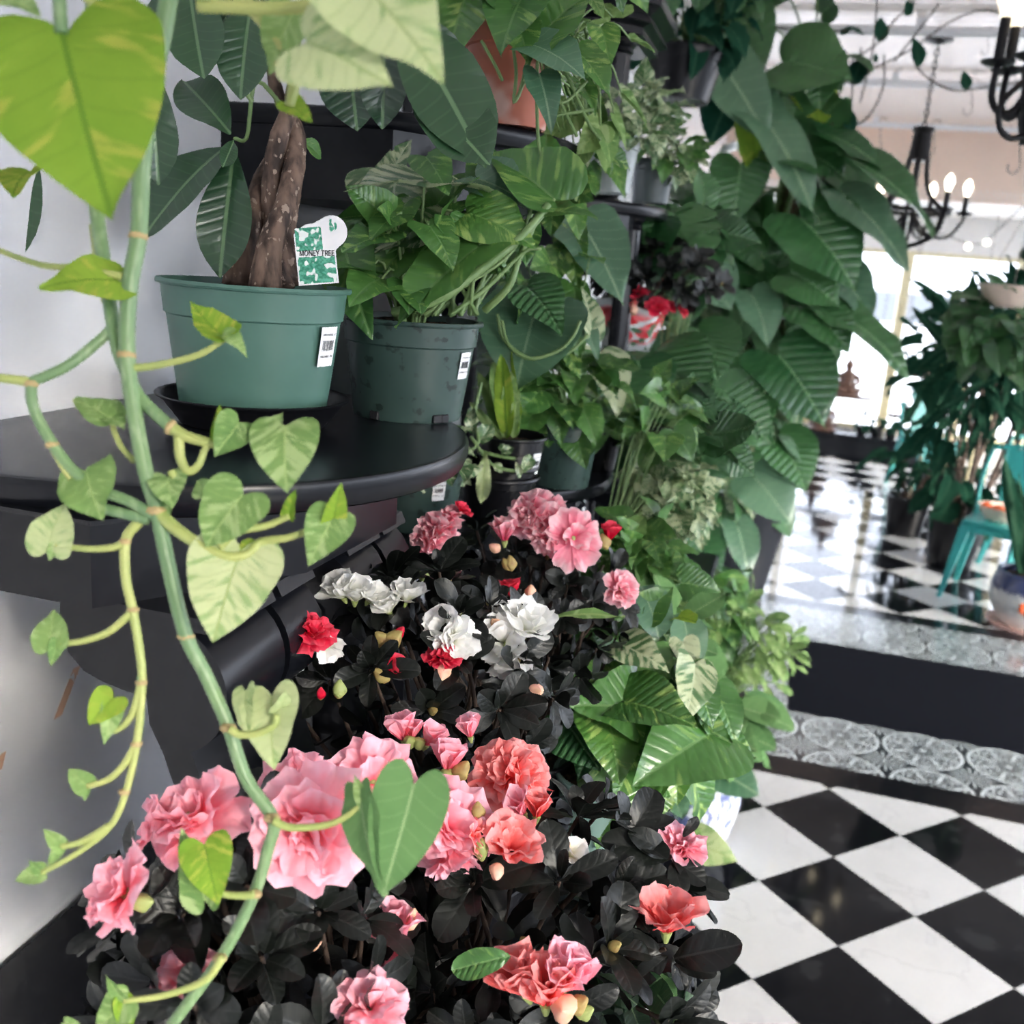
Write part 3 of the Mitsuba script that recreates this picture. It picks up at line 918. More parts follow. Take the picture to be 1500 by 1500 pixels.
def chandelier_far():
    k = thing('chandelier', 'black iron chandelier with lit candle bulbs hanging beyond the tall climbing plant', 'chandelier')
    D = 6.35
    top = ony(1363, 132, 6.05)
    top[2] = CEIL - 0.014
    hub = at(1347, 224, D)
    x, y = top[0], top[1]
    zb = lambda py: at(1350, py, D)[2]
    part(k, 'canopy', lathe([(0, 0), (0.07, 0), (0.075, -0.012), (0.02, -0.03), (0, -0.03)], 24, top), 'iron')
    chain(k, (x, y, CEIL - 0.04), (x, y, zb(226)), 14, 1.0)
    c = np.array([x, y, 0])
    z0, z1, z2 = zb(226), zb(262), zb(328)
    part(k, 'crown_cup', lathe([(0, z0), (0.055, z0), (0.058, z0 - 0.02), (0.048, z0 - 0.03), (0.055, z1), (0.065, z1 - 0.02), (0, z1 - 0.02)], 24, c), 'iron')
    R = 0.205
    for i in range(6):
        a = i * PI / 3 + 0.35
        d = np.array([math.cos(a), math.sin(a), 0])
        pts = [c + d * 0.05 + [0, 0, z1], c + d * 0.07 + [0, 0, z1 - 0.12], c + d * 0.11 + [0, 0, z2 + 0.08], c + d * R + [0, 0, z2], ]
        part(k, 'strap', tube(pts, [0.012, 0.012, 0.012, 0.012], 6, 14), 'iron', smooth=True)
        pts = [c + d * R + [0, 0, z2], c + d * 0.17 + [0, 0, z2 - 0.11], c + d * 0.08 + [0, 0, z2 - 0.17], c + [0, 0, z2 - 0.19]]
        part(k, 'lower_strap', tube(pts, 0.011, 6, 14), 'iron', smooth=True)
    part(k, 'ring', tube([c + np.array([R * math.cos(t), R * math.sin(t), z2]) for t in np.linspace(0, 2 * PI, 37)], 0.013, 7), 'iron', smooth=True)
    part(k, 'finial', lathe([(0, z2 - 0.22), (0.025, z2 - 0.21), (0.035, z2 - 0.19), (0.02, z2 - 0.17), (0, z2 - 0.17)], 16, c), 'iron')
    for i in range(6):
        a = i * PI / 3 + 0.05
        arm_up(k, c, a, R + 0.075, z2 - 0.01, z2 + 0.0, 0.9, 9.0, i == 0)


def chandelier_near():
    k = thing('chandelier', 'black iron chandelier with large pale bulbs at the top right edge, nearest of the two', 'chandelier')
    c0 = at(1530, 66, 2.75)
    c = np.array([c0[0], c0[1], 0])
    z = lambda py: at(1500, py, 2.75)[2]
    zt = z(80)
    part(k, 'stem', tube([c + [0, 0, zt - 0.2], c + [0, 0, CEIL - 0.02]], 0.009, 10), 'iron', smooth=True)
    part(k, 'canopy', lathe([(0, CEIL - 0.014), (0.06, CEIL - 0.014), (0.05, CEIL - 0.04), (0, CEIL - 0.04)], 24, c), 'iron')
    part(k, 'body', lathe([(0, z(200)), (0.02, z(195)), (0.035, z(165)), (0.02, z(140)), (0.04, z(115)), (0.05, z(95)), (0.02, z(80)), (0, z(80))], 24, c), 'iron')
    for i in range(6):
        a = PI + 0.12 + i * PI / 3
        d = np.array([math.cos(a), math.sin(a), 0])
        r = 0.115
        zt_ = z(88) + 0.0
        pts = [c + d * 0.025 + [0, 0, z(135)], c + d * 0.05 + [0, 0, z(158)], c + d * 0.085 + [0, 0, z(163)], c + d * r + [0, 0, z(140)], c + d * r + [0, 0, z(92)]]
        am = part(k, 'arm', tube(pts, 0.0095, 12, 30), 'iron', smooth=True)
        tip = c + d * r + [0, 0, z(92)]
        for nm, prof, mat in (('drip_pan', [(0, -0.010), (0.022, -0.010), (0.045, 0.0), (0.047, 0.006), (0.04, 0.004), (0, 0.0)], 'iron'),
                              ('candle_sleeve', [(0, 0), (0.0165, 0), (0.0165, 0.006), (0.0145, 0.012), (0.0145, 0.118), (0, 0.118)], 'iron')):
            kk = numbered(f'{am}__{nm}')
            scene[kk] = mikit.ply(lathe(prof, 24, tip), mat, smooth=35)
        kk = numbered(f'{am}__bulb')
        m = lathe([(0, 0.118), (0.016, 0.118), (0.022, 0.14), (0.040, 0.18), (0.043, 0.205), (0.034, 0.235), (0.015, 0.25), (0, 0.252)], 22, tip)
        scene[kk] = mikit.ply(m, pri((0.9, 0.85, 0.7), 0.3), smooth=True, emitter=lamp_bsdf('x', [0.055, 0.044, 0.030]))
        labels[kk] = {'label': 'large pale bulb'}
    for i in range(3):
        a = PI + 0.5 + i * 2 * PI / 3
        d = np.array([math.cos(a), math.sin(a), 0])
        part(k, 'lower_loop', tube([c + d * 0.03 + [0, 0, z(110)], c + d * 0.1 + [0, 0, z(150)], c + d * 0.095 + [0, 0, z(185)], c + d * 0.05 + [0, 0, z(200)], c + [0, 0, z(190)]], 0.0085, 10, 26), 'iron', smooth=True)


chandelier_far()
chandelier_near()

# string of small lights in front of the far wall
k = thing('fairy_lights', 'string of tiny warm lights hanging across the room in front of the far windows', 'string lights')
pts = [ony(x, y, 8.3) for x, y in ((1120, 300), (1190, 378), (1204, 394), (1260, 330), (1340, 330), (1419, 356), (1446, 350), (1500, 300))]
part(k, 'cable', tube(pts, 0.004, 5, 60), 'iron', smooth=True)
for p in [ony(x, y, 8.3) for x, y in ((1188, 378), (1204, 394), (1419, 357), (1446, 351), (1128, 315), (1162, 402), (1196, 448), (1228, 492))]:
    part(k, 'bulb', mikit.ply(blob(p + np.array([0, 0, -0.02]), 0.022, 1, 0, 2), pri((0.9, 0.9, 0.8), 0.3), smooth=True, emitter=lamp_bsdf('x', [0.5, 0.45, 0.34])), None)


# ------------------------------------------------------------------ the black cabinet with its hutch of round shelves
CTOP = 0.855


def dshape(cx, cy, r, back, n=40):
    """half round plan that runs straight back to the wall"""
    a = np.linspace(-PI / 2, PI / 2, n)
    pts = [(back, cy - r)] + [(cx + r * math.cos(t), cy + r * math.sin(t)) for t in a] + [(back, cy + r)]
    return np.array(pts)


def shelf_board(parent, cx, cy, r, z, t=0.03):
    levels = [z - t, z - t + 0.003, z - t * 0.55, z - 0.006, z - 0.0015, z]
    off = [-0.010, -0.004, 0.0, 0.0, -0.002, -0.006]
    m = stack(lambda k: dshape(cx, cy, r + off[k], WX + 0.001), levels)
    part(parent, 'shelf', m, 'black_paint', smooth=30)


def scroll_bracket(parent, y0, y1, z1, foot=None):
    """a heavy console seen from the side: square head, a fat roll in front, a hollow heel behind, then a plain leg"""
    cx, cz, R = -0.452, z1 - 0.066, 0.058
    prof = [(-0.55, z1), (-0.41, z1), (-0.404, z1 - 0.012)]
    prof += [(cx + R * math.cos(t), cz + R * math.sin(t)) for t in np.linspace(PI / 2 * 0.75, -PI / 2 * 0.72, 14)]
    zb = CTOP if foot is None else foot
    leg = [(-0.396, z1 - 0.20), (-0.392, zb + 0.03), (-0.375, zb + 0.024), (-0.375, zb), (-0.455, zb), (-0.455, zb + 0.024), (-0.440, zb + 0.03), (-0.440, z1 - 0.17)] if zb < z1 - 0.25 else [(-0.43, z1 - 0.15), (-0.45, z1 - 0.15)]
    prof += leg + [(-0.444, z1 - 0.153), (-0.454, z1 - 0.126), (-0.467, z1 - 0.101), (-0.469, z1 - 0.078), (-0.490, z1 - 0.076), (-0.512, z1 - 0.072), (-0.530, z1 - 0.066), (-0.545, z1 - 0.052), (-0.553, z1 - 0.03)]
    m = trimesh.creation.extrude_polygon(Polygon(prof).buffer(0), y1 - y0, engine='earcut')
    v = np.array(m.vertices)
    m = trimesh.Trimesh(np.stack([v[:, 0], y1 - v[:, 2], v[:, 1]], 1), m.faces, process=False)
    part(parent, 'scroll_bracket', m, 'black_paint', smooth=35)


def post(parent, x, y, z0, z1, r=0.022, flutes=9):
    """a fluted post with turned ends"""
    a = np.linspace(0, 2 * PI, flutes * 8 + 1)[:-1]
    rr = r * (1 - 0.10 * np.abs(np.sin(a * flutes / 2)) ** 0.7)
    plan = np.stack([x + rr * np.cos(a), y + rr * np.sin(a)], 1)
    part(parent, 'post', stack(lambda k: plan, [z0 + 0.03, z1 - 0.03]), 'black_gloss', smooth=40)
    for z, s in ((z0, 1), (z1, -1)):
        part(parent, 'post_collar', lathe([(0, 0), (r * 1.35, 0), (r * 1.4, 0.006 * s), (r * 1.3, 0.012 * s), (r * 1.05, 0.018 * s), (r * 1.15, 0.026 * s), (r * 0.95, 0.032 * s), (0, 0.032 * s)], 24, (x, y, z)), 'black_gloss')


cab = thing('display_cabinet', 'tall black painted cabinet against the white wall with half round shelves and scroll brackets', 'cabinet')
part(cab, 'cabinet_top', rbx(WX + 0.002, -0.115, 0.28, 2.92, CTOP - 0.035, CTOP, 0.008), 'black_paint', smooth=False)
part(cab, 'cabinet_body', rbx(WX + 0.002, -0.15, 0.31, 2.89, 0.09, CTOP - 0.035, 0.004), 'black_paint', smooth=False)
part(cab, 'plinth', rbx(WX + 0.002, -0.17, 0.33, 2.87, 0.0, 0.09, 0.004), 'black_paint', smooth=False)
for k in range(4):
    y0 = 0.36 + k * 0.63
    d = part(cab, 'cabinet_door', rbx(-0.152, -0.128, y0, y0 + 0.60, 0.13, CTOP - 0.06, 0.006), 'black_paint', smooth=False)
    kk = numbered(f'{d}__knob')
    scene[kk] = mikit.ply(blob((-0.118, y0 + (0.55 if k % 2 == 0 else 0.05), 0.52), 0.014, 1, 0.0, 2), 'hook_metal', smooth=True)
NZ, FZ = 1.47, 1.25
# near round shelf: board, faceted apron, brackets
shelf_board(cab, -0.63, 0.935, 0.315, NZ)
apron = np.array([(WX + 0.001, 0.622), (-0.505, 0.622), (-0.400, 0.785), (-0.394, 0.985), (-0.50, 1.10), (WX + 0.001, 1.10)])
part(cab, 'apron', stack(lambda k: apron, [1.372, NZ - 0.028]), 'black_paint', smooth=False)
part(cab, 'apron_bead', stack(lambda k: apron + np.sign(apron - [[-0.9, 0.935]]) * [0.004, 0.004], [1.446, 1.444, NZ - 0.028]), 'black_gloss', smooth=False)
for y0, y1 in ((0.640, 0.735), (0.745, 0.81), (0.885, 0.965), (0.975, 1.04)):
    scroll_bracket(cab, y0, y1, 1.372)
# far round shelf, lower
shelf_board(cab, -0.63, 1.965, 0.315, FZ)
apron2 = apron + [0, 1.03]
part(cab, 'apron', stack(lambda k: apron2, [FZ - 0.11, FZ - 0.028]), 'black_paint', smooth=False)
for y0, y1 in ((1.67, 1.765), (1.775, 1.86), (2.02, 2.1), (2.11, 2.19)):
    scroll_bracket(cab, y0, y1, FZ - 0.11)
# upper shelves with the same aprons and scrolls
UZ, UZ2 = 1.84, 1.82
for cy, z in ((1.50, UZ), (2.55, UZ2)):
    shelf_board(cab, -0.63, cy, 0.29, z, 0.028)
    ap = apron * [1, 0.92] + [-0.01, cy - 0.935 * 0.92]
    part(cab, 'apron', stack(lambda k: ap, [z - 0.115, z - 0.026]), 'black_paint', smooth=False)
    if cy < 2:
        scroll_bracket(cab, cy - 0.25, cy - 0.17, z - 0.115, z - 0.30)
    part(cab, 'back_board', rbx(WX + 0.001, WX + 0.03, cy - 0.26, cy + 0.26, NZ - 0.1 if cy < 2 else FZ, z - 0.027, 0.004), 'black_paint', smooth=False)
post(cab, -0.42, 2.50, FZ - 0.3, UZ2 - 0.026, 0.026)
post(cab, -0.46, 2.62, FZ - 0.3, UZ2 - 0.026, 0.026)
post(cab, -0.50, 2.53, UZ2, 2.20, 0.034)
# mirror frame and moulded cap above the far end
part(cab, 'mirror_frame', cat([rbx(WX + 0.001, WX + 0.03, 1.82, 1.88, UZ2, 2.22, 0.006), rbx(WX + 0.001, WX + 0.03, 2.84, 2.90, UZ2, 2.22, 0.006), rbx(WX + 0.001, WX + 0.03, 1.82, 2.90, 2.18, 2.25, 0.006)]), 'black_gloss', smooth=False)
bs('mirror_glass', two({'type': 'roughconductor', 'material': 'Al', 'alpha': 0.04, 'specular_reflectance': {'type': 'rgb', 'value': [0.8, 0.8, 0.82]}}))
part(cab, 'mirror', bx(WX + 0.001, WX + 0.012, 1.88, 2.84, UZ2, 2.18), 'mirror_glass', smooth=False)
offs = [0.0, 0.02, 0.02, 0.04, 0.035, 0.06, 0.06]
zs = [2.20, 2.21, 2.225, 2.235, 2.25, 2.27, 2.295]
cap = lambda k: np.array([(WX + 0.001, 2.44 - offs[k]), (-0.56 + offs[k], 2.44 - offs[k]), (-0.46 + offs[k], 2.52 - offs[k] * 0.4), (-0.46 + offs[k], 2.75 + offs[k]), (WX + 0.001, 2.75 + offs[k])])
part(cab, 'cornice', stack(cap, zs), 'black_gloss', smooth=False)


# ------------------------------------------------------------------ chairs, pots and the like in the far room
def metal_chair(x, y, rot, label):
    k = thing('metal_chair', label, 'chair', 'turquoise metal chairs')
    ca, sa = math.cos(rot), math.sin(rot)
    P = lambda a, b, z: np.array([x + a * ca - b * sa, y + a * sa + b * ca, z])

    def placed(m):
        v = np.array(m.vertices)
        return trimesh.Trimesh(np.stack([x + v[:, 0] * ca - v[:, 1] * sa, y + v[:, 0] * sa + v[:, 1] * ca, v[:, 2]], 1), m.faces, process=False)
    part(k, 'seat', placed(rbx(-0.18, 0.18, -0.18, 0.18, 0.43, 0.455, 0.010)), 'turquoise_metal', smooth=False)
    part(k, 'seat_skirt', placed(rbx(-0.17, 0.17, -0.17, 0.17, 0.39, 0.43, 0.006)), 'turquoise_metal', smooth=False)
    for a in (-1, 1):
        for b in (-1, 1):
            w = 0.019
            m = trimesh.convex.convex_hull(np.array([P(a * 0.15 + i, b * 0.15 + j, 0.43) for i in (-w * 1.5, w * 1.5) for j in (-w * 1.5, w * 1.5)] + [P(a * 0.21 + i, b * 0.21 + j, 0.0) for i in (-w * 0.6, w * 0.6) for j in (-w * 0.6, w * 0.6)]))
            lk = part(k, 'leg', m, 'turquoise_metal', smooth=False)
    for a in (-1, 1):
        part(k, 'back_post', tube([P(a * 0.165, 0.165, 0.44), P(a * 0.175, 0.20, 0.65), P(a * 0.15, 0.23, 0.83)], 0.012, 8, 10), 'turquoise_metal', smooth=True)
    part(k, 'top_rail', tube([P(-0.15, 0.23, 0.83), P(0, 0.245, 0.855), P(0.15, 0.23, 0.83)], 0.013, 8, 10), 'turquoise_metal', smooth=True)
    m = trimesh.convex.convex_hull(np.array([P(a * 0.06, 0.17 + b, z) for a in (-1, 1) for b in (0, 0.008) for z in (0.44,)] + [P(a * 0.07, 0.235 + b, 0.84) for a in (-1, 1) for b in (0, 0.008)]))
    part(k, 'back_slat', m, 'turquoise_metal', smooth=False)


metal_chair(1.29, 5.93, -0.35, 'turquoise metal chair with a bowl on its seat, right of the white floor')
metal_chair(1.62, 6.55, 0.2, 'turquoise metal chair farther back at the right edge, behind the bowl chair')
metal_chair(1.28, 9.1, 0.5, 'turquoise metal chair far away by the windows, half hidden by foliage')

k = thing('bowl', 'pale woven bowl of orange and white trinkets on the turquoise seat', 'bowl')
bc = np.array([1.29, 5.93, 0.456])
part(k, 'bowl_shell', lathe([(0, 0), (0.07, 0), (0.10, 0.02), (0.135, 0.08), (0.14, 0.085), (0.13, 0.084), (0.095, 0.026), (0, 0.012)], 32, bc), 'peach_paint')
rs = np.random.default_rng(5)
bs('orange_paint', two(pri((0.75, 0.14, 0.04), 0.5)))
for i in range(14):
    a, q = rs.uniform(0, 6.28), 0.09 * math.sqrt(rs.uniform(0, 1))
    part(k, 'trinket', blob(bc + [q * math.cos(a), q * math.sin(a), 0.05 + rs.uniform(0, 0.03)], (0.028, 0.022, 0.018), i, 0.2, 2), 'orange_paint' if i % 3 else 'paper_white', smooth=True)


# black soft sided and ceramic planters
def simple_pot(name, c, r1, r0, h, mat, label, cat_, seg=40, belly=0.0):
    k = thing(name, label, cat_)
    rm = lambda t: r0 + (r1 - r0) * t + belly * math.sin(PI * t)
    prof = [(0, 0), (r0 * 0.98, 0)] + [(rm(t), h * t) for t in np.linspace(0.02, 0.96, 14)] + [(r1 + 0.006, h * 0.965), (r1 + 0.008, h * 0.985), (r1 + 0.004, h), (r1 - 0.010, h), (r1 - 0.014, h * 0.97), (rm(0.8) - 0.012, h * 0.8), (0, h * 0.8)]
    part(k, 'pot', lathe(prof, seg, c), mat, smooth=35)
    g = lathe([(rm(0.86) - 0.011, 0), (rm(0.86) * 0.7, 0.006), (rm(0.86) * 0.3, 0.012), (0.001, 0.014)], 24)
    v = np.array(g.vertices)
    v[:, 2] += 0.012 * (meshkit.fbm(v * 60, 3) - 0.4)
    part(k, 'soil', trimesh.Trimesh(v + np.asarray(c) + [0, 0, h * 0.86], g.faces, process=False), 'soil', smooth=True)
    return k
# ------------------------------------------------------------------ near plants
# money tree in its green pot on a black saucer, on the near shelf
def tag_card(plant, name, outline2d, c, right, up, thick, bsdf, label=None):
    """a flat printed card"""
    m = trimesh.creation.extrude_polygon(Polygon(outline2d), thick, engine='earcut')
    n = np.cross(right, up)
    v = np.array(m.vertices)
    m = trimesh.Trimesh(v[:, :1] * right + v[:, 1:2] * up + v[:, 2:] * n + c, m.faces, process=False)
    return part(plant, name, m, bsdf, smooth=False, label=label)


def lettering(parent, text, c, right, up, h, bsdf='ink', bold=True, name='lettering', narrow=1.0):
    m = meshkit.text_mesh(text, h, 0.0003, bold)
    n = np.cross(right, up)
    v = np.array(m.vertices) * [narrow, 1, 1]
    key = numbered(f'{parent}__{name}')
    scene[key] = mikit.ply(trimesh.Trimesh(v[:, :1] * right + v[:, 1:2] * up + v[:, 2:] * n + c, m.faces, process=False), bsdf)
    return key


def price_sticker(plant, base, ang, r, z, w, h, tilt=0.0):
    """a white price label wrapped on the pot, with a bar code and two lines of small print"""
    def surf(a, b, lift=0.0):
        t = ang + a / r
        rr = r + b * tilt + lift
        return np.array([base[0] + rr * math.cos(t), base[1] + rr * math.sin(t), base[2] + z + b])

    def patch(a0, a1, b0, b1, lift, th=0.0004):
        n = 7
        A = np.linspace(a0, a1, n)
        v = [surf(a, b, l) for l in (lift, lift + th) for b in (b0, b1) for a in A]
        f = []
        q = lambda l, b, i: l * 2 * n + b * n + i
        for i in range(n - 1):
            f += [[q(1, 0, i), q(1, 0, i + 1), q(1, 1, i + 1), q(1, 1, i)], [q(0, 0, i), q(0, 1, i), q(0, 1, i + 1), q(0, 0, i + 1)], [q(0, 0, i), q(0, 0, i + 1), q(1, 0, i + 1), q(1, 0, i)], [q(0, 1, i), q(1, 1, i), q(1, 1, i + 1), q(0, 1, i + 1)]]
        return trimesh.Trimesh(*meshkit.arrays((np.array(v), np.array(f)))[:2], process=False)
    s = part(plant, 'price_sticker', patch(-w / 2, w / 2, -h / 2, h / 2, 0.0006), 'paper_white', smooth=30, label='white price sticker')
    rs = np.random.default_rng(11)
    bars = [patch(a, a + rs.uniform(0.0004, 0.001), -h * 0.10, h * 0.16, 0.0011, 0.0002) for a in np.linspace(-w * 0.36, w * 0.30, 13)]
    dots = [patch(a, a + w * 0.045, b, b + h * 0.05, 0.0011, 0.0002) for b in (h * 0.28, -h * 0.27) for a in np.linspace(-w * 0.38, w * 0.34, 9) if rs.uniform() < 0.85]
    key = numbered(f'{s}__print')
    scene[key] = mikit.ply(cat(bars + dots), 'ink')


POT1 = np.array([-0.561, 0.963, NZ + 0.0095])
k = thing('saucer', 'shallow black plastic saucer under the money tree pot', 'saucer')
sc = [(0, 0), (0.078, 0), (0.080, 0.002), (0.098, 0.026), (0.104, 0.029), (0.105, 0.031), (0.103, 0.032), (0.097, 0.030), (0.078, 0.008), (0, 0.008)]
part(k, 'dish', lathe(sc, 56, (POT1[0], POT1[1], NZ + 0.0008)), 'black_plastic', smooth=35)

mt = thing('money_tree', 'money tree with a braided trunk in a sage green pot on the near black shelf', 'potted plant')
nursery_pot(mt, POT1, 0.0985, 0.078, 0.143, 'green_plastic', soil=0.9)
top = POT1 + [0, 0, 0.128]
D1 = 1.05


def trunk(pts, r, label=None):
    p = [at(x, y, D1 + d) for x, y, d in pts]
    m = tube(p, r, 14, 44)
    v = np.array(m.vertices)
    n = meshkit.noise(v * 95, 4) - 0.5
    v += np.array(m.vertex_normals) * (n * 0.0022)[:, None]
    return part(mt, 'trunk', trimesh.Trimesh(v, m.faces, process=False), 'bark', smooth=True, label=label)


trunk([(352, 420, 0.01), (364, 340, 0.0), (382, 270, 0.015), (412, 215, 0.02), (425, 175, 0.0), (432, 150, -0.01)], [0.020, 0.0135, 0.0105, 0.009, 0.008, 0.007])
trunk([(388, 425, -0.025), (396, 360, -0.03), (418, 300, -0.022), (430, 240, -0.01), (428, 190, 0.0), (418, 160, 0.01), (404, 130, 0.012), (396, 90, 0.01)], [0.018, 0.0135, 0.0115, 0.0105, 0.009, 0.0075, 0.007, 0.006])
trunk([(408, 420, 0.005), (402, 340, 0.01), (398, 270, -0.005), (408, 205, -0.018), (424, 165, -0.012), (425, 150, -0.01), (430, 110, 0.0), (432, 60, 0.0)], [0.017, 0.0135, 0.011, 0.010, 0.009, 0.007, 0.006, 0.0055])
trunk([(424, 415, 0.012), (420, 340, 0.02), (428, 280, 0.018), (436, 230, 0.012), (434, 190, 0.012), (420, 165, 0.02)], [0.012, 0.011, 0.010, 0.009, 0.0085, 0.007])


def whorl(tip, D, ends, bsdf='leaf_money', stalk=None, **kw):
    """a hand of leaflets from one point"""
    C = at(*tip, D)
    if stalk:
        petiole(mt, [at(x, y, d) for x, y, d in stalk] + [C], 0.0026, 0.0020)
    for e in ends:
        ex, ey, dd, fr, fu = e[:5]
        o = dict(width=1.0, fold=0.22, bend=0.35, wave=0.02, n=14, m=5)
        o.update(kw)
        if len(e) > 5:
            o.update(e[5])
        T = at(ex, ey, D + dd)
        B = C + (T - C) * 0.06
        out = o.pop('outline', LANCE)
        leaf(mt, B, T, fr * CR + fu * CU - CF, out, bsdf, name='leaflet', **o)


whorl((344, 203), 1.03, [(212, 345, -0.02, -0.3, 0.5, dict(width=1.45)), (322, 408, 0.0, 0.1, 0.0, dict(width=0.98, bend=0.1)), (268, 118, 0.03, 0.2, 0.1, dict(width=1.35)), (326, 246, -0.03, 0.6, 0.3, dict(width=0.9))],
      stalk=[(418, 160, 1.05), (375, 120, 1.04), (362, 200, 1.05)])
whorl((275, -40), 1.0, [(299, 116, -0.02, 0.0, 0.2, dict(width=1.25)), (210, 90, 0.03, 0.0, 0.3), (340, 40, 0.03, 0.2, 0.4)])
whorl((372, -25), 1.0, [(352, 146, 0.0, 0.1, 0.1, dict(width=1.2)), (300, 60, 0.05, 0, 0.4), (420, 60, 0.04, 0.4, 0.3)], stalk=[(432, 60, 1.05), (405, 10, 1.03)])
whorl((214, 75), 0.98, [(232, 272, 0.02, 0.5, 0.1, dict(width=0.9)), (120, 110, 0.03, -0.2, 0.5)], stalk=[(370, 150, 1.03), (300, 60, 1.0)])
whorl((565, -10), 1.03, [(712, 246, 0.0, 0.2, 0.3, dict(width=1.1, bend=0.25)), (688, 142, 0.04, 0.3, 0.2), (560, 190, 0.03, 0.1, 0.1, dict(width=1.0)), (500, 150, 0.05, -0.3, 0.2), (640, -120, 0.02, 0, 0.5)],
      stalk=[(432, 60, 1.05), (470, -30, 1.04)])
whorl((590, 110), 1.04, [(717, 243, -0.02, 0.1, 0.5, dict(width=1.45, bend=0.2))], stalk=[(565, -10, 1.03)])
whorl((506, 10), 1.06, [(523, 192, 0.0, 0.0, 0.2, dict(width=1.4)), (450, 130, 0.03, -0.2, 0.3)], stalk=[(432, 60, 1.05)])
whorl((440, 205), 1.08, [(470, 230, 0.02, 0.2, 0.6, dict(width=2.0, outline=ELLIPSE))], 'leaf_pothos')
whorl((18, 130), 1.0, [(20, 392, 0.0, 0.2, 0.0, dict(width=0.9)), (-60, 300, 0.03, 0, 0)], stalk=[(214, 75, 0.98), (100, 50, 1.0)])
# plant tag: a round topped card with a printed leaf picture and a white name band
R_, U_ = unit(CR * 0.97 + CU * 0.10 + CF * 0.1), unit(CU - CR * 0.10)
U_ = unit(U_ - R_ * (U_ @ R_))
tc = at(437, 409, 0.985)
mm = 0.985 / FPX
ol = [(0, -10 * mm), (58 * mm, -10 * mm), (58 * mm, 38 * mm)] + [(56 * mm + 22 * mm * math.cos(t), 66 * mm + 24 * mm * math.sin(t)) for t in np.linspace(-1.2, PI * 0.92, 14)] + [(27 * mm + 22 * mm * math.cos(t), 64 * mm + 16 * mm * math.sin(t)) for t in np.linspace(1.0, 2.6, 6)] + [(0, 66 * mm)]
tg = tag_card(mt, 'plant_tag', ol, tc, R_, U_, 0.0006, 'paper_white', 'white plant tag reading MONEY TREE')
N_ = np.cross(R_, U_)


def pic(p, n, uv):
    a = fbm(p.x * 420, p.y * 420, p.z * 420, 2)
    b = noise(p.x * 340 + 7, p.y * 340, p.z * 210)
    return mix(mix((0.03, 0.22, 0.13), (0.10, 0.40, 0.27), smoothstep(0.3, 0.7, a)), (0.78, 0.84, 0.80), smoothstep(0.58, 0.72, b))


bs('tag_picture', two(pri(proc(pic), 0.4)))
for (x0, x1, y0, y1) in ((4, 54, -6, 29), (4, 38, 42, 72)):
    m = trimesh.creation.extrude_polygon(box(x0 * mm, y0 * mm, x1 * mm, y1 * mm).buffer(2 * mm), 0.0003, engine='earcut')
    v = np.array(m.vertices)
    key = numbered(f'{tg}__picture')
    scene[key] = mikit.ply(trimesh.Trimesh(v[:, :1] * R_ + v[:, 1:2] * U_ + v[:, 2:] * N_ + tc + N_ * 0.0008, m.faces, process=False), 'tag_picture')
m = trimesh.util.concatenate([trimesh.creation.extrude_polygon(Polygon([(a * mm, b * mm) for a, b in q]), 0.0003, engine='earcut') for q in ([(54, 84), (57, 84), (56, 78), (60, 70), (53, 64), (52, 74)], [(60, 78), (64, 80), (63, 70), (60, 66)])])
v = np.array(m.vertices)
key = numbered(f'{tg}__emblem')
scene[key] = mikit.ply(trimesh.Trimesh(v[:, :1] * R_ + v[:, 1:2] * U_ + v[:, 2:] * N_ + tc + N_ * 0.0008, m.faces, process=False), 'tag_picture')
sk = unit(R_ - 0.07 * U_)
NARROW = 50 * mm / (np.ptp(meshkit.text_mesh('MONEY TREE', 8.0 * mm, 0.0003, True).vertices[:, 0]))
lettering(tg, 'MONEY TREE', tc + R_ * 5 * mm + U_ * 33.5 * mm + N_ * 0.0009, sk, unit(np.cross(N_, sk)), 8.0 * mm, narrow=NARROW)
dc = POT1 - CAM
angc = math.atan2(-dc[1], -dc[0])
price_sticker(mt, POT1, angc + 0.93, 0.0925, 0.084, 0.028, 0.042, 0.14)

# pothos in the darker green pot beside it
POT2 = np.array([-0.448, 1.138, NZ])
ph = thing('golden_pothos', 'bushy green pothos in a dark green pot beside the money tree on the near shelf', 'potted plant')
nursery_pot(ph, POT2, 0.084, 0.067, 0.120, 'dark_green_plastic', soil=0.93)
dc = POT2 - CAM
angc = math.atan2(-dc[1], -dc[0])
price_sticker(ph, POT2, angc + 1.02, 0.0765, 0.070, 0.022, 0.032, 0.14)
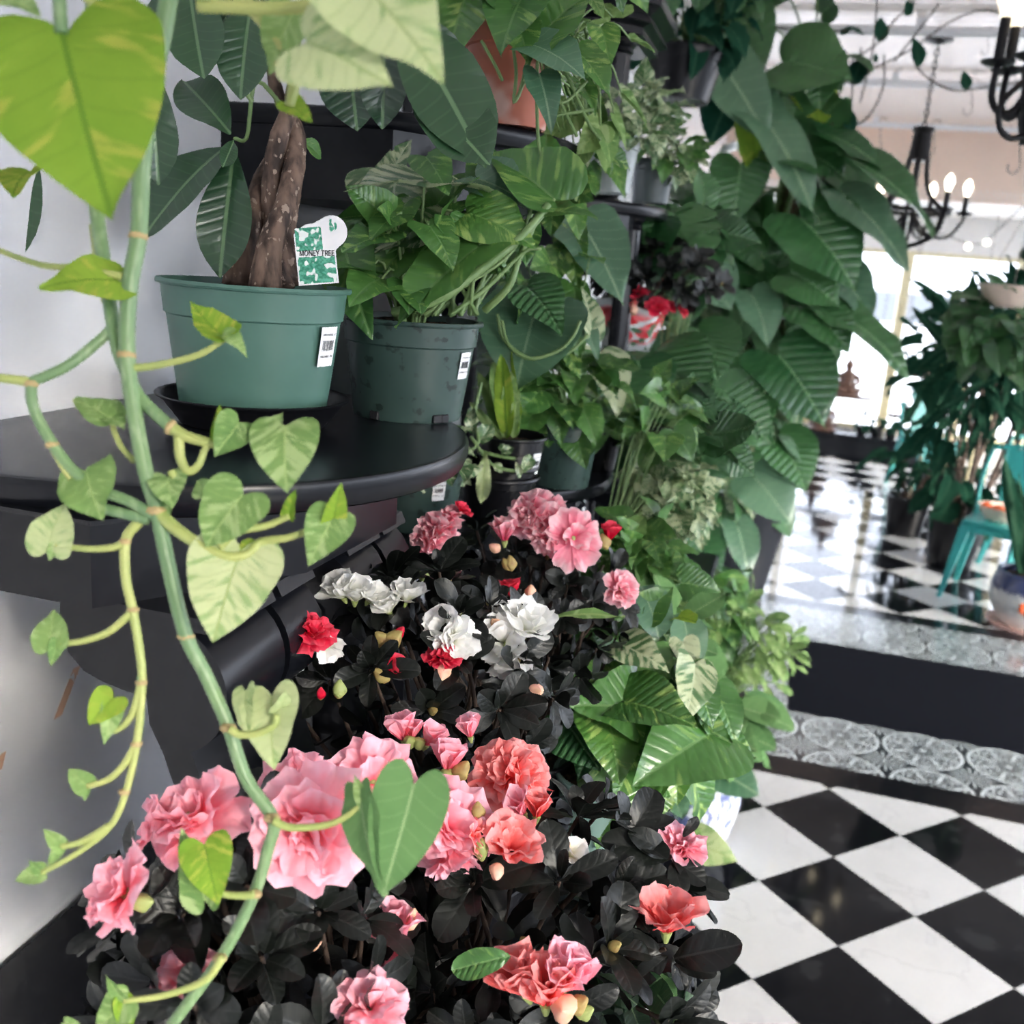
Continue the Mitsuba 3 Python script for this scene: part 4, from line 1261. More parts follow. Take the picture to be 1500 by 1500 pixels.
# drainage notches dark at the foot
for a in (0.55, 0.72, -0.6):
    t = angc + a
    part(ph, 'drain_notch', rbx(-0.006, 0.006, -0.003, 0.003, 0.001, 0.011, 0.001).apply_transform(trimesh.transformations.translation_matrix((POT2[0] + 0.0675 * math.cos(t), POT2[1] + 0.0675 * math.sin(t), NZ)) @ trimesh.transformations.rotation_matrix(t + PI / 2, (0, 0, 1))), 'ink', smooth=False)
S2 = lambda x, y, d=0.0: at(x, y, 1.2 + d)
hero(ph, [
    (668, 273, 503, 281, -0.02, -0.10, -0.2, 1.4, dict(width=0.95, bsdf='leaf_variegated', fold=0.15, bend=0.5, stem=[(640, 462, 0), (652, 370, -0.01), (664, 320, -0.02)])),
    (580, 262, 574, 356, 0.02, -0.02, -0.2, 0.2, dict(width=1.3, bsdf='leaf_variegated', n=16, m=5)),
    (570, 262, 603, 204, 0.03, 0.04, -0.2, 0.3, dict(width=0.75, bsdf='leaf_variegated')),
    (812, 292, 718, 228, -0.02, 0.02, -0.4, 1.0, dict(width=1.0, fold=0.5, bsdf='leaf_pothos', stem=[(625, 462, -0.03), (690, 405, -0.05), (760, 355, -0.05), (800, 310, -0.03)])),
    (795, 270, 800, 196, 0.05, 0.08, 0.2, 0.0, dict(width=1.05, stem=[(690, 460, 0.03), (770, 330, 0.04)])),
    (700, 262, 790, 312, 0.0, -0.02, 0.2, 0.6, dict(width=1.0, bsdf='leaf_bluegreen')),
    (735, 240, 690, 300, 0.04, 0.02, -0.2, 0.3, dict(width=1.2)),
    (686, 312, 786, 364, -0.05, -0.06, 0.3, 0.5, dict(width=1.15, bsdf='leaf_golden', fold=0.1)),
    (702, 362, 580, 482, -0.07, -0.10, -0.5, 0.5, dict(width=0.78, fold=0.3, stem=[(688, 460, -0.02), (694, 400, -0.06), (700, 372, -0.07)])),
    (505, 362, 545, 498, -0.06, -0.08, -0.3, 0.2, dict(width=0.7, stem=[(600, 462, 0), (540, 400, -0.04), (515, 366, -0.06)])),
    (782, 312, 876, 320, -0.01, -0.03, 0.1, 1.3, dict(width=0.9, fold=0.2)),
    (655, 335, 538, 376, -0.04, -0.05, -0.3, 0.8, dict(width=0.9, bsdf='leaf_variegated', stem=[(648, 450, 0), (640, 380, -0.04), (650, 345, -0.04)])),
    (605, 352, 528, 452, -0.03, -0.05, -0.5, 0.4, dict(width=0.95)),
    (622, 322, 566, 372, -0.03, -0.05, -0.3, 0.5, dict(width=0.95)),
    (548, 330, 512, 420, 0.0, -0.02, -0.5, 0.3, dict(width=0.95)),
    (748, 290, 706, 262, 0.03, 0.02, -0.3, 1.0, dict(width=0.9)),
    (762, 330, 770, 392, 0.0, -0.02, 0.3, 0.3, dict(width=0.9)),
    (640, 300, 690, 252, 0.05, 0.06, 0, 0.8, dict(width=0.9)),
    (596, 300, 500, 330, 0.03, 0.0, -0.2, 0.8, dict(width=0.9)),
    (720, 330, 660, 400, 0.0, -0.02, -0.2, 0.4, dict(width=0.9)),
], HEART, 'leaf_pothos', 1.2, fold=0.28, bend=0.45, wave=0.03)
rs = np.random.default_rng(21)
kit_ph = Kit(HEART, 'leaf_pothos', 8, seed=3, fold=(0.1, 0.4), bend=(0.2, 0.8), wave=(0.01, 0.05), width=(0.85, 1.05))
bushy(ph, POT2 + [0, 0, 0.112], 0.075, 0.20, 30, 0.075, kit_ph, 22, stem='green_stem')
for i in range(26):
    x0, x1 = rs.uniform(585, 700), rs.uniform(560, 800)
    y1 = rs.uniform(300, 390)
    d = rs.uniform(-0.04, 0.05)
    petiole(ph, [S2(x0, 462, d), S2(x0 * 0.6 + x1 * 0.4 + rs.uniform(-8, 8), 420, d), S2(x0 * 0.2 + x1 * 0.8, 370, d), S2(x1, y1, d)], 0.0030, 0.0020)
petiole(ph, [S2(575, 458, -0.06), S2(640, 440, -0.07), S2(700, 398, -0.07), S2(760, 350, -0.06), S2(803, 300, -0.04)], 0.0058, 0.0045, name='main_stem')
petiole(ph, [S2(710, 455, 0.0), S2(745, 420, -0.02), S2(760, 380, -0.02), S2(795, 300, 0.0)], 0.0050, 0.0035, name='main_stem')

# ------------------------------------------------------------------ the trailing vine in front
DV = 0.56
vn = thing('trailing_vine', 'long lime green pothos vine hanging down the left in front of everything', 'hanging plant')
V = lambda pts, d=0.0: [at(q[0], q[1], DV + d + (q[2] if len(q) > 2 else 0)) for q in pts]


def vstem(pts, r0, r1, bsdf='vine_stem', d=0.0, n=None, name='stem'):
    r = np.linspace(r0, r1, len(pts))
    return part(vn, name, tube(V(pts, d), r, 12, n or 8 * len(pts)), bsdf, smooth=True)


def vnode(x, y, r, d=0.0, ax=(0, 1)):
    p = at(x, y, DV + d)
    t = camdir(ax[0], ax[1])
    m = lathe([(0, -0.6), (0.8, -0.55), (1.12, -0.25), (1.18, 0.0), (1.10, 0.25), (0.85, 0.5), (0, 0.55)], 14, axis=t)
    v = np.array(m.vertices) * r
    v += (meshkit.noise(v * 700, 1) - 0.5)[:, None] * r * 0.25
    part(vn, 'stem_node', trimesh.Trimesh(v + p, m.faces, process=False), 'node_tan', smooth=True)


# main stem, thick
vstem([(252, -40, -0.02), (240, 40, -0.02), (222, 130, -0.015), (208, 240, -0.01), (203, 345, 0), (190, 420, 0), (186, 515, 0), (197, 605, 0), (213, 690, 0), (230, 748, 0), (247, 830, 0), (272, 930, 0.005), (302, 990, 0.01), (335, 1066, 0.012), (360, 1140, 0.012), (400, 1200, 0.012), (392, 1245, 0.014), (372, 1310, 0.014), (325, 1400, 0.012), (245, 1510, 0.01)],
      0.0052, 0.0034, n=130)
for q in ((203, 346, 0.0047), (186, 520, 0.0046), (230, 748, 0.0050), (273, 932, 0.0044), (335, 1066, 0.0042), (399, 1198, 0.0042), (373, 1310, 0.0036), (322, 1404, 0.0036)):
    vnode(q[0], q[1], q[2], 0.006 if q[1] > 800 else 0.0, (0.1, 1))
# second stem beside it
vstem([(140, 300, 0.02), (150, 370, 0.012), (160, 440, 0.01), (168, 490, 0.008), (178, 528, 0.004), (205, 582, 0.004), (250, 626, 0.0)], 0.0042, 0.0036, n=50)
vstem([(138, 330, 0.02), (150, 420, 0.018), (166, 460, 0.012)], 0.003, 0.003, 'lime_stem')
vstem([(250, 626), (275, 640), (320, 650), (360, 643), (392, 634)], 0.0036, 0.0019, 'lime_stem')
vnode(250, 626, 0.0040, 0, (0.8, -0.5))
vstem([(262, 640), (264, 670), (275, 690), (290, 682), (302, 655), (318, 640)], 0.0030, 0.0016, 'lime_stem')
# branch to the left
vstem([(166, 478, 0.01), (150, 495, 0.008), (100, 535, 0.0), (45, 560, -0.005)], 0.0032, 0.0030)
vstem([(45, 560, -0.005), (20, 556, -0.006), (-20, 552, -0.006)], 0.0030, 0.0024, 'lime_stem')
vstem([(45, 562, -0.005), (50, 600, 0), (78, 652, 0), (108, 690, 0), (140, 715, 0), (190, 735, 0), (232, 760, 0)], 0.0032, 0.0032, n=40)
vstem([(74, 650, 0), (90, 680, 0), (104, 702, 0)], 0.0022, 0.0018, 'lime_stem')
vnode(46, 562, 0.0036, -0.005)
vnode(77, 652, 0.0036, 0)
# branches to the right from the middle node
vstem([(232, 752, 0), (262, 778, -0.004), (296, 800, -0.006), (330, 815, -0.006), (362, 812, -0.004), (382, 794, 0), (420, 788, 0), (455, 776, 0)], 0.0040, 0.0018, 'lime_stem', n=44)
vstem([(320, 800, -0.006), (350, 778, -0.004), (390, 770, 0), (424, 756, 0)], 0.0028, 0.0018, 'lime_stem')
vstem([(150, 745, 0), (180, 752, 0), (218, 762, 0)], 0.0032, 0.0030)
vstem([(160, 610, 0.012), (175, 650, 0.01), (196, 676, 0.008)], 0.0016, 0.0018, 'lime_stem')
# thin side vine
vstem([(224, 744, 0), (200, 768, 0.002), (184, 792, 0.002), (184, 845, 0), (194, 892, 0), (204, 950, 0), (208, 1000, 0), (202, 1075, 0), (190, 1140, 0), (166, 1204, 0), (120, 1245, 0), (62, 1278, 0)], 0.0032, 0.0016, 'lime_stem', n=90)
vstem([(206, 990, 0), (206, 1050, 0.002), (200, 1090, 0.002)], 0.0022, 0.0022, 'vine_stem')
for q in ((183, 793), (195, 893), (207, 1000), (200, 1090), (182, 1160)):
    vnode(q[0], q[1], 0.0029, 0.0)
for p in ([(182, 795), (165, 802), (130, 804), (82, 799)], [(195, 895), (160, 925), (125, 938), (90, 943)], [(207, 1002), (196, 1040), (182, 1062), (166, 1072)], [(199, 1092), (180, 1122), (158, 1142), (128, 1152)], [(160, 1210), (130, 1228), (110, 1236), (90, 1240)],
          [(336, 1068), (352, 1076), (378, 1074), (402, 1062), (405, 1046)], [(400, 1202), (425, 1212), (470, 1210), (500, 1200), (526, 1182)], [(372, 1310), (355, 1312), (330, 1310), (306, 1302)], [(326, 1402), (300, 1436), (240, 1458), (182, 1466)],
          [(188, 540), (230, 535), (290, 520), (330, 496)], [(180, 405), (150, 400), (120, 392), (60, 388), (-20, 360)], [(250, 690), (255, 700), (246, 712)]):
    vstem(p, 0.0024, 0.0016, 'lime_stem', name='petiole')
# petioles and stems at the top, out of focus
vstem([(86, -60, -0.1), (87, 0, -0.1), (90, 50, -0.1)], 0.0030, 0.0032, d=0.0)
vstem([(95, -40, -0.03), (165, 35, -0.03), (205, 62, -0.03), (232, 52, -0.02)], 0.0030, 0.0036, 'lime_stem')
vstem([(340, -20, -0.05), (420, 75, -0.05), (430, 120, -0.05), (424, 158, -0.05)], 0.0036, 0.0028, 'lime_stem')
vstem([(290, 8, -0.1), (400, 12, -0.1), (480, 5, -0.1), (560, -12, -0.1)], 0.0032, 0.003, 'lime_stem')
vstem([(405, 95, -0.05), (440, 75, -0.06), (480, 40, -0.08), (505, -10, -0.09)], 0.002, 0.002, 'lime_stem')
lw = dict(n=16, m=6)
hero(vn, [
    (92, 52, 165, 322, -0.10, -0.12, 0.1, 0.25, dict(outline=HEART_WIDE, width=0.80, bsdf='leaf_lime', fold=0.10, bend=0.35, wave=0.02, n=24, m=10)),
    (172, 412, 58, 424, 0.0, -0.02, 0.0, 0.6, dict(width=1.0, bsdf='leaf_lime', fold=0.12, bend=0.7)),
    (518, -40, 650, 122, -0.13, -0.13, 0.2, 0.1, dict(width=0.95, bsdf='leaf_pale', fold=0.12, bend=0.4, n=20, m=8)),
    (448, 60, 576, 128, -0.12, -0.13, -0.2, 0.1, dict(width=1.0, bsdf='leaf_pale', fold=0.15)),
    (430, 20, 395, 110, -0.06, -0.04, 0.0, 0.2, dict(width=0.9, bsdf='leaf_vine')),
    (420, 150, 458, 180, -0.05, -0.05, 0.2, 0.3, dict(width=0.9, bsdf='leaf_lime')),
    (250, -20, 330, 10, -0.1, -0.1, 0, 0.8, dict(width=0.8, bsdf='leaf_pale')),
    (-20, -10, 60, 25, -0.08, -0.09, 0, 0.8, dict(width=0.9, bsdf='leaf_vine')),
    (45, 250, 18, 290, 0.03, 0.0, 0, 0.2, dict(width=0.9, bsdf='leaf_lime')),
    (328, 494, 362, 524, 0.0, 0.0, 0.9, 0.5, dict(width=0.75, bsdf='leaf_vine', fold=0.8)),
    (330, 494, 278, 440, 0.0, 0.01, 0.4, 0.6, dict(width=0.75, bsdf='leaf_lime', fold=0.35, bend=-0.6)),
    (160, 612, 106, 586, 0.01, 0.02, 0.2, 1.2, dict(width=0.85, bsdf='leaf_vine', fold=0.2)),
    (162, 612, 182, 630, 0.01, 0.0, 0.5, 0.9, dict(width=0.9, bsdf='leaf_vine')),
    (318, 640, 322, 592, 0.0, 0.0, 0.5, 0.1, dict(width=0.5, bsdf='leaf_lime', fold=0.6)),
    (350, 620, 314, 669, 0.0, -0.01, 0.3, 0.1, dict(width=1.05, bsdf='leaf_vine', fold=0.2)),
    (392, 634, 414, 604, 0.0, 0.01, -0.3, 0.1, dict(width=0.85, bsdf='leaf_vine', fold=0.4, bend=-0.3)),
    (418, 626, 420, 723, 0.0, -0.01, 0.1, 0.0, dict(outline=HEART_WIDE, width=0.86, bsdf='leaf_vine', fold=0.12, bend=0.9)),
    (128, 692, 150, 762, 0.0, -0.01, -0.1, 0.2, dict(outline=HEART_WIDE, width=1.02, bsdf='leaf_vine', fold=0.15, bend=0.7, wave=0.06)),
    (246, 698, 252, 744, 0.0, -0.012, 0.2, 0.1, dict(outline=HEART_WIDE, width=0.85, bsdf='leaf_vine', fold=0.2)),
    (250, 722, 246, 768, 0.0, 0.0, -0.4, 0.1, dict(width=0.75, bsdf='leaf_vine', fold=0.3)),
    (356, 725, 302, 802, -0.006, -0.012, 0.0, 0.25, dict(outline=HEART_WIDE, width=0.95, bsdf='leaf_vine', fold=0.2, bend=0.6)),
    (300, 720, 290, 704, -0.006, 0.0, -0.3, 0.2, dict(width=1.4, bsdf='leaf_vine', fold=0.3)),
    (352, 806, 312, 942, -0.004, -0.02, 0.1, 0.15, dict(outline=HEART_WIDE, width=0.86, bsdf='leaf_pale', fold=0.10, bend=0.35, wave=0.03, n=20, m=8)),
    (375, 800, 345, 812, 0.004, -0.006, 0.1, 0.9, dict(width=1.0, bsdf='leaf_lime')),
    (424, 756, 434, 716, 0.0, 0.0, -0.3, 0.2, dict(width=0.62, bsdf='leaf_lime', fold=0.45)),
    (488, 756, 452, 829, 0.0, -0.01, 0.2, 0.15, dict(width=0.95, bsdf='leaf_vine', fold=0.2)),
    (456, 778, 461, 752, 0.0, 0.0, -0.3, 0.1, dict(width=0.8, bsdf='leaf_vine', fold=0.4)),
    (486, 770, 500, 706, 0.0, 0.0, 0.4, 0.0, dict(width=0.62, bsdf='leaf_lime', fold=0.35)),
    (72, 804, 96, 738, 0.0, 0.01, -0.1, 0.2, dict(outline=HEART_WIDE, width=0.92, bsdf='leaf_pale', fold=0.1, bend=0.8)),
    (80, 800, 72, 822, 0.0, 0.0, 0.3, 0.1, dict(width=0.8, bsdf='leaf_vine')),
    (76, 945, 80, 894, 0.0, 0.01, -0.1, 0.2, dict(outline=HEART_WIDE, width=0.92, bsdf='leaf_vine', fold=0.15, bend=0.8)),
    (84, 940, 74, 976, 0.0, 0.0, 0.5, 0.1, dict(width=0.65, bsdf='leaf_vine', fold=0.4)),
    (166, 1022, 130, 1062, 0.0, -0.01, 0.1, 0.2, dict(outline=HEART_WIDE, width=0.92, bsdf='leaf_lime', fold=0.25, bend=0.6)),
    (166, 1030, 152, 1091, 0.0, -0.004, 0.6, 0.2, dict(width=0.62, bsdf='leaf_vine', fold=0.3)),
    (128, 1152, 100, 1126, 0.0, 0.0, 0.0, 0.4, dict(outline=HEART_WIDE, width=0.78, bsdf='leaf_vine', fold=0.2)),
    (126, 1154, 124, 1174, 0.0, 0.0, 0.4, 0.1, dict(width=0.7, bsdf='leaf_vine')),
    (90, 1240, 63, 1214, 0.0, 0.0, 0.3, 0.4, dict(width=0.7, bsdf='leaf_vine', fold=0.4)),
    (88, 1241, 70, 1268, 0.0, 0.0, 0.3, -0.1, dict(width=0.6, bsdf='leaf_vine', fold=0.4)),
    (62, 1278, 22, 1290, 0.0, 0.0, 0.0, 0.5, dict(width=0.8, bsdf='leaf_vine', fold=0.35)),
    (60, 1278, 42, 1260, 0.0, 0.0, 0.3, 0.4, dict(width=0.7, bsdf='leaf_vine', fold=0.4)),
    (398, 1020, 402, 1127, 0.012, -0.004, -0.1, 0.2, dict(outline=HEART_WIDE, width=0.72, bsdf='leaf_pale', fold=0.2, bend=0.5)),
    (360, 1012, 366, 1082, 0.012, 0.0, -0.5, 0.1, dict(width=0.65, bsdf='leaf_pale', fold=0.2)),
    (410, 1044, 418, 1012, 0.010, 0.0, 0.5, 0.1, dict(width=0.9, bsdf='leaf_pale', fold=0.2)),
    (528, 1166, 566, 1312, 0.0, -0.01, -0.9, 0.1, dict(width=0.62, bsdf='leaf_mid', fold=0.15, bend=0.5)),
    (606, 1150, 560, 1312, 0.0, -0.01, 0.2, 0.2, dict(outline=HEART_WIDE, width=0.62, bsdf='leaf_mid', fold=0.12, bend=0.5, wave=0.02, n=18, m=7)),
    (540, 1180, 519, 1134, 0.0, 0.0, -0.3, 0.2, dict(width=0.6, bsdf='leaf_vine', fold=0.4)),
    (300, 1238, 320, 1326, 0.0, -0.01, 0.3, 0.1, dict(width=0.95, bsdf='leaf_lime', fold=0.25, bend=0.7)),
    (300, 1318, 264, 1214, 0.006, 0.006, -0.2, 0.1, dict(width=0.62, bsdf='leaf_vine', fold=0.25, bend=-0.3)),
    (182, 1466, 155, 1428, 0.0, 0.0, -0.3, 0.3, dict(width=0.5, bsdf='leaf_vine', fold=0.4)),
    (186, 1466, 140, 1512, 0.0, 0.0, 0.0, 0.5, dict(width=0.95, bsdf='leaf_vine', fold=0.2)),
    (95, 1498, 125, 1506, 0.0, 0.0, 0.0, 0.5, dict(width=0.6, bsdf='leaf_vine', fold=0.2)),
    (180, 1466, 190, 1520, 0.0, 0.0, 0.5, 0.1, dict(width=0.6, bsdf='leaf_lime', fold=0.3)),
], HEART, 'leaf_vine', DV, fold=0.25, bend=0.5, wave=0.03, **lw)

# basket above the frame that the vine hangs from
bk = np.array([*at(300, -330, 0.62)[:2], 2.02])
hang = part(vn, 'hanging_pot', lathe(pot_profile(0.11, 0.085, 0.12), 40, bk), 'black_plastic', smooth=35)
part(vn, 'soil', lathe([(0.1, 0), (0.05, 0.004), (0.001, 0.006)], 24, bk + [0, 0, 0.10]), 'soil')
for a in (0, 2.1, 4.2):
    part(vn, 'hanger_wire', tube([bk + [0.112 * math.cos(a), 0.112 * math.sin(a), 0.115], bk + [0, 0, 0.5], [bk[0], bk[1], CEIL - 0.012]], 0.0014, 6), 'hook_metal')
for x, y, d in ((252, -40, DV - 0.02), (86, -60, DV - 0.1), (95, -40, DV - 0.03), (340, -20, DV - 0.05), (505, -10, DV - 0.09), (140, 300, DV + 0.02)):
    p = at(x, y, d)
    e = bk + unit(np.append((p - bk)[:2], 0)) * 0.11 + [0, 0, 0.125]
    part(vn, 'stem', tube([p, p * 0.5 + e * 0.5 + [0, 0, -0.02], e, bk + [0, 0, 0.105]], [0.0034] * 4, 8, 20), 'vine_stem', smooth=True)

# ------------------------------------------------------------------ azaleas
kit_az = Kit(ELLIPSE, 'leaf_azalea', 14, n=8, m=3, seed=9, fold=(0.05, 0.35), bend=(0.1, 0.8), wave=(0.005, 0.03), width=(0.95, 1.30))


def azalea(label, pot_c, pot_r, crown, radii, n_ros, L, seed, blooms, buds, cat_='flowering plant', face=(0.15, -0.75, 0.75), pot_mat='black_plastic', pot_h=0.11, inner=240):
    k = thing('azalea', label, cat_)
    rs = np.random.default_rng(seed)
    crown = np.asarray(crown, float)
    nursery_pot(k, np.asarray(pot_c, float), pot_r, pot_r * 0.8, pot_h, pot_mat, seg=36)
    root = np.asarray(pot_c, float) + [0, 0, pot_h * 0.86]
    face = unit(face)
    tips = []
    tries = 0
    while len(tips) < n_ros and tries < 4000:
        tries += 1
        d = unit(rs.normal(0, 1, 3))
        if d @ face < -0.15 or d[2] < -0.5:
            continue
        p = crown + d * np.asarray(radii) * rs.uniform(0.82, 1.05)
        if all(np.linalg.norm(p - q[0]) > L * 0.95 for q in tips):
            tips.append((p, unit(d + 0.35 * face + rs.normal(0, 0.2, 3))))
    total = 0
    for p, ax in tips:
        x = unit(np.cross(ax, [0.3, 0.5, 0.81]))
        y = np.cross(ax, x)
        m = rs.integers(7, 10)
        off = rs.uniform(0, 6.28)
        for i in range(m):
            if total >= 262:
                break
            ph_ = off + i * 2.4
            el = math.radians(rs.uniform(48, 92) if i < 6 else rs.uniform(20, 45))
            out = math.cos(el) * ax + math.sin(el) * (math.cos(ph_) * x + math.sin(ph_) * y)
            N = math.sin(el) * ax - math.cos(el) * (math.cos(ph_) * x + math.sin(ph_) * y) + rs.normal(0, 0.15, 3)
            s = L * rs.uniform(0.7, 1.1) * (1 if i < 6 else 0.7)
            kit_az.put(k, p + out * 0.004, p + out * s, N)
            total += 1
        part(k, 'branch', tube([root + rs.normal(0, 0.01, 3) * [1, 1, 0.1], (root + p) / 2 + rs.normal(0, 0.015, 3), p], [0.004, 0.003, 0.0018], 6, 9), 'dark_bark', smooth=True)
        if rs.uniform() < 0.22:
            bud(k, p + ax * 0.002, ax, L * rs.uniform(0.22, 0.32), 'bud_scale', fat=0.34)
    ms = []
    for i in range(inner):
        d = unit(rs.normal(0, 1, 3))
        p = crown + d * np.asarray(radii) * rs.uniform(0.35, 0.85)
        out = unit(d + rs.normal(0, 0.7, 3))
        ms.append(kit_az.mesh(p, p + out * L * rs.uniform(0.6, 1.0), unit(d + rs.normal(0, 0.4, 3))))
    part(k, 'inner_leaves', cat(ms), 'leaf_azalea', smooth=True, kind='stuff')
    for b in blooms:
        x, y, D, R, bs_, ax = b[:6]
        kw = b[6] if len(b) > 6 else {}
        flower(k, at(x, y, D), camdir(*ax), R, bs_, **kw)
    for b in buds:
        x, y, D, Lb, bs_, ax = b[:6]
        if bs_.startswith('petal') and Lb >= 0.016:
            flower(k, at(x, y, D), camdir(*ax), Lb * 1.15, bs_, whorls=((4, 15, 1.0), (3, 6, 0.92)), name='bud', frill=0.05, hi=False)
        else:
            bud(k, at(x, y, D) - camdir(*ax) * Lb * 0.5, camdir(*ax), Lb, bs_, fat=b[6] if len(b) > 6 else 0.36)
    return k


C0 = CTOP
TULIP = ((5, 38, 1.0), (4, 24, 0.9), (3, 12, 0.7))
BUDDY = ((5, 17, 1.0), (4, 11, 0.95), (3, 5, 0.9))
CUP = ((5, 30, 1.0), (4, 20, 0.95), (3, 8, 0.85))
HALF = ((6, 58, 1.0), (5, 36, 0.85), (4, 18, 0.62))
azalea('azalea with big frilly light pink blooms at the bottom left, nearest the viewer', (-0.275, 0.575, C0), 0.070, at(372, 1402, 0.74), (0.100, 0.115, 0.115), 36, 0.044, 31,
       [(272, 1180, 0.64, 0.036, 'petal_pink', (-0.5, 0.8, 0.7)), (225, 1203, 0.645, 0.024, 'petal_pink', (-1, 0.2, 0.4), dict(whorls=TULIP)), (262, 1222, 0.635, 0.024, 'petal_pink', (-0.2, -0.7, 0.7), dict(whorls=HALF)),
        (420, 1152, 0.72, 0.034, 'petal_pink', (-0.3, 0.7, 0.7)), (450, 1128, 0.735, 0.020, 'petal_pink', (0.4, 0.9, 0.3), dict(whorls=HALF)),
        (458, 1215, 0.62, 0.042, 'petal_pink', (0.1, 0.15, 1.0), dict(frill=0.08)), (430, 1235, 0.625, 0.030, 'petal_pink', (-0.5, -0.5, 0.8), dict(whorls=HALF)),
        (160, 1300, 0.62, 0.030, 'petal_pink', (-0.7, 0.5, 0.5), dict(whorls=HALF)), (168, 1335, 0.618, 0.022, 'petal_pink', (-0.4, -0.7, 0.5), dict(whorls=TULIP)),
        (268, 1422, 0.66, 0.024, 'petal_pink', (-0.2, 0.8, 0.5), dict(whorls=HALF)), (548, 1135, 0.78, 0.040, 'petal_pink', (0.2, 0.6, 0.8)),
        (545, 1468, 0.66, 0.026, 'petal_pink', (0.2, 0.8, 0.6), dict(whorls=HALF))],
       [(460, 1378, 0.66, 0.013, 'bud_peach', (0.1, 1, 0.3)), (446, 1380, 0.66, 0.011, 'bud_peach', (-0.3, 1, 0.3)), (355, 1420, 0.64, 0.014, 'calyx_green', (0, 1, 0.3)), (210, 1322, 0.62, 0.016, 'calyx_green', (0.9, 0.2, 0.3))])
azalea('azalea with coral and pink half open blooms at the bottom centre', (-0.215, 0.79, C0), 0.075, at(775, 1410, 0.88), (0.15, 0.15, 0.14), 38, 0.050, 32,
       [(735, 1128, 0.86, 0.036, 'petal_coral', (-0.2, 0.6, 0.8)), (775, 1132, 0.865, 0.034, 'petal_coral', (0.5, 0.5, 0.7)),
        (668, 1200, 0.78, 0.040, 'petal_pink', (0.3, 0.5, 0.6), dict(whorls=HALF)), (640, 1230, 0.775, 0.032, 'petal_pink', (-0.3, -0.1, 0.9), dict(whorls=HALF)), (665, 1265, 0.77, 0.026, 'petal_pink', (0.2, -1, 0.4), dict(whorls=TULIP)), (700, 1228, 0.775, 0.018, 'petal_coral', (0.9, 0.3, 0.3), dict(whorls=TULIP)),
        (752, 1235, 0.78, 0.034, 'petal_coral', (0.2, 0.7, 0.6), dict(whorls=TULIP)),
        (1002, 1230, 0.86, 0.024, 'petal_pink', (0.3, 0.8, 0.5), dict(whorls=HALF)), (1010, 1252, 0.858, 0.018, 'petal_rose', (0.4, -0.6, 0.7), dict(whorls=HALF)),
        (978, 1338, 0.80, 0.040, 'petal_coral', (0.05, 1.0, 0.15), dict(whorls=TULIP)),
        (570, 1362, 0.74, 0.036, 'petal_pink', (-0.1, 1, 0.25), dict(whorls=BUDDY)), (576, 1398, 0.738, 0.018, 'petal_pink', (0.4, -1, 0.3), dict(whorls=BUDDY)), (760, 1432, 0.72, 0.038, 'petal_coral', (-0.4, 1, 0.3), dict(whorls=BUDDY)), (800, 1446, 0.712, 0.040, 'petal_coral', (0.0, 1, 0.35), dict(whorls=BUDDY)), (830, 1428, 0.72, 0.036, 'petal_pink', (0.3, 1, 0.3), dict(whorls=BUDDY))],
       [(603, 1345, 0.745, 0.018, 'bud_peach', (0.3, 1, 0.2)),
        (825, 1477, 0.71, 0.022, 'bud_peach', (-0.1, 0.3, 1), 0.46),
        (848, 1470, 0.72, 0.020, 'bud_scale', (0.5, 0.6, 0.4)), (858, 1482, 0.72, 0.016, 'calyx_green', (0.6, 0.5, 0.4)),
        (657, 1110, 0.84, 0.026, 'petal_pink', (0.1, 1, 0.2), 0.34), (655, 1135, 0.84, 0.016, 'calyx_green', (0, -0.2, 1)), (677, 1128, 0.84, 0.020, 'bud_scale', (0.5, 0.8, 0.2)),
        (588, 1068, 0.86, 0.024, 'petal_pink', (-0.2, 1, 0.2)), (604, 1070, 0.86, 0.016, 'petal_pink', (0, 1, 0.2)), (600, 1086, 0.855, 0.016, 'calyx_green', (0, 0.5, 0.9)), (614, 1088, 0.855, 0.016, 'calyx_green', (0.2, 0.5, 0.9)), (632, 1080, 0.86, 0.020, 'petal_pink', (0.5, 0.8, 0.2)),
        (686, 1066, 0.88, 0.020, 'petal_pink', (-0.2, 1, 0.2)), (760, 1180, 0.82, 0.022, 'petal_pink', (-0.4, 0.8, 0.4)), (788, 1180, 0.82, 0.024, 'petal_coral', (0.1, 1, 0.3)), (727, 1278, 0.76, 0.016, 'bud_peach', (0, -0.4, 0.9)), (700, 1187, 0.79, 0.016, 'bud_scale', (0, 1, 0.2)),
        (822, 1240, 0.80, 0.019, 'bud_peach', (0, 0.5, 0.9), 0.42), (838, 1250, 0.80, 0.019, 'petal_white', (0.3, 0.5, 0.8), 0.42), (705, 1245, 0.772, 0.018, 'calyx_green', (0.1, -1, 0.2))])
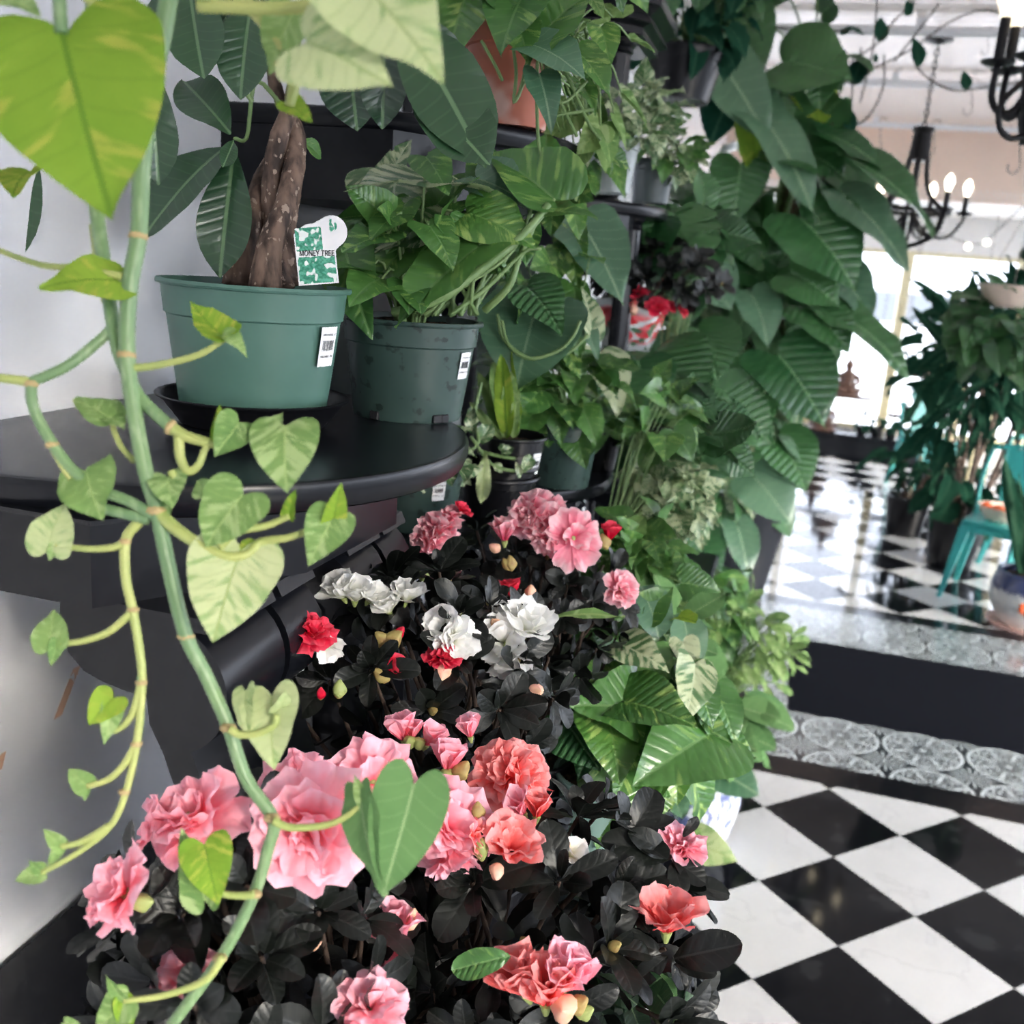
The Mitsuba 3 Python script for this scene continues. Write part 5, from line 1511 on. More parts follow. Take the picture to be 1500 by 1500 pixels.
azalea('azalea with red and white blooms among near black leaves, under the round shelf', (-0.285, 0.99, C0), 0.075, at(620, 1010, 1.08), (0.155, 0.14, 0.135), 38, 0.046, 33,
       [(498, 862, 0.99, 0.029, 'petal_white', (-0.3, 0.9, 0.5), dict(whorls=CUP, frill=0.045)), (520, 866, 0.985, 0.029, 'petal_white', (0.1, 0.9, 0.5), dict(whorls=CUP, frill=0.045)), (545, 872, 0.99, 0.024, 'petal_white', (0.5, 0.7, 0.5), dict(whorls=CUP, frill=0.045)),
        (566, 886, 0.99, 0.024, 'petal_white', (-0.3, 0.9, 0.4), dict(whorls=CUP, frill=0.045)), (596, 868, 1.0, 0.027, 'petal_white', (0.2, 1, 0.4), dict(whorls=CUP, frill=0.045)),
        (652, 920, 0.97, 0.034, 'petal_white', (-0.3, 0.6, 0.8), dict(whorls=CUP, frill=0.045)), (668, 938, 0.965, 0.029, 'petal_white', (0.4, 0.2, 0.9), dict(whorls=CUP, frill=0.045)), (667, 890, 1.0, 0.027, 'petal_white', (0.2, 1, 0.4), dict(whorls=CUP, frill=0.045)),
        (736, 938, 1.0, 0.041, 'petal_white', (-0.1, 0.3, 1.0), dict(whorls=CUP, frill=0.045)), (775, 912, 1.01, 0.040, 'petal_white', (0.3, 0.8, 0.5), dict(whorls=CUP, frill=0.045)), (744, 968, 0.995, 0.032, 'petal_white', (0.1, -0.8, 0.5), dict(whorls=CUP, frill=0.045)),
        (460, 920, 0.91, 0.024, 'petal_red', (0.4, 0.7, 0.6)), (435, 925, 0.915, 0.021, 'petal_red', (-0.6, 0.5, 0.6)), (640, 955, 0.955, 0.018, 'petal_red', (-0.3, 0.8, 0.5), dict(whorls=HALF)), (656, 962, 0.95, 0.017, 'petal_red', (0.4, 0.7, 0.6), dict(whorls=HALF)),
        (480, 950, 0.93, 0.022, 'petal_white', (0.3, -0.4, 0.6), dict(whorls=CUP, frill=0.045))],
       [(575, 980, 0.95, 0.022, 'petal_red', (0.8, 0.5, 0.3)), (558, 988, 0.95, 0.020, 'bud_scale', (-0.5, 0.5, 0.4)), (578, 935, 0.97, 0.024, 'bud_scale', (0.7, 0.7, 0.3)), (586, 926, 0.97, 0.014, 'petal_red', (0.6, 0.9, 0.2)), (560, 936, 0.97, 0.022, 'bud_scale', (-0.5, 0.6, 0.4)),
        (648, 985, 0.95, 0.024, 'bud_peach', (0.0, -0.6, 0.6)), (742, 905, 1.02, 0.026, 'petal_white', (0.1, 0.9, 0.4), 0.42), (728, 914, 1.0, 0.020, 'bud_peach', (-0.5, 0.5, 0.6)), (786, 1012, 0.98, 0.018, 'bud_peach', (0.5, 0.1, 0.8), 0.44), (497, 1008, 0.90, 0.018, 'calyx_green', (0.1, 1, 0.2)), (470, 1015, 0.90, 0.012, 'petal_red', (0.1, 1, 0.2)), (680, 896, 1.0, 0.016, 'calyx_green', (0.3, 0.8, 0.4)),
        (770, 1030, 0.97, 0.016, 'bud_scale', (0.2, 0.6, 0.6))], inner=170)
azalea('azalea with rose and pale pink blooms just below the second round shelf', (-0.30, 1.30, C0), 0.080, at(765, 890, 1.40), (0.155, 0.15, 0.115), 36, 0.046, 34,
       [(628, 778, 1.20, 0.028, 'petal_rose', (-0.5, 0.2, 0.8), dict(whorls=HALF)), (646, 764, 1.21, 0.030, 'petal_rose', (0.0, 0.9, 0.5), dict(whorls=HALF)), (618, 794, 1.20, 0.022, 'petal_rose', (-0.5, -0.4, 0.7), dict(whorls=TULIP)), (650, 790, 1.205, 0.024, 'petal_rose', (0.5, -0.4, 0.6), dict(whorls=HALF)),
        (664, 750, 1.22, 0.018, 'petal_rose', (0.1, 0.9, 0.4), dict(whorls=TULIP)), (678, 746, 1.22, 0.016, 'petal_red', (0.5, 0.8, 0.3), dict(whorls=TULIP)),
        (785, 738, 1.30, 0.040, 'petal_rose', (0.0, 0.8, 0.6)), (768, 752, 1.29, 0.032, 'petal_rose', (-0.6, 0.3, 0.7), dict(whorls=HALF)), (800, 770, 1.28, 0.034, 'petal_rose', (0.1, 0.2, 1.0), dict(whorls=HALF)), (800, 796, 1.275, 0.028, 'petal_rose', (-0.5, -0.7, 0.5), dict(whorls=TULIP)),
        (846, 788, 1.26, 0.042, 'petal_rose', (0.3, 0.1, 1.0), dict(whorls=((6, 75, 1.0), (4, 40, 0.6)))), (820, 762, 1.29, 0.030, 'petal_rose', (0.5, 0.7, 0.5), dict(whorls=HALF)),
        (915, 862, 1.27, 0.028, 'petal_rose', (0.5, 0.3, 0.7), dict(whorls=HALF)), (905, 872, 1.265, 0.022, 'petal_rose', (-0.3, -0.6, 0.7), dict(whorls=TULIP))],
       [(739, 778, 1.25, 0.030, 'petal_rose', (0.0, 1, 0.3), 0.40), (724, 802, 1.25, 0.018, 'bud_peach', (-0.6, 0.3, 0.5)), (748, 862, 1.20, 0.024, 'petal_red', (-0.1, 1, 0.3), 0.34), (777, 866, 1.21, 0.020, 'bud_peach', (0.1, 0.8, 0.4)), (895, 780, 1.30, 0.024, 'petal_red', (0.2, 1, 0.2)), (885, 792, 1.30, 0.022, 'bud_scale', (-0.3, 0.9, 0.2)), (748, 824, 1.23, 0.020, 'bud_scale', (-0.1, 1, 0.3)), (742, 826, 1.23, 0.018, 'bud_scale', (-0.5, 0.8, 0.3)), (657, 820, 1.19, 0.018, 'calyx_green', (-0.3, 1, 0.2)), (620, 842, 1.17, 0.018, 'calyx_green', (-0.1, 1, 0.2))], inner=170)
# the olive leaf that pokes out among the dark ones, and long green blades
hero('azalea_001', [(748, 1400, 662, 1422, 0, 0, 0.0, 0.8, dict(width=1.0))], ELLIPSE, 'leaf_pothos', 0.70, fold=0.12, bend=0.3)
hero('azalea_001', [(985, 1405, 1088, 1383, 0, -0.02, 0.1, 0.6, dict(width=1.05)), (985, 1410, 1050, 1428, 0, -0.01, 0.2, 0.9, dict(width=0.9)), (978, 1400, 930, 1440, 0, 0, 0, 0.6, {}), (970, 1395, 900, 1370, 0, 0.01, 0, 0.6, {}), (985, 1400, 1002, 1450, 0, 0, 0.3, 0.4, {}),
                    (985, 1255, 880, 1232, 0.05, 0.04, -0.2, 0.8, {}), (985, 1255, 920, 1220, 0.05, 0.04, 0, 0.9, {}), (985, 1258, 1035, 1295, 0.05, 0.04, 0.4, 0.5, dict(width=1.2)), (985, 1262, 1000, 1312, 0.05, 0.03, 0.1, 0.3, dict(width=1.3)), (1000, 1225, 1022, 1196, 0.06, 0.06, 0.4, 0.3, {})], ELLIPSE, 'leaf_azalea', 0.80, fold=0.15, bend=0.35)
hero('azalea_003', [(798, 908, 915, 905, 0, -0.02, -0.1, 1.2, dict(width=0.7, outline=STRAP))], STRAP, 'leaf_vine', 1.15, fold=0.3, bend=0.6, width=1.6)

kit_sh = Kit(ELLIPSE, 'leaf_money', 8, n=7, m=2, seed=19, fold=(0.05, 0.3), bend=(0.1, 0.8), wave=(0.005, 0.03), width=(0.85, 1.1))
rs = np.random.default_rng(55)
for i in range(24):
    p = at(rs.uniform(860, 985), rs.uniform(1400, 1500), rs.uniform(0.80, 0.88))
    d = unit(0.6 * CR + rs.normal(0, 0.6, 3) + [0, 0, -0.2])
    kit_sh.put('azalea_001', p, p + d * rs.uniform(0.03, 0.05), -CF + CU * 0.6 + rs.normal(0, 0.3, 3))
hero('azalea_001', [(965, 1425, 990, 1462, 0, 0, 0.2, 0.3, dict(bsdf='leaf_mid', width=0.9)), (950, 1480, 1010, 1500, 0.02, 0.0, 0.2, 0.5, dict(bsdf='leaf_variegated', width=1.2))], ELLIPSE, 'leaf_mid', 0.80, fold=0.15, bend=0.35)
# ------------------------------------------------------------------ plants on the shelves and beyond
def cloud(plant, c, radii, count, size, kit, seed, droop=0.5, front=0.45, up=0.5, name='leaf', hub=None, stem='green_stem', r=0.0018, shell=0.55, stems=True, facing=(0.2, -0.9, 0.1)):
    """leaves spread through an ellipsoid round c, pointing outwards and down, on petioles from hub"""
    rs = np.random.default_rng(seed)
    c = np.asarray(c, float)
    f = unit(facing)
    n = 0
    while n < count:
        d = unit(rs.normal(0, 1, 3))
        if d @ f < -0.45:
            continue
        p = c + d * np.asarray(radii) * rs.uniform(shell, 1.0)
        out = unit(d * 0.7 + [0, 0, -droop] + rs.normal(0, 0.35, 3))
        N = unit(d * front + [0, 0, up] + f * front + rs.normal(0, 0.25, 3))
        L = size * rs.uniform(0.6, 1.2)
        kit.put(plant, p, p + out * L, N, name)
        if stems and hub is not None:
            h = np.asarray(hub) + rs.normal(0, 0.01, 3)
            mid = h * 0.4 + p * 0.6 + np.array([0, 0, 0.12 * np.linalg.norm(p - h)])
            petiole(plant, [h, mid, p], r, r * 0.7, stem, 5, 7)
        n += 1


def kit(outline, bsdf, seed, n=8, m=3, count=9, **k):
    a = dict(fold=(0.08, 0.4), bend=(0.2, 0.9), wave=(0.01, 0.05), width=(0.85, 1.1))
    a.update(k)
    return Kit(outline, bsdf, count, n, m, seed, **a)


K_poth = kit(HEART, 'leaf_pothos', 41)
K_gold = kit(HEART, 'leaf_golden', 42)
K_vari = kit(HEART, 'leaf_variegated', 43, wave=(0.04, 0.10))
K_philo = kit(HEART_WIDE, 'leaf_philo', 44, n=12, m=4, fold=(0.05, 0.3), bend=(0.3, 1.1), width=(0.70, 0.95))
K_blue = kit(HEART, 'leaf_bluegreen', 45)
K_lime = kit(HEART, 'leaf_vine', 46)
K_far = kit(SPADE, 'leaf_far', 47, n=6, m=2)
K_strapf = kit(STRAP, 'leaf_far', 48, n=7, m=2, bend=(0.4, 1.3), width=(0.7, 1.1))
K_broad = kit(BROAD, 'leaf_mid', 49)
K_fern = kit(LANCE, 'leaf_vine', 50, n=6, m=2, width=(0.7, 1.0))
K_mons = kit(LOBED, 'leaf_philo', 51, n=26, m=4, width=(0.75, 0.9))

# terracotta pot with trailing pothos on the near upper shelf
tc_ = onz(740, 187, UZ)
TP = np.array([tc_[0], tc_[1] + 0.01, UZ])
k = thing('trailing_pothos', 'leafy green pothos in a stained terracotta pot on the upper shelf behind the money tree', 'potted plant')
nursery_pot(k, TP, 0.066, 0.052, 0.13, 'terracotta', soil=0.9, label='stained terracotta pot')
DT = float((TP - CAM) @ CF) - 0.08
hero(k, [
    (690, -20, 655, 92, -0.02, -0.05, -0.2, 0.3, dict(width=1.1, bsdf='leaf_golden')),
    (768, -10, 734, 82, -0.06, -0.10, -0.2, 0.3, dict(width=0.95)),
    (722, -25, 742, 30, -0.05, -0.08, 0.1, 0.5, dict(width=1.2, bsdf='leaf_golden')),
    (784, 62, 868, -8, -0.06, -0.02, -0.1, 0.7, dict(width=0.85, fold=0.3)),
    (782, 66, 858, 118, -0.08, -0.10, 0.3, 0.5, dict(width=1.1, bsdf='leaf_bluegreen', fold=0.2)),
    (846, 76, 893, 146, -0.05, -0.07, 0.4, 0.5, dict(width=0.75, fold=0.35, bsdf='leaf_golden')),
    (790, 110, 808, 196, -0.08, -0.10, 0.2, 0.2, dict(width=0.6, bsdf='leaf_bluegreen')),
    (755, 30, 776, 96, -0.06, -0.08, 0.1, 0.3, dict(width=0.9)),
    (880, 40, 893, 100, 0.0, -0.02, 0.2, 0.3, dict(width=0.75, bsdf='leaf_golden')),
    (850, 120, 872, 170, -0.03, -0.05, 0.4, 0.3, dict(width=0.6, bsdf='leaf_golden')),
    (820, 20, 842, 60, 0.0, 0, 0.2, 0.3, dict(width=0.7, bsdf='leaf_golden')),
    (862, -10, 885, 30, 0.0, 0, 0.2, 0.3, dict(width=0.7, bsdf='leaf_vine')),
    (640, 10, 612, 90, 0.02, 0.0, -0.3, 0.3, dict(width=0.9)),
    (600, -20, 560, 40, 0.05, 0.02, -0.3, 0.3, dict(width=0.9)),
], HEART, 'leaf_pothos', DT, fold=0.25, bend=0.5)
cloud(k, TP + [0.0, -0.0, 0.235], (0.16, 0.15, 0.085), 34, 0.085, K_poth, 61, hub=TP + [0, 0, 0.12])
for pts in ([(775, 40), (790, 60), (812, 130), (845, 200)], [(790, 62), (786, 120), (788, 200), (795, 240)], [(800, 60), (830, 110), (862, 180), (880, 205)], [(752, 70), (756, 110), (753, 150), (768, 120)], [(705, 60), (722, 90), (736, 118)], [(780, 40), (770, 100), (760, 140)], [(800, 150), (830, 148), (860, 118)], [(800, 172), (840, 165), (870, 160)]):
    part(k, 'stem', tube([at(x, y, DT - 0.06) for x, y in pts], 0.0022, 7, 16), 'green_stem', smooth=True)
cloud(k, at(835, 215, DT + 0.25), (0.06, 0.06, 0.10), 20, 0.055, K_gold, 62, hub=at(800, 80, DT))
cloud(k, at(880, 130, DT + 0.15), (0.05, 0.05, 0.10), 12, 0.06, K_lime, 63, hub=at(850, 50, DT))

# variegated plant in a grey pot, dark slate pot beside it on the far upper shelf
c = onz(888, 283, UZ2)
k = thing('variegated_pothos', 'cream and green variegated pothos in a pale grey pot on the far upper shelf', 'potted plant')
GP = np.array([c[0], c[1], UZ2])
nursery_pot(k, GP, 0.064, 0.048, 0.115, 'grey_plastic')
cloud(k, GP + [0.03, -0.01, 0.155], (0.115, 0.10, 0.07), 60, 0.045, K_vari, 64, hub=GP + [0, 0, 0.1])
DG = float((GP - CAM) @ CF)
hero(k, [(890, 190, 893, 232, -0.08, -0.09, 0.1, 0.3, dict(width=1.0, bsdf='leaf_golden')), (884, 215, 915, 292, -0.08, -0.10, 0.3, 0.2, dict(width=0.6, bsdf='leaf_golden')), (852, 220, 860, 250, -0.08, -0.09, 0, 0.2, dict(width=0.8)), (866, 240, 877, 286, -0.08, -0.09, 0.3, 0.2, dict(width=0.5, bsdf='leaf_pothos'))], HEART, 'leaf_variegated', DG)
dc = GP - CAM
price_sticker(k, GP, math.atan2(-dc[1], -dc[0]) - 0.15, 0.0565, 0.060, 0.030, 0.026, 0.14)
c = onz(948, 296, UZ2)
k = thing('small_pothos', 'small green pothos in a slate pot at the rim of the far upper shelf', 'potted plant')
SP = np.array([c[0] + 0.0, c[1] + 0.04, UZ2])
nursery_pot(k, SP, 0.052, 0.042, 0.095, 'slate_plastic')
cloud(k, SP + [0.03, 0, 0.12], (0.08, 0.08, 0.05), 26, 0.05, K_poth, 65, hub=SP + [0, 0, 0.08])
cloud(k, SP + [0.05, 0, 0.10], (0.06, 0.06, 0.05), 14, 0.04, K_vari, 66, hub=SP + [0, 0, 0.08])

# hanging dark pot higher up beyond the shelves
k = thing('hanging_basket', 'leafy plant in a black pot hanging beside the moulded cabinet cornice', 'hanging plant')
HP = at(990, 150, 3.3)
nursery_pot(k, HP, 0.15, 0.11, 0.16, 'black_plastic')
for a in (0.3, 2.4, 4.5):
    part(k, 'hanger_wire', tube([HP + [0.152 * math.cos(a), 0.152 * math.sin(a), 0.155], HP + [0, 0, 0.62], [HP[0], HP[1], CEIL - 0.012]], 0.002, 6), 'hook_metal')
cloud(k, HP + [0.02, 0, 0.26], (0.22, 0.2, 0.16), 70, 0.11, K_far, 67, hub=HP + [0, 0, 0.15])
cloud(k, HP + [0.1, 0, 0.40], (0.20, 0.2, 0.12), 30, 0.10, K_philo, 68, hub=HP + [0, 0, 0.15])
hero(k, [(950, -10, 985, 28, -0.3, -0.35, 0.2, 0.3, dict(width=1.2))], HEART_WIDE, 'leaf_philo', 3.0)

# pots on the second round shelf
part(cab, 'ledge', rbx(WX + 0.001, -0.42, 1.24, 1.72, FZ - 0.028, FZ - 0.001, 0.006), 'black_paint', smooth=False)
c = onz(598, 782, FZ)
k = thing('shaded_pothos', 'dark green pot of variegated foliage tucked under the near shelf, behind the rose azalea', 'potted plant')
P_ = np.array([c[0], c[1] + 0.05, FZ])
nursery_pot(k, P_, 0.066, 0.052, 0.105, 'dark_green_plastic')
cloud(k, P_ + [0, 0, 0.115], (0.09, 0.09, 0.035), 26, 0.05, K_vari, 69, hub=P_ + [0, 0, 0.09])
dc = P_ - CAM
price_sticker(k, P_, math.atan2(-dc[1], -dc[0]) + 0.42, 0.0615, 0.072, 0.020, 0.030, 0.13)

c = onz(722, 762, FZ)
k = thing('empty_pot_stack', 'two empty black nursery pots nested in each other, in front of the strap leaved plant', 'pots')
P_ = np.array([c[0] - 0.01, c[1] + 0.05, FZ])
part(k, 'lower_pot', lathe(pot_profile(0.066, 0.054, 0.070), 44, P_), 'black_plastic', smooth=35)
part(k, 'upper_pot', lathe(pot_profile(0.064, 0.052, 0.070), 44, P_ + [0, 0, 0.018]), 'black_plastic', smooth=35)
STK = P_

k = thing('strap_plant', 'young plant with upright lime green blades in a black pot standing in the empty pots', 'potted plant')
P_ = STK + np.array([0.012, 0.015, 0.028])
nursery_pot(k, P_, 0.058, 0.046, 0.108, 'black_plastic')
DP = float((P_ - CAM) @ CF)
q = P_ + [0, 0, 0.1]
for ex, ey, w_, b_ in ((700, 545, 0.9, 0.4), (722, 530, 1.6, 0.3), (748, 545, 1.5, 0.4), (710, 560, 1.2, -0.3), (690, 590, 0.9, 0.8), (735, 520, 1.2, 0.1), (760, 570, 0.9, 0.7), (745, 500, 1.0, 0.2)):
    rs = np.random.default_rng(ex + ey)
    leaf(k, q + rs.normal(0, 0.008, 3) * [1, 1, 0], at(ex, ey, DP - 0.01 + rs.uniform(-0.02, 0.02)), -CF + 0.4 * CR * rs.normal(0, 1), STRAP, 'leaf_lime' if ex % 2 else 'leaf_vine', width=w_, fold=0.4, bend=b_, n=12, m=3)
dc = P_ - CAM
price_sticker(k, P_, math.atan2(-dc[1], -dc[0]) + 0.95, 0.0545, 0.066, 0.020, 0.036, 0.13)
k = thing('rope_hoya', 'curly variegated trailing hoya cuttings hanging over the edge beside the black pots', 'plant')
DH = DP - 0.07
for pts in ([(705, 560, 0), (695, 610, 0), (700, 650, -0.02), (672, 668, -0.03), (640, 690, -0.03)], [(690, 640, -0.02), (720, 680, -0.03), (755, 690, -0.03), (770, 690, -0.03)], [(700, 660, -0.02), (730, 668, -0.03), (755, 672, -0.03)]):
    part(k, 'stem', tube([at(x, y, DH + d) for x, y, d in pts], 0.0028, 7, 20), 'green_stem', smooth=True)
hero(k, [(694, 640, 692, 598, 0, 0, -0.3, 0.2, dict(width=0.9)), (700, 650, 718, 622, 0, 0, 0.3, 0.2, {}), (710, 664, 706, 736, -0.03, -0.03, 0.1, 0.1, dict(width=0.6, bsdf='leaf_pale')), (755, 676, 762, 700, -0.03, -0.03, 0.2, 0.2, dict(width=0.8)), (735, 668, 750, 655, -0.03, -0.03, 0.2, 0.5, {}), (765, 690, 778, 668, -0.03, -0.03, 0.4, 0.2, {}),
          (655, 680, 640, 695, -0.03, -0.03, -0.2, 0.5, {}), (672, 668, 650, 672, -0.03, -0.03, -0.1, 0.8, {}), (690, 672, 678, 690, -0.03, -0.03, 0, 0.8, {}), (720, 680, 735, 692, -0.03, -0.03, 0, 0.8, {}), (745, 662, 730, 655, -0.03, -0.03, 0, 0.8, {})], ELLIPSE, 'leaf_variegated', DH, fold=0.4, bend=1.0, wave=0.08, width=1.5)

c = onz(808, 716, FZ)
k = thing('heartleaf_philodendron', 'philodendron with large grey green heart leaves in a sage pot on the second round shelf', 'potted plant')
P_ = np.array([c[0] + 0.005, c[1] + 0.055, FZ])
nursery_pot(k, P_, 0.068, 0.054, 0.125, 'dark_green_plastic')
DQ = float((P_ - CAM) @ CF)
hero(k, [
    (852, 330, 912, 448, -0.10, -0.14, 0.3, 0.2, dict(width=0.88, bsdf='leaf_bluegreen')),
    (785, 452, 755, 575, -0.22, -0.26, -0.1, 0.2, dict(width=1.05, bsdf='leaf_bluegreen', outline=HEART_WIDE)),
    (772, 420, 824, 492, -0.25, -0.28, 0.2, 0.4, dict(width=1.0, bsdf='leaf_philo')),
    (866, 488, 852, 420, -0.18, -0.16, 0.6, 0.1, dict(width=0.6, bsdf='leaf_variegated', fold=0.5)),
    (855, 480, 876, 528, -0.18, -0.2, 0.6, 0.1, dict(width=0.7, bsdf='leaf_bluegreen')),
    (822, 490, 858, 468, -0.2, -0.2, 0.1, 0.9, dict(width=0.8)),
    (820, 500, 851, 560, -0.15, -0.18, 0.5, 0.3, dict(width=0.6, bsdf='leaf_golden')),
    (872, 530, 905, 580, -0.05, -0.08, 0.3, 0.4, dict(width=0.9, bsdf='leaf_pothos')),
    (880, 520, 905, 610, 0.0, -0.03, 0.5, 0.2, dict(width=0.9, bsdf='leaf_variegated')),
    (836, 340, 848, 432, -0.12, -0.14, -0.3, 0.2, dict(width=0.6, bsdf='leaf_golden')),
    (840, 420, 848, 500, -0.14, -0.16, 0.2, 0.2, dict(width=0.6, bsdf='leaf_golden')),
    (820, 370, 800, 440, -0.14, -0.16, -0.2, 0.2, dict(width=0.7, bsdf='leaf_golden')),
    (800, 560, 815, 600, 0.0, -0.02, 0.1, 0.4, dict(width=0.9)), (845, 560, 870, 610, 0.0, -0.02, 0.2, 0.4, dict(width=0.9)), (790, 590, 806, 650, -0.05, -0.07, 0.1, 0.2, dict(width=0.9)),
], HEART, 'leaf_pothos', DQ, fold=0.22, bend=0.5)
cloud(k, P_ + [-0.03, -0.02, 0.20], (0.125, 0.12, 0.085), 44, 0.075, K_poth, 70, hub=P_ + [0, 0, 0.11])
cloud(k, P_ + [-0.05, -0.05, 0.36], (0.12, 0.10, 0.10), 22, 0.07, K_poth, 71, hub=P_ + [0, 0, 0.11])
part(k, 'stem', tube([at(x, y, DQ - 0.28) for x, y in ((735, 470), (745, 505), (775, 525), (815, 515), (838, 495), (850, 470))], 0.003, 8, 24), 'green_stem', smooth=True)
part(k, 'stem', tube([at(x, y, DQ - 0.26) for x, y in ((728, 460), (740, 500), (785, 528), (830, 518), (862, 490))], 0.003, 8, 24), 'green_stem', smooth=True)

c = onz(868, 690, FZ)
k = thing('small_black_pot', 'small black pot with a low plant at the second round shelf rim', 'potted plant')
P_ = np.array([c[0], c[1] + 0.04, FZ])
nursery_pot(k, P_, 0.050, 0.040, 0.085, 'black_plastic')
cloud(k, P_ + [0, 0, 0.10], (0.07, 0.07, 0.03), 18, 0.05, K_poth, 72, hub=P_ + [0, 0, 0.07])

# far red azalea in a printed sleeve on a pedestal
sa = at(915, 520, 2.6)
st = thing('plant_stand', 'slim black plant stand carrying the red azalea in its printed sleeve', 'stand')
part(st, 'top', lathe([(0, -0.025), (0.13, -0.025), (0.14, -0.012), (0.135, 0), (0, 0)], 32, (sa[0], sa[1], sa[2])), 'black_paint')
part(st, 'column', tube([(sa[0], sa[1], 0.02), (sa[0], sa[1], sa[2] - 0.02)], 0.025, 14), 'black_paint', smooth=True)
part(st, 'foot', lathe([(0, 0), (0.14, 0), (0.13, 0.02), (0.04, 0.035), (0, 0.035)], 32, (sa[0], sa[1], 0)), 'black_paint')
k = azalea('red azalea in a clear sleeve printed with red flowers, beside the tall climbing plant', sa, 0.055, sa + [0.06, 0, 0.20], (0.17, 0.13, 0.085), 24, 0.05, 35,
           [(936, 424, 2.45, 0.030, 'petal_red', (0, 0.8, 0.5), dict(hi=False)), (964, 446, 2.45, 0.034, 'petal_red', (0.1, 0.4, 0.9), dict(hi=False)), (985, 446, 2.5, 0.020, 'petal_red', (0.4, 0.4, 0.6), dict(hi=False)), (1003, 454, 2.5, 0.018, 'petal_red', (0.5, 0.3, 0.6), dict(hi=False)), (975, 418, 2.5, 0.018, 'petal_red', (0.2, 0.9, 0.3), dict(hi=False)), (880, 398, 2.5, 0.02, 'petal_red', (-0.2, 0.8, 0.3), dict(hi=False)), (1022, 418, 2.5, 0.016, 'petal_red', (0.2, 0.6, 0.5), dict(hi=False)), (846, 396, 2.55, 0.016, 'petal_red', (0, 0.6, 0.5), dict(hi=False)), (926, 438, 2.45, 0.018, 'petal_coral', (-0.4, 0.6, 0.5), dict(hi=False))],
           [(898, 432, 2.5, 0.03, 'calyx_green', (0, 1, 0.2)), (928, 452, 2.45, 0.03, 'bud_peach', (0, 1, 0.2))], inner=90)


def sleeve_print(p, n, uv):
    """the sleeve's own printed picture: red blossoms over a clear pale film"""
    a = fbm(uv.x * 26, uv.y * 13, 3.0, 3)
    b, b2, br = voronoi(uv.x * 9, uv.y * 4.5)
    red = smoothstep(0.62, 0.50, b) * smoothstep(0.93, 0.80, uv.y) * smoothstep(0.22, 0.34, uv.y)
    c = mix((0.55, 0.58, 0.57), (0.80, 0.82, 0.82), a)
    c = mix(c, mix((0.55, 0.012, 0.020), (0.85, 0.16, 0.18), smoothstep(0.3, 0.7, a)), red)
    return mix(c, (0.10, 0.20, 0.11), smoothstep(0.62, 0.72, noise(uv.x * 22, uv.y * 11, 2)) * smoothstep(0.85, 0.7, uv.y))


bs('printed_film', two(pri(proc(sleeve_print), 0.2, specular=0.6)))
aa = np.linspace(0, 2 * PI, 49)
hh = np.linspace(0, 1, 9)
vv = np.array([[sa[0] + (0.058 + 0.045 * h + 0.004 * math.sin(7 * a)) * math.cos(a), sa[1] + (0.058 + 0.045 * h + 0.004 * math.sin(7 * a)) * math.sin(a), sa[2] + 0.002 + h * (0.135 + 0.012 * math.sin(3 * a + 1))] for h in hh for a in aa])
ff = np.array([[i * 49 + j, i * 49 + j + 1, (i + 1) * 49 + j + 1, (i + 1) * 49 + j] for i in range(8) for j in range(48)])
key = numbered(k + '__printed_sleeve')
scene[key] = mikit.ply((vv, ff), 'printed_film', smooth=True, uv=np.stack([np.tile(aa / (2 * PI), 9), np.repeat(hh, 49)], -1))
labels[key] = {'label': 'clear sleeve printed with red blossoms'}

# foliage along the right of the cabinet
def potted(name, label, base, r1, r0, h, mat, cat_='potted plant'):
    k = thing(name, label, cat_)
    nursery_pot(k, np.asarray(base, float), r1, r0, h, mat, seg=36)
    return k, np.asarray(base, float) + [0, 0, h * 0.86]


step = thing('tiered_stand', 'black stepped plant stand at the far end of the cabinet, buried in foliage', 'stand')
part(step, 'step', rbx(-0.42, -0.2, 1.62, 2.05, CTOP + 0.15, CTOP + 0.18, 0.005), 'black_paint', smooth=False)
part(step, 'step', rbx(-0.42, -0.22, 2.2, 2.8, CTOP + 0.28, CTOP + 0.31, 0.005), 'black_paint', smooth=False)
for y0, y1, z in ((1.64, 1.67, 0.15), (2.0, 2.03, 0.15), (2.22, 2.25, 0.28), (2.75, 2.78, 0.28)):
    part(step, 'side_board', rbx(-0.38, -0.23, y0, y1, CTOP, CTOP + z, 0.003), 'black_paint', smooth=False)

k, h = potted('split_leaf_plant', 'young split leaf monstera between the red azalea and the tall climbing plant', (-0.30, 2.50, CTOP + 0.31), 0.075, 0.06, 0.13, 'black_plastic')
hero(k, [(985, 312, 1000, 420, 0.15, 0.05, 0.1, 0.3, dict(width=0.85, outline=LOBED, n=36, m=5)), (948, 330, 930, 420, 0.1, 0.05, -0.3, 0.3, dict(width=0.9)), (990, 580, 1005, 665, 0.1, 0.0, 0.2, 0.3, dict(width=0.95, outline=LOBED, n=36, m=5, bsdf='leaf_vine')), (970, 360, 985, 440, 0.1, 0.05, 0, 0.3, dict(bsdf='leaf_bluegreen')),
         (935, 530, 950, 620, -0.1, -0.15, 0.1, 0.3, {}), (960, 520, 1025, 600, 0.0, -0.1, 0.2, 0.3, dict(width=1.1)), (905, 560, 940, 640, -0.2, -0.25, 0.2, 0.3, {}), (1020, 480, 1050, 560, 0.2, 0.1, 0.2, 0.3, dict(width=1.0))], HEART_WIDE, 'leaf_philo', 2.45, fold=0.2, bend=0.6, width=0.9)
cloud(k, at(975, 625, 2.45), (0.17, 0.16, 0.13), 40, 0.12, K_philo, 73, hub=h)
cloud(k, at(1010, 350, 2.75), (0.10, 0.12, 0.14), 16, 0.12, K_philo, 74, hub=h)
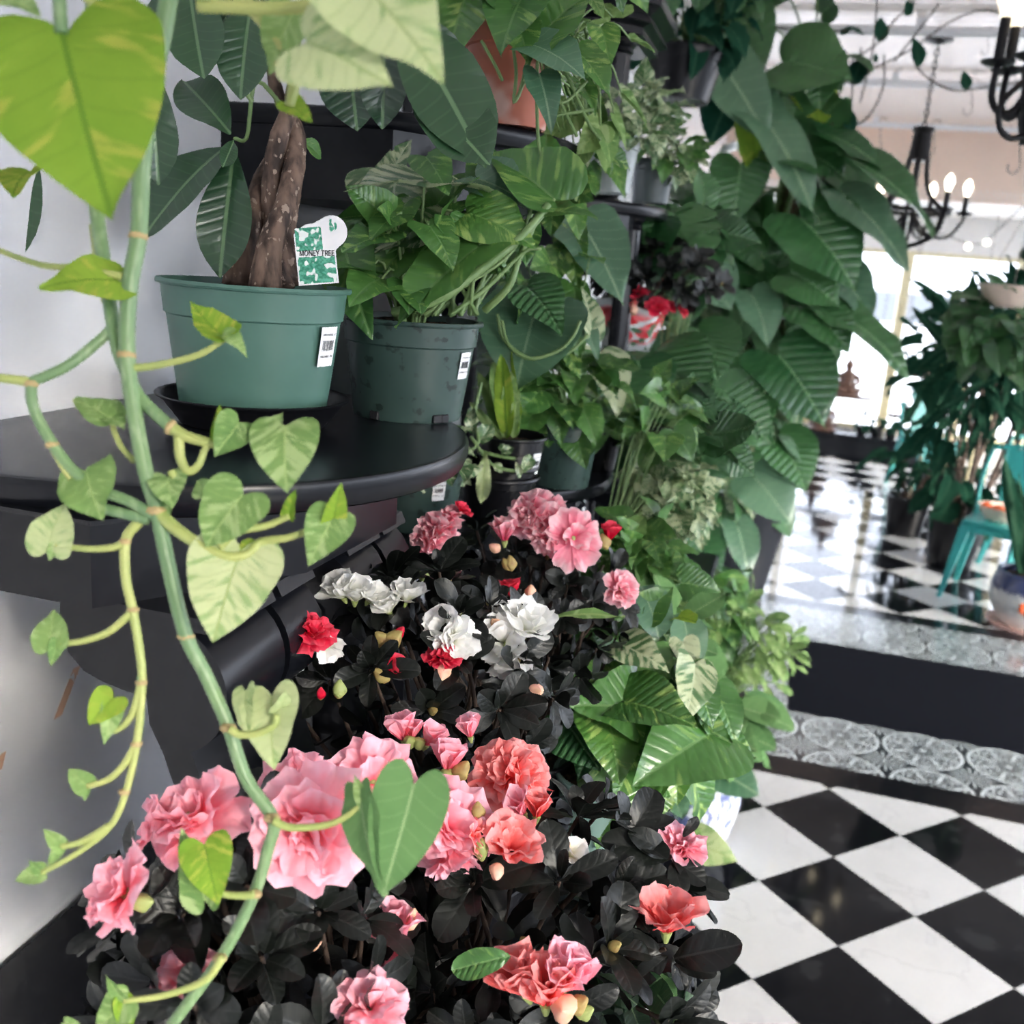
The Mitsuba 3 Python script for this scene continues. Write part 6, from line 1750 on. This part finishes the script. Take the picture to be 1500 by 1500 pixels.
k, h = potted('satin_pothos', 'dense variegated pothos trailing below the split leaf monstera', (-0.29, 2.02 - 0.15, CTOP + 0.18), 0.07, 0.055, 0.12, 'black_plastic')
cloud(k, at(978, 735, 2.0), (0.075, 0.10, 0.10), 70, 0.058, K_vari, 75, hub=h)
cloud(k, at(965, 610, 2.0), (0.07, 0.1, 0.08), 28, 0.075, K_poth, 76, hub=h)
k, h = potted('lime_pothos', 'lime green pothos beside the rose azalea on the stepped stand', (-0.26, 1.66, CTOP + 0.18), 0.065, 0.05, 0.11, 'slate_plastic')
cloud(k, at(935, 830, 1.75), (0.10, 0.1, 0.10), 60, 0.062, K_poth, 77, hub=h)
cloud(k, at(918, 815, 1.72), (0.05, 0.05, 0.05), 18, 0.045, K_lime, 78, hub=h)
cloud(k, at(955, 885, 1.72), (0.055, 0.06, 0.06), 16, 0.055, K_lime, 79, hub=h)
k, h = potted('aglaonema', 'pale green broad leaved plant just behind the golden pothos, left of the floor border', (-0.20, 1.45, CTOP), 0.075, 0.06, 0.12, 'black_plastic')
cloud(k, at(955, 945, 1.6), (0.07, 0.08, 0.07), 24, 0.08, K_broad, 80, hub=h)
cloud(k, at(905, 930, 1.5), (0.07, 0.08, 0.06), 20, 0.075, K_poth, 81, hub=h)
hero(k, [(985, 905, 1020, 912, 0.0, -0.05, 0.2, 0.9, dict(bsdf='leaf_lime')), (940, 860, 965, 935, 0.0, -0.03, 0.3, 0.3, dict(width=1.2)), (1000, 900, 1010, 980, 0, -0.03, 0.4, 0.3, dict(width=1.1)), (930, 870, 900, 930, 0, -0.03, -0.2, 0.3, dict(bsdf='leaf_pothos'))], BROAD, 'leaf_bluegreen', 1.5)

gpb = onz(893, 1240, CTOP)
k, h = potted('marbled_pothos', 'golden pothos with big glossy marbled leaves in a pale sage pot at the cabinet edge', (gpb[0] - 0.03, gpb[1] + 0.02, CTOP), 0.062, 0.048, 0.105, 'sage_plastic')
hero(k, [
    (946, 1040, 834, 1034, 0.0, -0.06, -0.2, 0.6, dict(width=1.05, bsdf='leaf_pothos')),
    (916, 1028, 1022, 1066, -0.03, -0.08, 0.2, 1.0, dict(width=1.05, fold=0.35, stem=[(895, 1180, 0.05), (905, 1100, 0.0)])),
    (890, 1046, 908, 1152, -0.02, -0.08, 0.1, 0.3, dict(width=1.05)),
    (1042, 1074, 926, 1152, -0.02, -0.10, 0.2, 0.7, dict(width=1.0, bsdf='leaf_pothos', bend=0.9, fold=0.3)),
    (1018, 972, 1000, 1062, 0.0, -0.05, 0.4, 0.4, dict(width=0.8, bsdf='leaf_variegated')),
    (1010, 985, 1045, 1072, 0.0, -0.03, 0.5, 0.2, dict(width=0.9)),
    (1048, 1012, 1078, 1100, 0.05, 0.02, 0.4, 0.2, dict(width=0.8, bsdf='leaf_pothos')),
    (825, 1050, 880, 1130, 0.0, -0.05, -0.2, 0.3, dict(width=1.1, bsdf='leaf_philo')),
    (912, 945, 980, 985, 0.0, -0.04, 0.0, 0.8, dict(width=0.9, bsdf='leaf_variegated')),
    (985, 965, 925, 1010, 0.02, 0.0, 0.0, 0.9, dict(width=0.9, bsdf='leaf_pothos')),
    (870, 985, 820, 1000, 0.0, -0.02, -0.2, 0.9, dict(width=0.8)),
    (1000, 940, 1012, 990, 0.04, 0.02, 0.2, 0.4, dict(width=1.0, bsdf='leaf_variegated')),
    (880, 1060, 845, 1145, 0.02, 0.0, -0.2, 0.2, dict(width=0.8, bsdf='leaf_philo')),
    (960, 1010, 985, 1080, 0.03, 0.02, 0.1, 0.2, dict(width=1.0, bsdf='leaf_philo')),
], HEART, 'leaf_golden', 1.36, fold=0.22, bend=0.5, n=16, m=6)
cloud(k, at(935, 1060, 1.42), (0.11, 0.10, 0.09), 30, 0.085, K_gold, 82, hub=h)
for x, y in ((905, 1140), (910, 1120), (895, 1100)):
    petiole(k, [h, at(x, y, 1.35), at(x + 20, y - 80, 1.37)], 0.003, 0.002)

fl = onz(1030, 1262, 0.0)
k = thing('porcelain_planter', 'blue and white porcelain pot of pale leaved plants on the floor by the checker tiles', 'potted plant')


def porcelain(p, n, uv):
    a = dr.atan2(p.y - float(fl[1]), p.x - float(fl[0]))
    s = fbm(a * 5, p.z * 30, 1.0, 3)
    band = smoothstep(0.262, 0.268, p.z) * smoothstep(0.305, 0.30, p.z)
    motif = smoothstep(0.52, 0.60, s) * smoothstep(0.03, 0.06, p.z) * smoothstep(0.25, 0.23, p.z)
    return mix((0.62, 0.66, 0.72), (0.05, 0.08, 0.28), dr.clip(band + motif * 0.85, 0, 1))


bs('porcelain', two(pri(proc(porcelain), 0.15, specular=0.6)))
FP = np.array([fl[0] - 0.03, fl[1] + 0.07, 0])
prof = [(0, 0), (0.075, 0), (0.08, 0.01), (0.075, 0.02), (0.095, 0.08), (0.112, 0.17), (0.108, 0.25), (0.112, 0.29), (0.122, 0.315), (0.118, 0.318), (0.104, 0.30), (0.10, 0.27), (0, 0.27)]
part(k, 'pot', lathe(prof, 48, FP), 'porcelain', smooth=35)
part(k, 'soil', lathe([(0.10, 0), (0.05, 0.006), (0.001, 0.008)], 24, FP + [0, 0, 0.276]), 'soil')
h = FP + [0, 0, 0.28]
DF = float((h - CAM) @ CF)
hero(k, [(1005, 1112, 1112, 1165, -0.1, -0.2, 0.2, 1.0, dict(width=0.95, bsdf='leaf_bluegreen')), (985, 1120, 1000, 1172, -0.2, -0.25, 0.1, 0.4, dict(width=1.3, bsdf='leaf_bluegreen')), (960, 1120, 945, 1215, -0.25, -0.3, -0.1, 0.2, dict(width=1.1, bsdf='leaf_lime')), (1030, 1075, 1078, 1125, 0, -0.1, 0.3, 0.5, dict(bsdf='leaf_bluegreen')),
          (1000, 1150, 1030, 1180, -0.2, -0.2, 0.2, 0.4, dict(bsdf='leaf_lime')), (1012, 1232, 1080, 1262, -0.3, -0.35, 0.3, 0.3, dict(outline=HEART_WIDE, width=0.75, bsdf='leaf_pale')), (1000, 1230, 1030, 1215, -0.3, -0.3, 0, 0.6, dict(outline=HEART, bsdf='leaf_vine')), (975, 1150, 1000, 1200, -0.2, -0.3, 0.2, 0.3, dict(bsdf='leaf_bluegreen'))], BROAD, 'leaf_bluegreen', DF, fold=0.2, bend=0.5)
cloud(k, h + [-0.05, -0.05, 0.16], (0.17, 0.15, 0.12), 34, 0.14, K_broad, 83, hub=h)

bp = onz(1086, 1190, 0.0)
k = thing('black_planter', 'tall square black planter of ferny foliage where the patterned border begins', 'potted plant')
x1, y0 = bp[0], bp[1]
part(k, 'planter', cat([rbx(x1 - 0.26, x1, y0, y0 + 0.26, 0, 0.30, 0.006), rbx(x1 - 0.265, x1 + 0.005, y0 - 0.005, y0 + 0.265, 0.285, 0.31, 0.004)]), 'black_plastic', smooth=False)
h = np.array([x1 - 0.13, y0 + 0.13, 0.31])
part(k, 'soil', lathe([(0.11, 0.001), (0.06, 0.01), (0.001, 0.012)], 20, h), 'soil')
cloud(k, h + [0.04, 0, 0.20], (0.20, 0.18, 0.18), 110, 0.09, K_fern, 84, hub=h, r=0.003)
cloud(k, h + [-0.08, 0, 0.30], (0.14, 0.14, 0.16), 30, 0.12, K_poth, 85, hub=h)
sp = at(1066, 960, DF + 0.5)
bs('spike_orange', two(pri((0.45, 0.20, 0.03), 0.5)))
part(k, 'dry_spike', tube([h, sp + [0, 0, -0.1], sp + [0, 0, 0.03]], [0.012, 0.02, 0.008], 8, 14), 'spike_orange', smooth=True)

# ------------------------------------------------------------------ tall climbing philodendron on its pole
cp = onz(1082, 886, 0.0)
CPX, CPY = cp[0] - 0.02, cp[1] + 0.20
tall = simple_pot('climbing_philodendron', (CPX, CPY, 0), 0.22, 0.13, 0.52, 'slate_black', 'very tall climbing philodendron with big green leaves on a pole in a dark pot', 'potted plant')
bs('slate_black', two(pri((0.016, 0.018, 0.024), 0.45)))
DC = float((np.array([CPX, CPY, 1.6]) - CAM) @ CF)
part(tall, 'moss_pole', tube([(CPX, CPY, 0.4), (CPX - 0.01, CPY, 1.6), (CPX, CPY, 2.85)], 0.055, 12, 30), 'moss', smooth=True)
for q in range(5):
    a0 = q * 1.3
    part(tall, 'climbing_stem', tube([(CPX + 0.075 * math.cos(a0 + z * 2.2), CPY + 0.075 * math.sin(a0 + z * 2.2), z) for z in np.linspace(0.45, 2.6 - 0.1 * q, 26)], 0.014, 7, 50), 'green_stem', smooth=True)
hero(tall, [
    (1148, 92, 1248, 118, -0.5, -0.6, 0.0, 0.4, dict(width=1.30, outline=HEART_WIDE, n=22, m=6, bend=0.5)),
    (1055, 28, 1108, 130, -0.4, -0.5, -0.2, 0.3, dict(width=0.95, n=18)),
    (1050, 85, 1130, 215, -0.5, -0.6, -0.3, 0.3, dict(width=0.5, bsdf='leaf_bluegreen')),
    (1100, 150, 1196, 328, -0.55, -0.6, 0.2, 0.2, dict(width=0.36, bsdf='leaf_bluegreen')),
    (1160, 110, 1140, 202, -0.4, -0.4, 0.1, 0.1, dict(width=0.5)),
    (1180, 128, 1200, 192, -0.35, -0.4, 0.2, 0.2, dict(bsdf='leaf_lime', width=1.0)),
    (1100, 185, 1105, 268, -0.5, -0.5, 0.1, 0.2, dict(bsdf='leaf_lime', width=0.6)),
    (1150, 215, 1240, 262, -0.5, -0.6, 0.0, 0.7, dict(width=1.1, bsdf='leaf_philo')),
    (1232, 225, 1368, 346, -0.6, -0.75, 0.3, 0.9, dict(width=0.42, n=18, m=5, fold=0.3)),
    (1205, 195, 1305, 262, -0.55, -0.65, 0.1, 0.8, dict(width=0.40)),
    (1238, 290, 1330, 398, -0.55, -0.65, 0.2, 0.4, dict(width=0.50, bsdf='leaf_bluegreen', n=18)),
    (1172, 318, 1252, 426, -0.55, -0.6, 0.1, 0.3, dict(width=0.95, n=18)),
    (1225, 395, 1275, 476, -0.4, -0.5, 0.2, 0.3, dict(width=0.7, bsdf='leaf_bluegreen')),
    (1160, 400, 1230, 450, -0.5, -0.55, 0.1, 0.4, dict(width=1.1)),
    (1215, 450, 1335, 560, -0.5, -0.6, 0.3, 0.6, dict(width=0.42, bsdf='leaf_philo')),
    (1180, 450, 1245, 520, -0.5, -0.6, 0.2, 0.4, dict(width=0.9)),
    (1140, 520, 1208, 628, -0.55, -0.65, 0.2, 0.2, dict(width=0.95, n=18)),
    (1045, 590, 1130, 650, -0.6, -0.65, 0.0, 0.3, dict(width=1.1, n=18)),
    (1160, 640, 1190, 690, -0.5, -0.55, 0.3, 0.4, dict(width=0.8, bsdf='leaf_bluegreen')),
    (1140, 640, 1180, 722, -0.5, -0.6, 0.2, 0.3, dict(width=0.9)),
    (1105, 700, 1160, 770, -0.55, -0.6, 0.1, 0.2, dict(width=0.9, bsdf='leaf_bluegreen')),
    (1015, 780, 1045, 860, -0.6, -0.65, 0.0, 0.2, dict(width=0.85)),
    (1040, 850, 1060, 930, -0.6, -0.65, 0.1, 0.2, dict(width=0.8)),
    (1080, 770, 1095, 850, -0.6, -0.65, 0.2, 0.2, dict(width=0.6, bsdf='leaf_bluegreen')),
    (1085, 240, 1075, 330, -0.5, -0.55, -0.2, 0.2, dict(width=0.8)),
    (1030, 400, 1070, 455, -0.5, -0.6, 0.0, 0.3, dict(width=1.0, bsdf='leaf_bluegreen')),
    (1100, 430, 1125, 510, -0.5, -0.6, 0.2, 0.2, dict(width=0.7, bsdf='leaf_bluegreen')),
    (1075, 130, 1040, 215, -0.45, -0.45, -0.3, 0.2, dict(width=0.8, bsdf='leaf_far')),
], HEART_WIDE, 'leaf_philo', DC, fold=0.2, bend=0.6, n=14, m=4)
for z0, z1, rr, num, seed, sz in ((2.45, 3.0, 0.28, 11, 90, 0.24), (1.85, 2.5, 0.30, 26, 91, 0.26), (1.25, 1.9, 0.32, 38, 92, 0.27), (0.75, 1.3, 0.30, 36, 93, 0.25), (0.35, 0.8, 0.24, 20, 94, 0.20)):
    cloud(tall, (CPX - (0.06 if z0 > 1 else 0.14), CPY - 0.02, (z0 + z1) / 2), (rr, rr, (z1 - z0) / 2 + 0.05), num, sz, K_philo, seed, droop=0.9, up=0.25, front=0.6, hub=(CPX, CPY, (z0 + z1) / 2 - 0.08), r=0.006, shell=0.6)
cloud(tall, (CPX - 0.42, CPY - 0.1, 1.4), (0.28, 0.3, 0.9), 60, 0.24, K_philo, 95, droop=0.8, up=0.25, front=0.6, hub=(CPX, CPY, 1.4), r=0.005, stems=False)
cloud(tall, (CPX - 0.16, CPY - 0.1, 1.0), (0.26, 0.3, 0.5), 30, 0.16, K_vari, 96, droop=0.8, hub=(CPX, CPY, 1.0), stems=False)

# thin leafy vine strung along the pipes
k = thing('pipe_vine', 'thin wiry vine with small holed leaves strung along the ceiling pipes', 'hanging plant')
DL = 4.6
for pts in ([(1000, 60), (1110, 40), (1180, 45), (1245, 45)], [(1500, 40), (1448, 15), (1395, 30), (1330, 75), (1270, 105), (1230, 125), (1180, 160)], [(1340, 95), (1360, 115), (1395, 132), (1430, 130), (1500, 118)], [(1345, 0), (1310, 30), (1290, 60), (1245, 90)], [(1250, 90), (1225, 150), (1210, 240), (1200, 300)], [(1262, 70), (1250, 120), (1245, 180)], [(1285, 0), (1278, 75), (1260, 150)], [(1380, 0), (1345, 45), (1310, 90)], [(1060, 60), (1120, 100), (1170, 118), (1210, 115)], [(1295, 80), (1293, 130), (1268, 175), (1230, 190)]):
    part(k, 'stem', tube([at(x, y, DL) for x, y in pts], 0.0045, 6, 30), 'dark_bark', smooth=True)
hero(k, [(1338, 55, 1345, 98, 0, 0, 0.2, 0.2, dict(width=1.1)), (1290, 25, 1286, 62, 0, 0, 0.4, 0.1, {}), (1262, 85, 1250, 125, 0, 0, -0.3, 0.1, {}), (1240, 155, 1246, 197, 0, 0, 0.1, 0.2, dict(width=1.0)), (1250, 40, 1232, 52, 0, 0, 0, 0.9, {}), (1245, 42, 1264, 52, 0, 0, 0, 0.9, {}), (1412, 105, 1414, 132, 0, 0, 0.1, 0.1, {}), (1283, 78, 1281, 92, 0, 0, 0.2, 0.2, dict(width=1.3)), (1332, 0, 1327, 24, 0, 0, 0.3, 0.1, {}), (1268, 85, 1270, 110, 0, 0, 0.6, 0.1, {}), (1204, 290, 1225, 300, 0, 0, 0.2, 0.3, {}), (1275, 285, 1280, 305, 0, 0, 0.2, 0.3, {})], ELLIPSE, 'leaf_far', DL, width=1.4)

# ------------------------------------------------------------------ the far right: dark foliage, planters
bs('glaze', two(pri(proc(lambda p, n, uv: mix(mix((0.50, 0.49, 0.46), (0.36, 0.37, 0.38), fbm(p.x * 30, p.y * 30, p.z * 30, 3)), (0.035, 0.045, 0.11), smoothstep(0.205, 0.235, p.z + 0.02 * noise(p.x * 60, p.y * 60, 0)))), 0.2, specular=0.6)))
gq = onz(1482, 926, 0.0)
k = thing('saucer', 'terracotta saucer under the glazed pot at the right edge', 'saucer')
part(k, 'dish', lathe([(0, 0), (0.15, 0), (0.175, 0.03), (0.165, 0.03), (0.15, 0.012), (0, 0.012)], 40, (gq[0] + 0.06, gq[1] + 0.12, 0.0005)), 'terracotta', smooth=35)
gb = np.array([gq[0] + 0.06, gq[1] + 0.12, 0.0135])
k = simple_pot('snake_plant', gb, 0.155, 0.10, 0.29, 'glaze', 'snake plant in a blue rimmed glazed pot with an orange flower at the right edge', 'potted plant', belly=0.05)
tow = unit(np.append((CAM - gb)[:2], 0))
side = np.array([-tow[1], tow[0], 0])
pts = [gb + tow * 0.182 - side * 0.0 + [0, 0, 0.13]]
for i in range(5):
    a = i * 2 * PI / 5
    part(k, 'flower_motif', blob(gb + tow * 0.176 + side * (0.012 + 0.022 * math.cos(a)) + np.array([0, 0, 0.135 + 0.022 * math.sin(a)]), (0.016, 0.016, 0.016), i, 0.1, 2), 'orange_paint', smooth=True)
rs = np.random.default_rng(77)
for i in range(16):
    a, tl = rs.uniform(0, 6.28), rs.uniform(0.35, 0.75)
    d = np.array([math.cos(a), math.sin(a), 0])
    b = gb + d * 0.05 + [0, 0, 0.25]
    leaf(k, b, b + d * tl * 0.4 + [0, 0, tl], -tow + d, STRAP, 'leaf_far', name='blade', width=0.5, bend=-0.3, fold=0.3, n=9, m=2)


def far_plant(label, base, h, pot_h, spread, n, seed, name='dracaena', strap=True, r=0.17, size=0.34, K2=None):
    k = simple_pot(name, base, r, r * 0.78, pot_h, 'black_plastic', label, 'potted plant')
    b = np.asarray(base, float) + [0, 0, pot_h * 0.86]
    rs = np.random.default_rng(seed)
    for i in range(4):
        t = b + [rs.normal(0, spread * 0.4), rs.normal(0, spread * 0.4), h * rs.uniform(0.55, 0.9)]
        part(k, 'trunk', tube([b + rs.normal(0, 0.03, 3) * [1, 1, 0], (b + t) / 2 + rs.normal(0, 0.04, 3), t], [0.018, 0.014, 0.010], 7, 12), 'bark', smooth=True)
        cloud(k, t, (spread * 0.75, spread * 0.75, h * 0.24), n // 4, size, K_strapf if strap else K_far, seed * 10 + i, droop=0.35, up=0.5, hub=t, stems=not strap, r=0.004)
    part(k, 'stake', tube([b, b + [0.03, 0.0, h * 0.8]], 0.012, 8), 'cream_paint', smooth=True)
    if K2:
        cloud(k, b + [0, 0, h * 0.45], (spread, spread, h * 0.45), n // 3, size * 0.6, K2, seed * 10 + 9, hub=b, stems=False)
    return k


far_plant('tall dark leafy plant in a black pot left of the turquoise bowl chair', (1.17, 6.55, 0), 1.40, 0.30, 0.34, 130, 101, K2=K_far, size=0.32)
far_plant('dense dark green plant behind the bowl chair, its crown against the far window', (1.42, 7.3, 0), 1.55, 0.32, 0.40, 130, 102, name='schefflera', strap=False, size=0.20, K2=K_far)
far_plant('bushy green plant at the right edge above the chairs', (2.25, 7.1, 0), 1.50, 0.32, 0.42, 130, 103, name='leafy_plant', strap=False, size=0.24, K2=K_philo)
far_plant('low dark plant in a black pot at the foot of the tall leafy one', (0.96, 7.25, 0), 0.42, 0.28, 0.26, 60, 104, name='low_plant', strap=True, size=0.26, r=0.15)
far_plant('dark arching plant beside the far turquoise chair near the windows', (1.35, 8.5, 0), 1.15, 0.3, 0.35, 80, 105, name='arching_plant', size=0.34)
rs = np.random.default_rng(8)
for n_, (x0, x1, y, z) in enumerate(((1.08, 1.88, 10.0, 0.52), (1.12, 1.62, 10.25, 0.90), (0.75, 1.45, 10.42, 0.24))):
    for j in range(5):
        x = x0 + (x1 - x0) * (j + 0.5) / 5
        where = ('on the lower window shelf', 'on the upper window shelf', 'on the low far bench')[n_]
        k = simple_pot('window_plant', (x, y, z), 0.055, 0.042, 0.09, 'black_plastic', f'tiny dark potted plant {where}, {("leftmost", "second from left", "middle one", "second from right", "rightmost")[j]} of five', 'potted plant', seg=18)
        labels[k]['group'] = f'tiny plants {where}'
        cloud(k, (x, y, z + 0.13), (0.075, 0.06, 0.07), 14, 0.085, K_far, 300 + n_ * 10 + j, hub=(x, y, z + 0.08), stems=False)

k = thing('hanging_bowl', 'peach coloured bowl of trailing foliage hanging at the right edge by the far windows', 'hanging plant')
hb = at(1480, 452, 5.0)
part(k, 'bowl', lathe([(0, 0), (0.07, 0.0), (0.14, 0.05), (0.17, 0.11), (0.175, 0.115), (0.165, 0.115), (0.13, 0.06), (0, 0.02)], 32, hb), 'peach_paint', smooth=35)
for a in (0.3, 2.4, 4.5):
    part(k, 'hanger_wire', tube([hb + [0.17 * math.cos(a), 0.17 * math.sin(a), 0.112], hb + [0, 0, 0.5], [hb[0], hb[1], CEIL - 0.012]], 0.002, 6), 'hook_metal')
cloud(k, hb + [0, 0, -0.10], (0.26, 0.22, 0.20), 60, 0.17, K_philo, 401, droop=0.9, hub=hb + [0, 0, 0.10], stems=False)
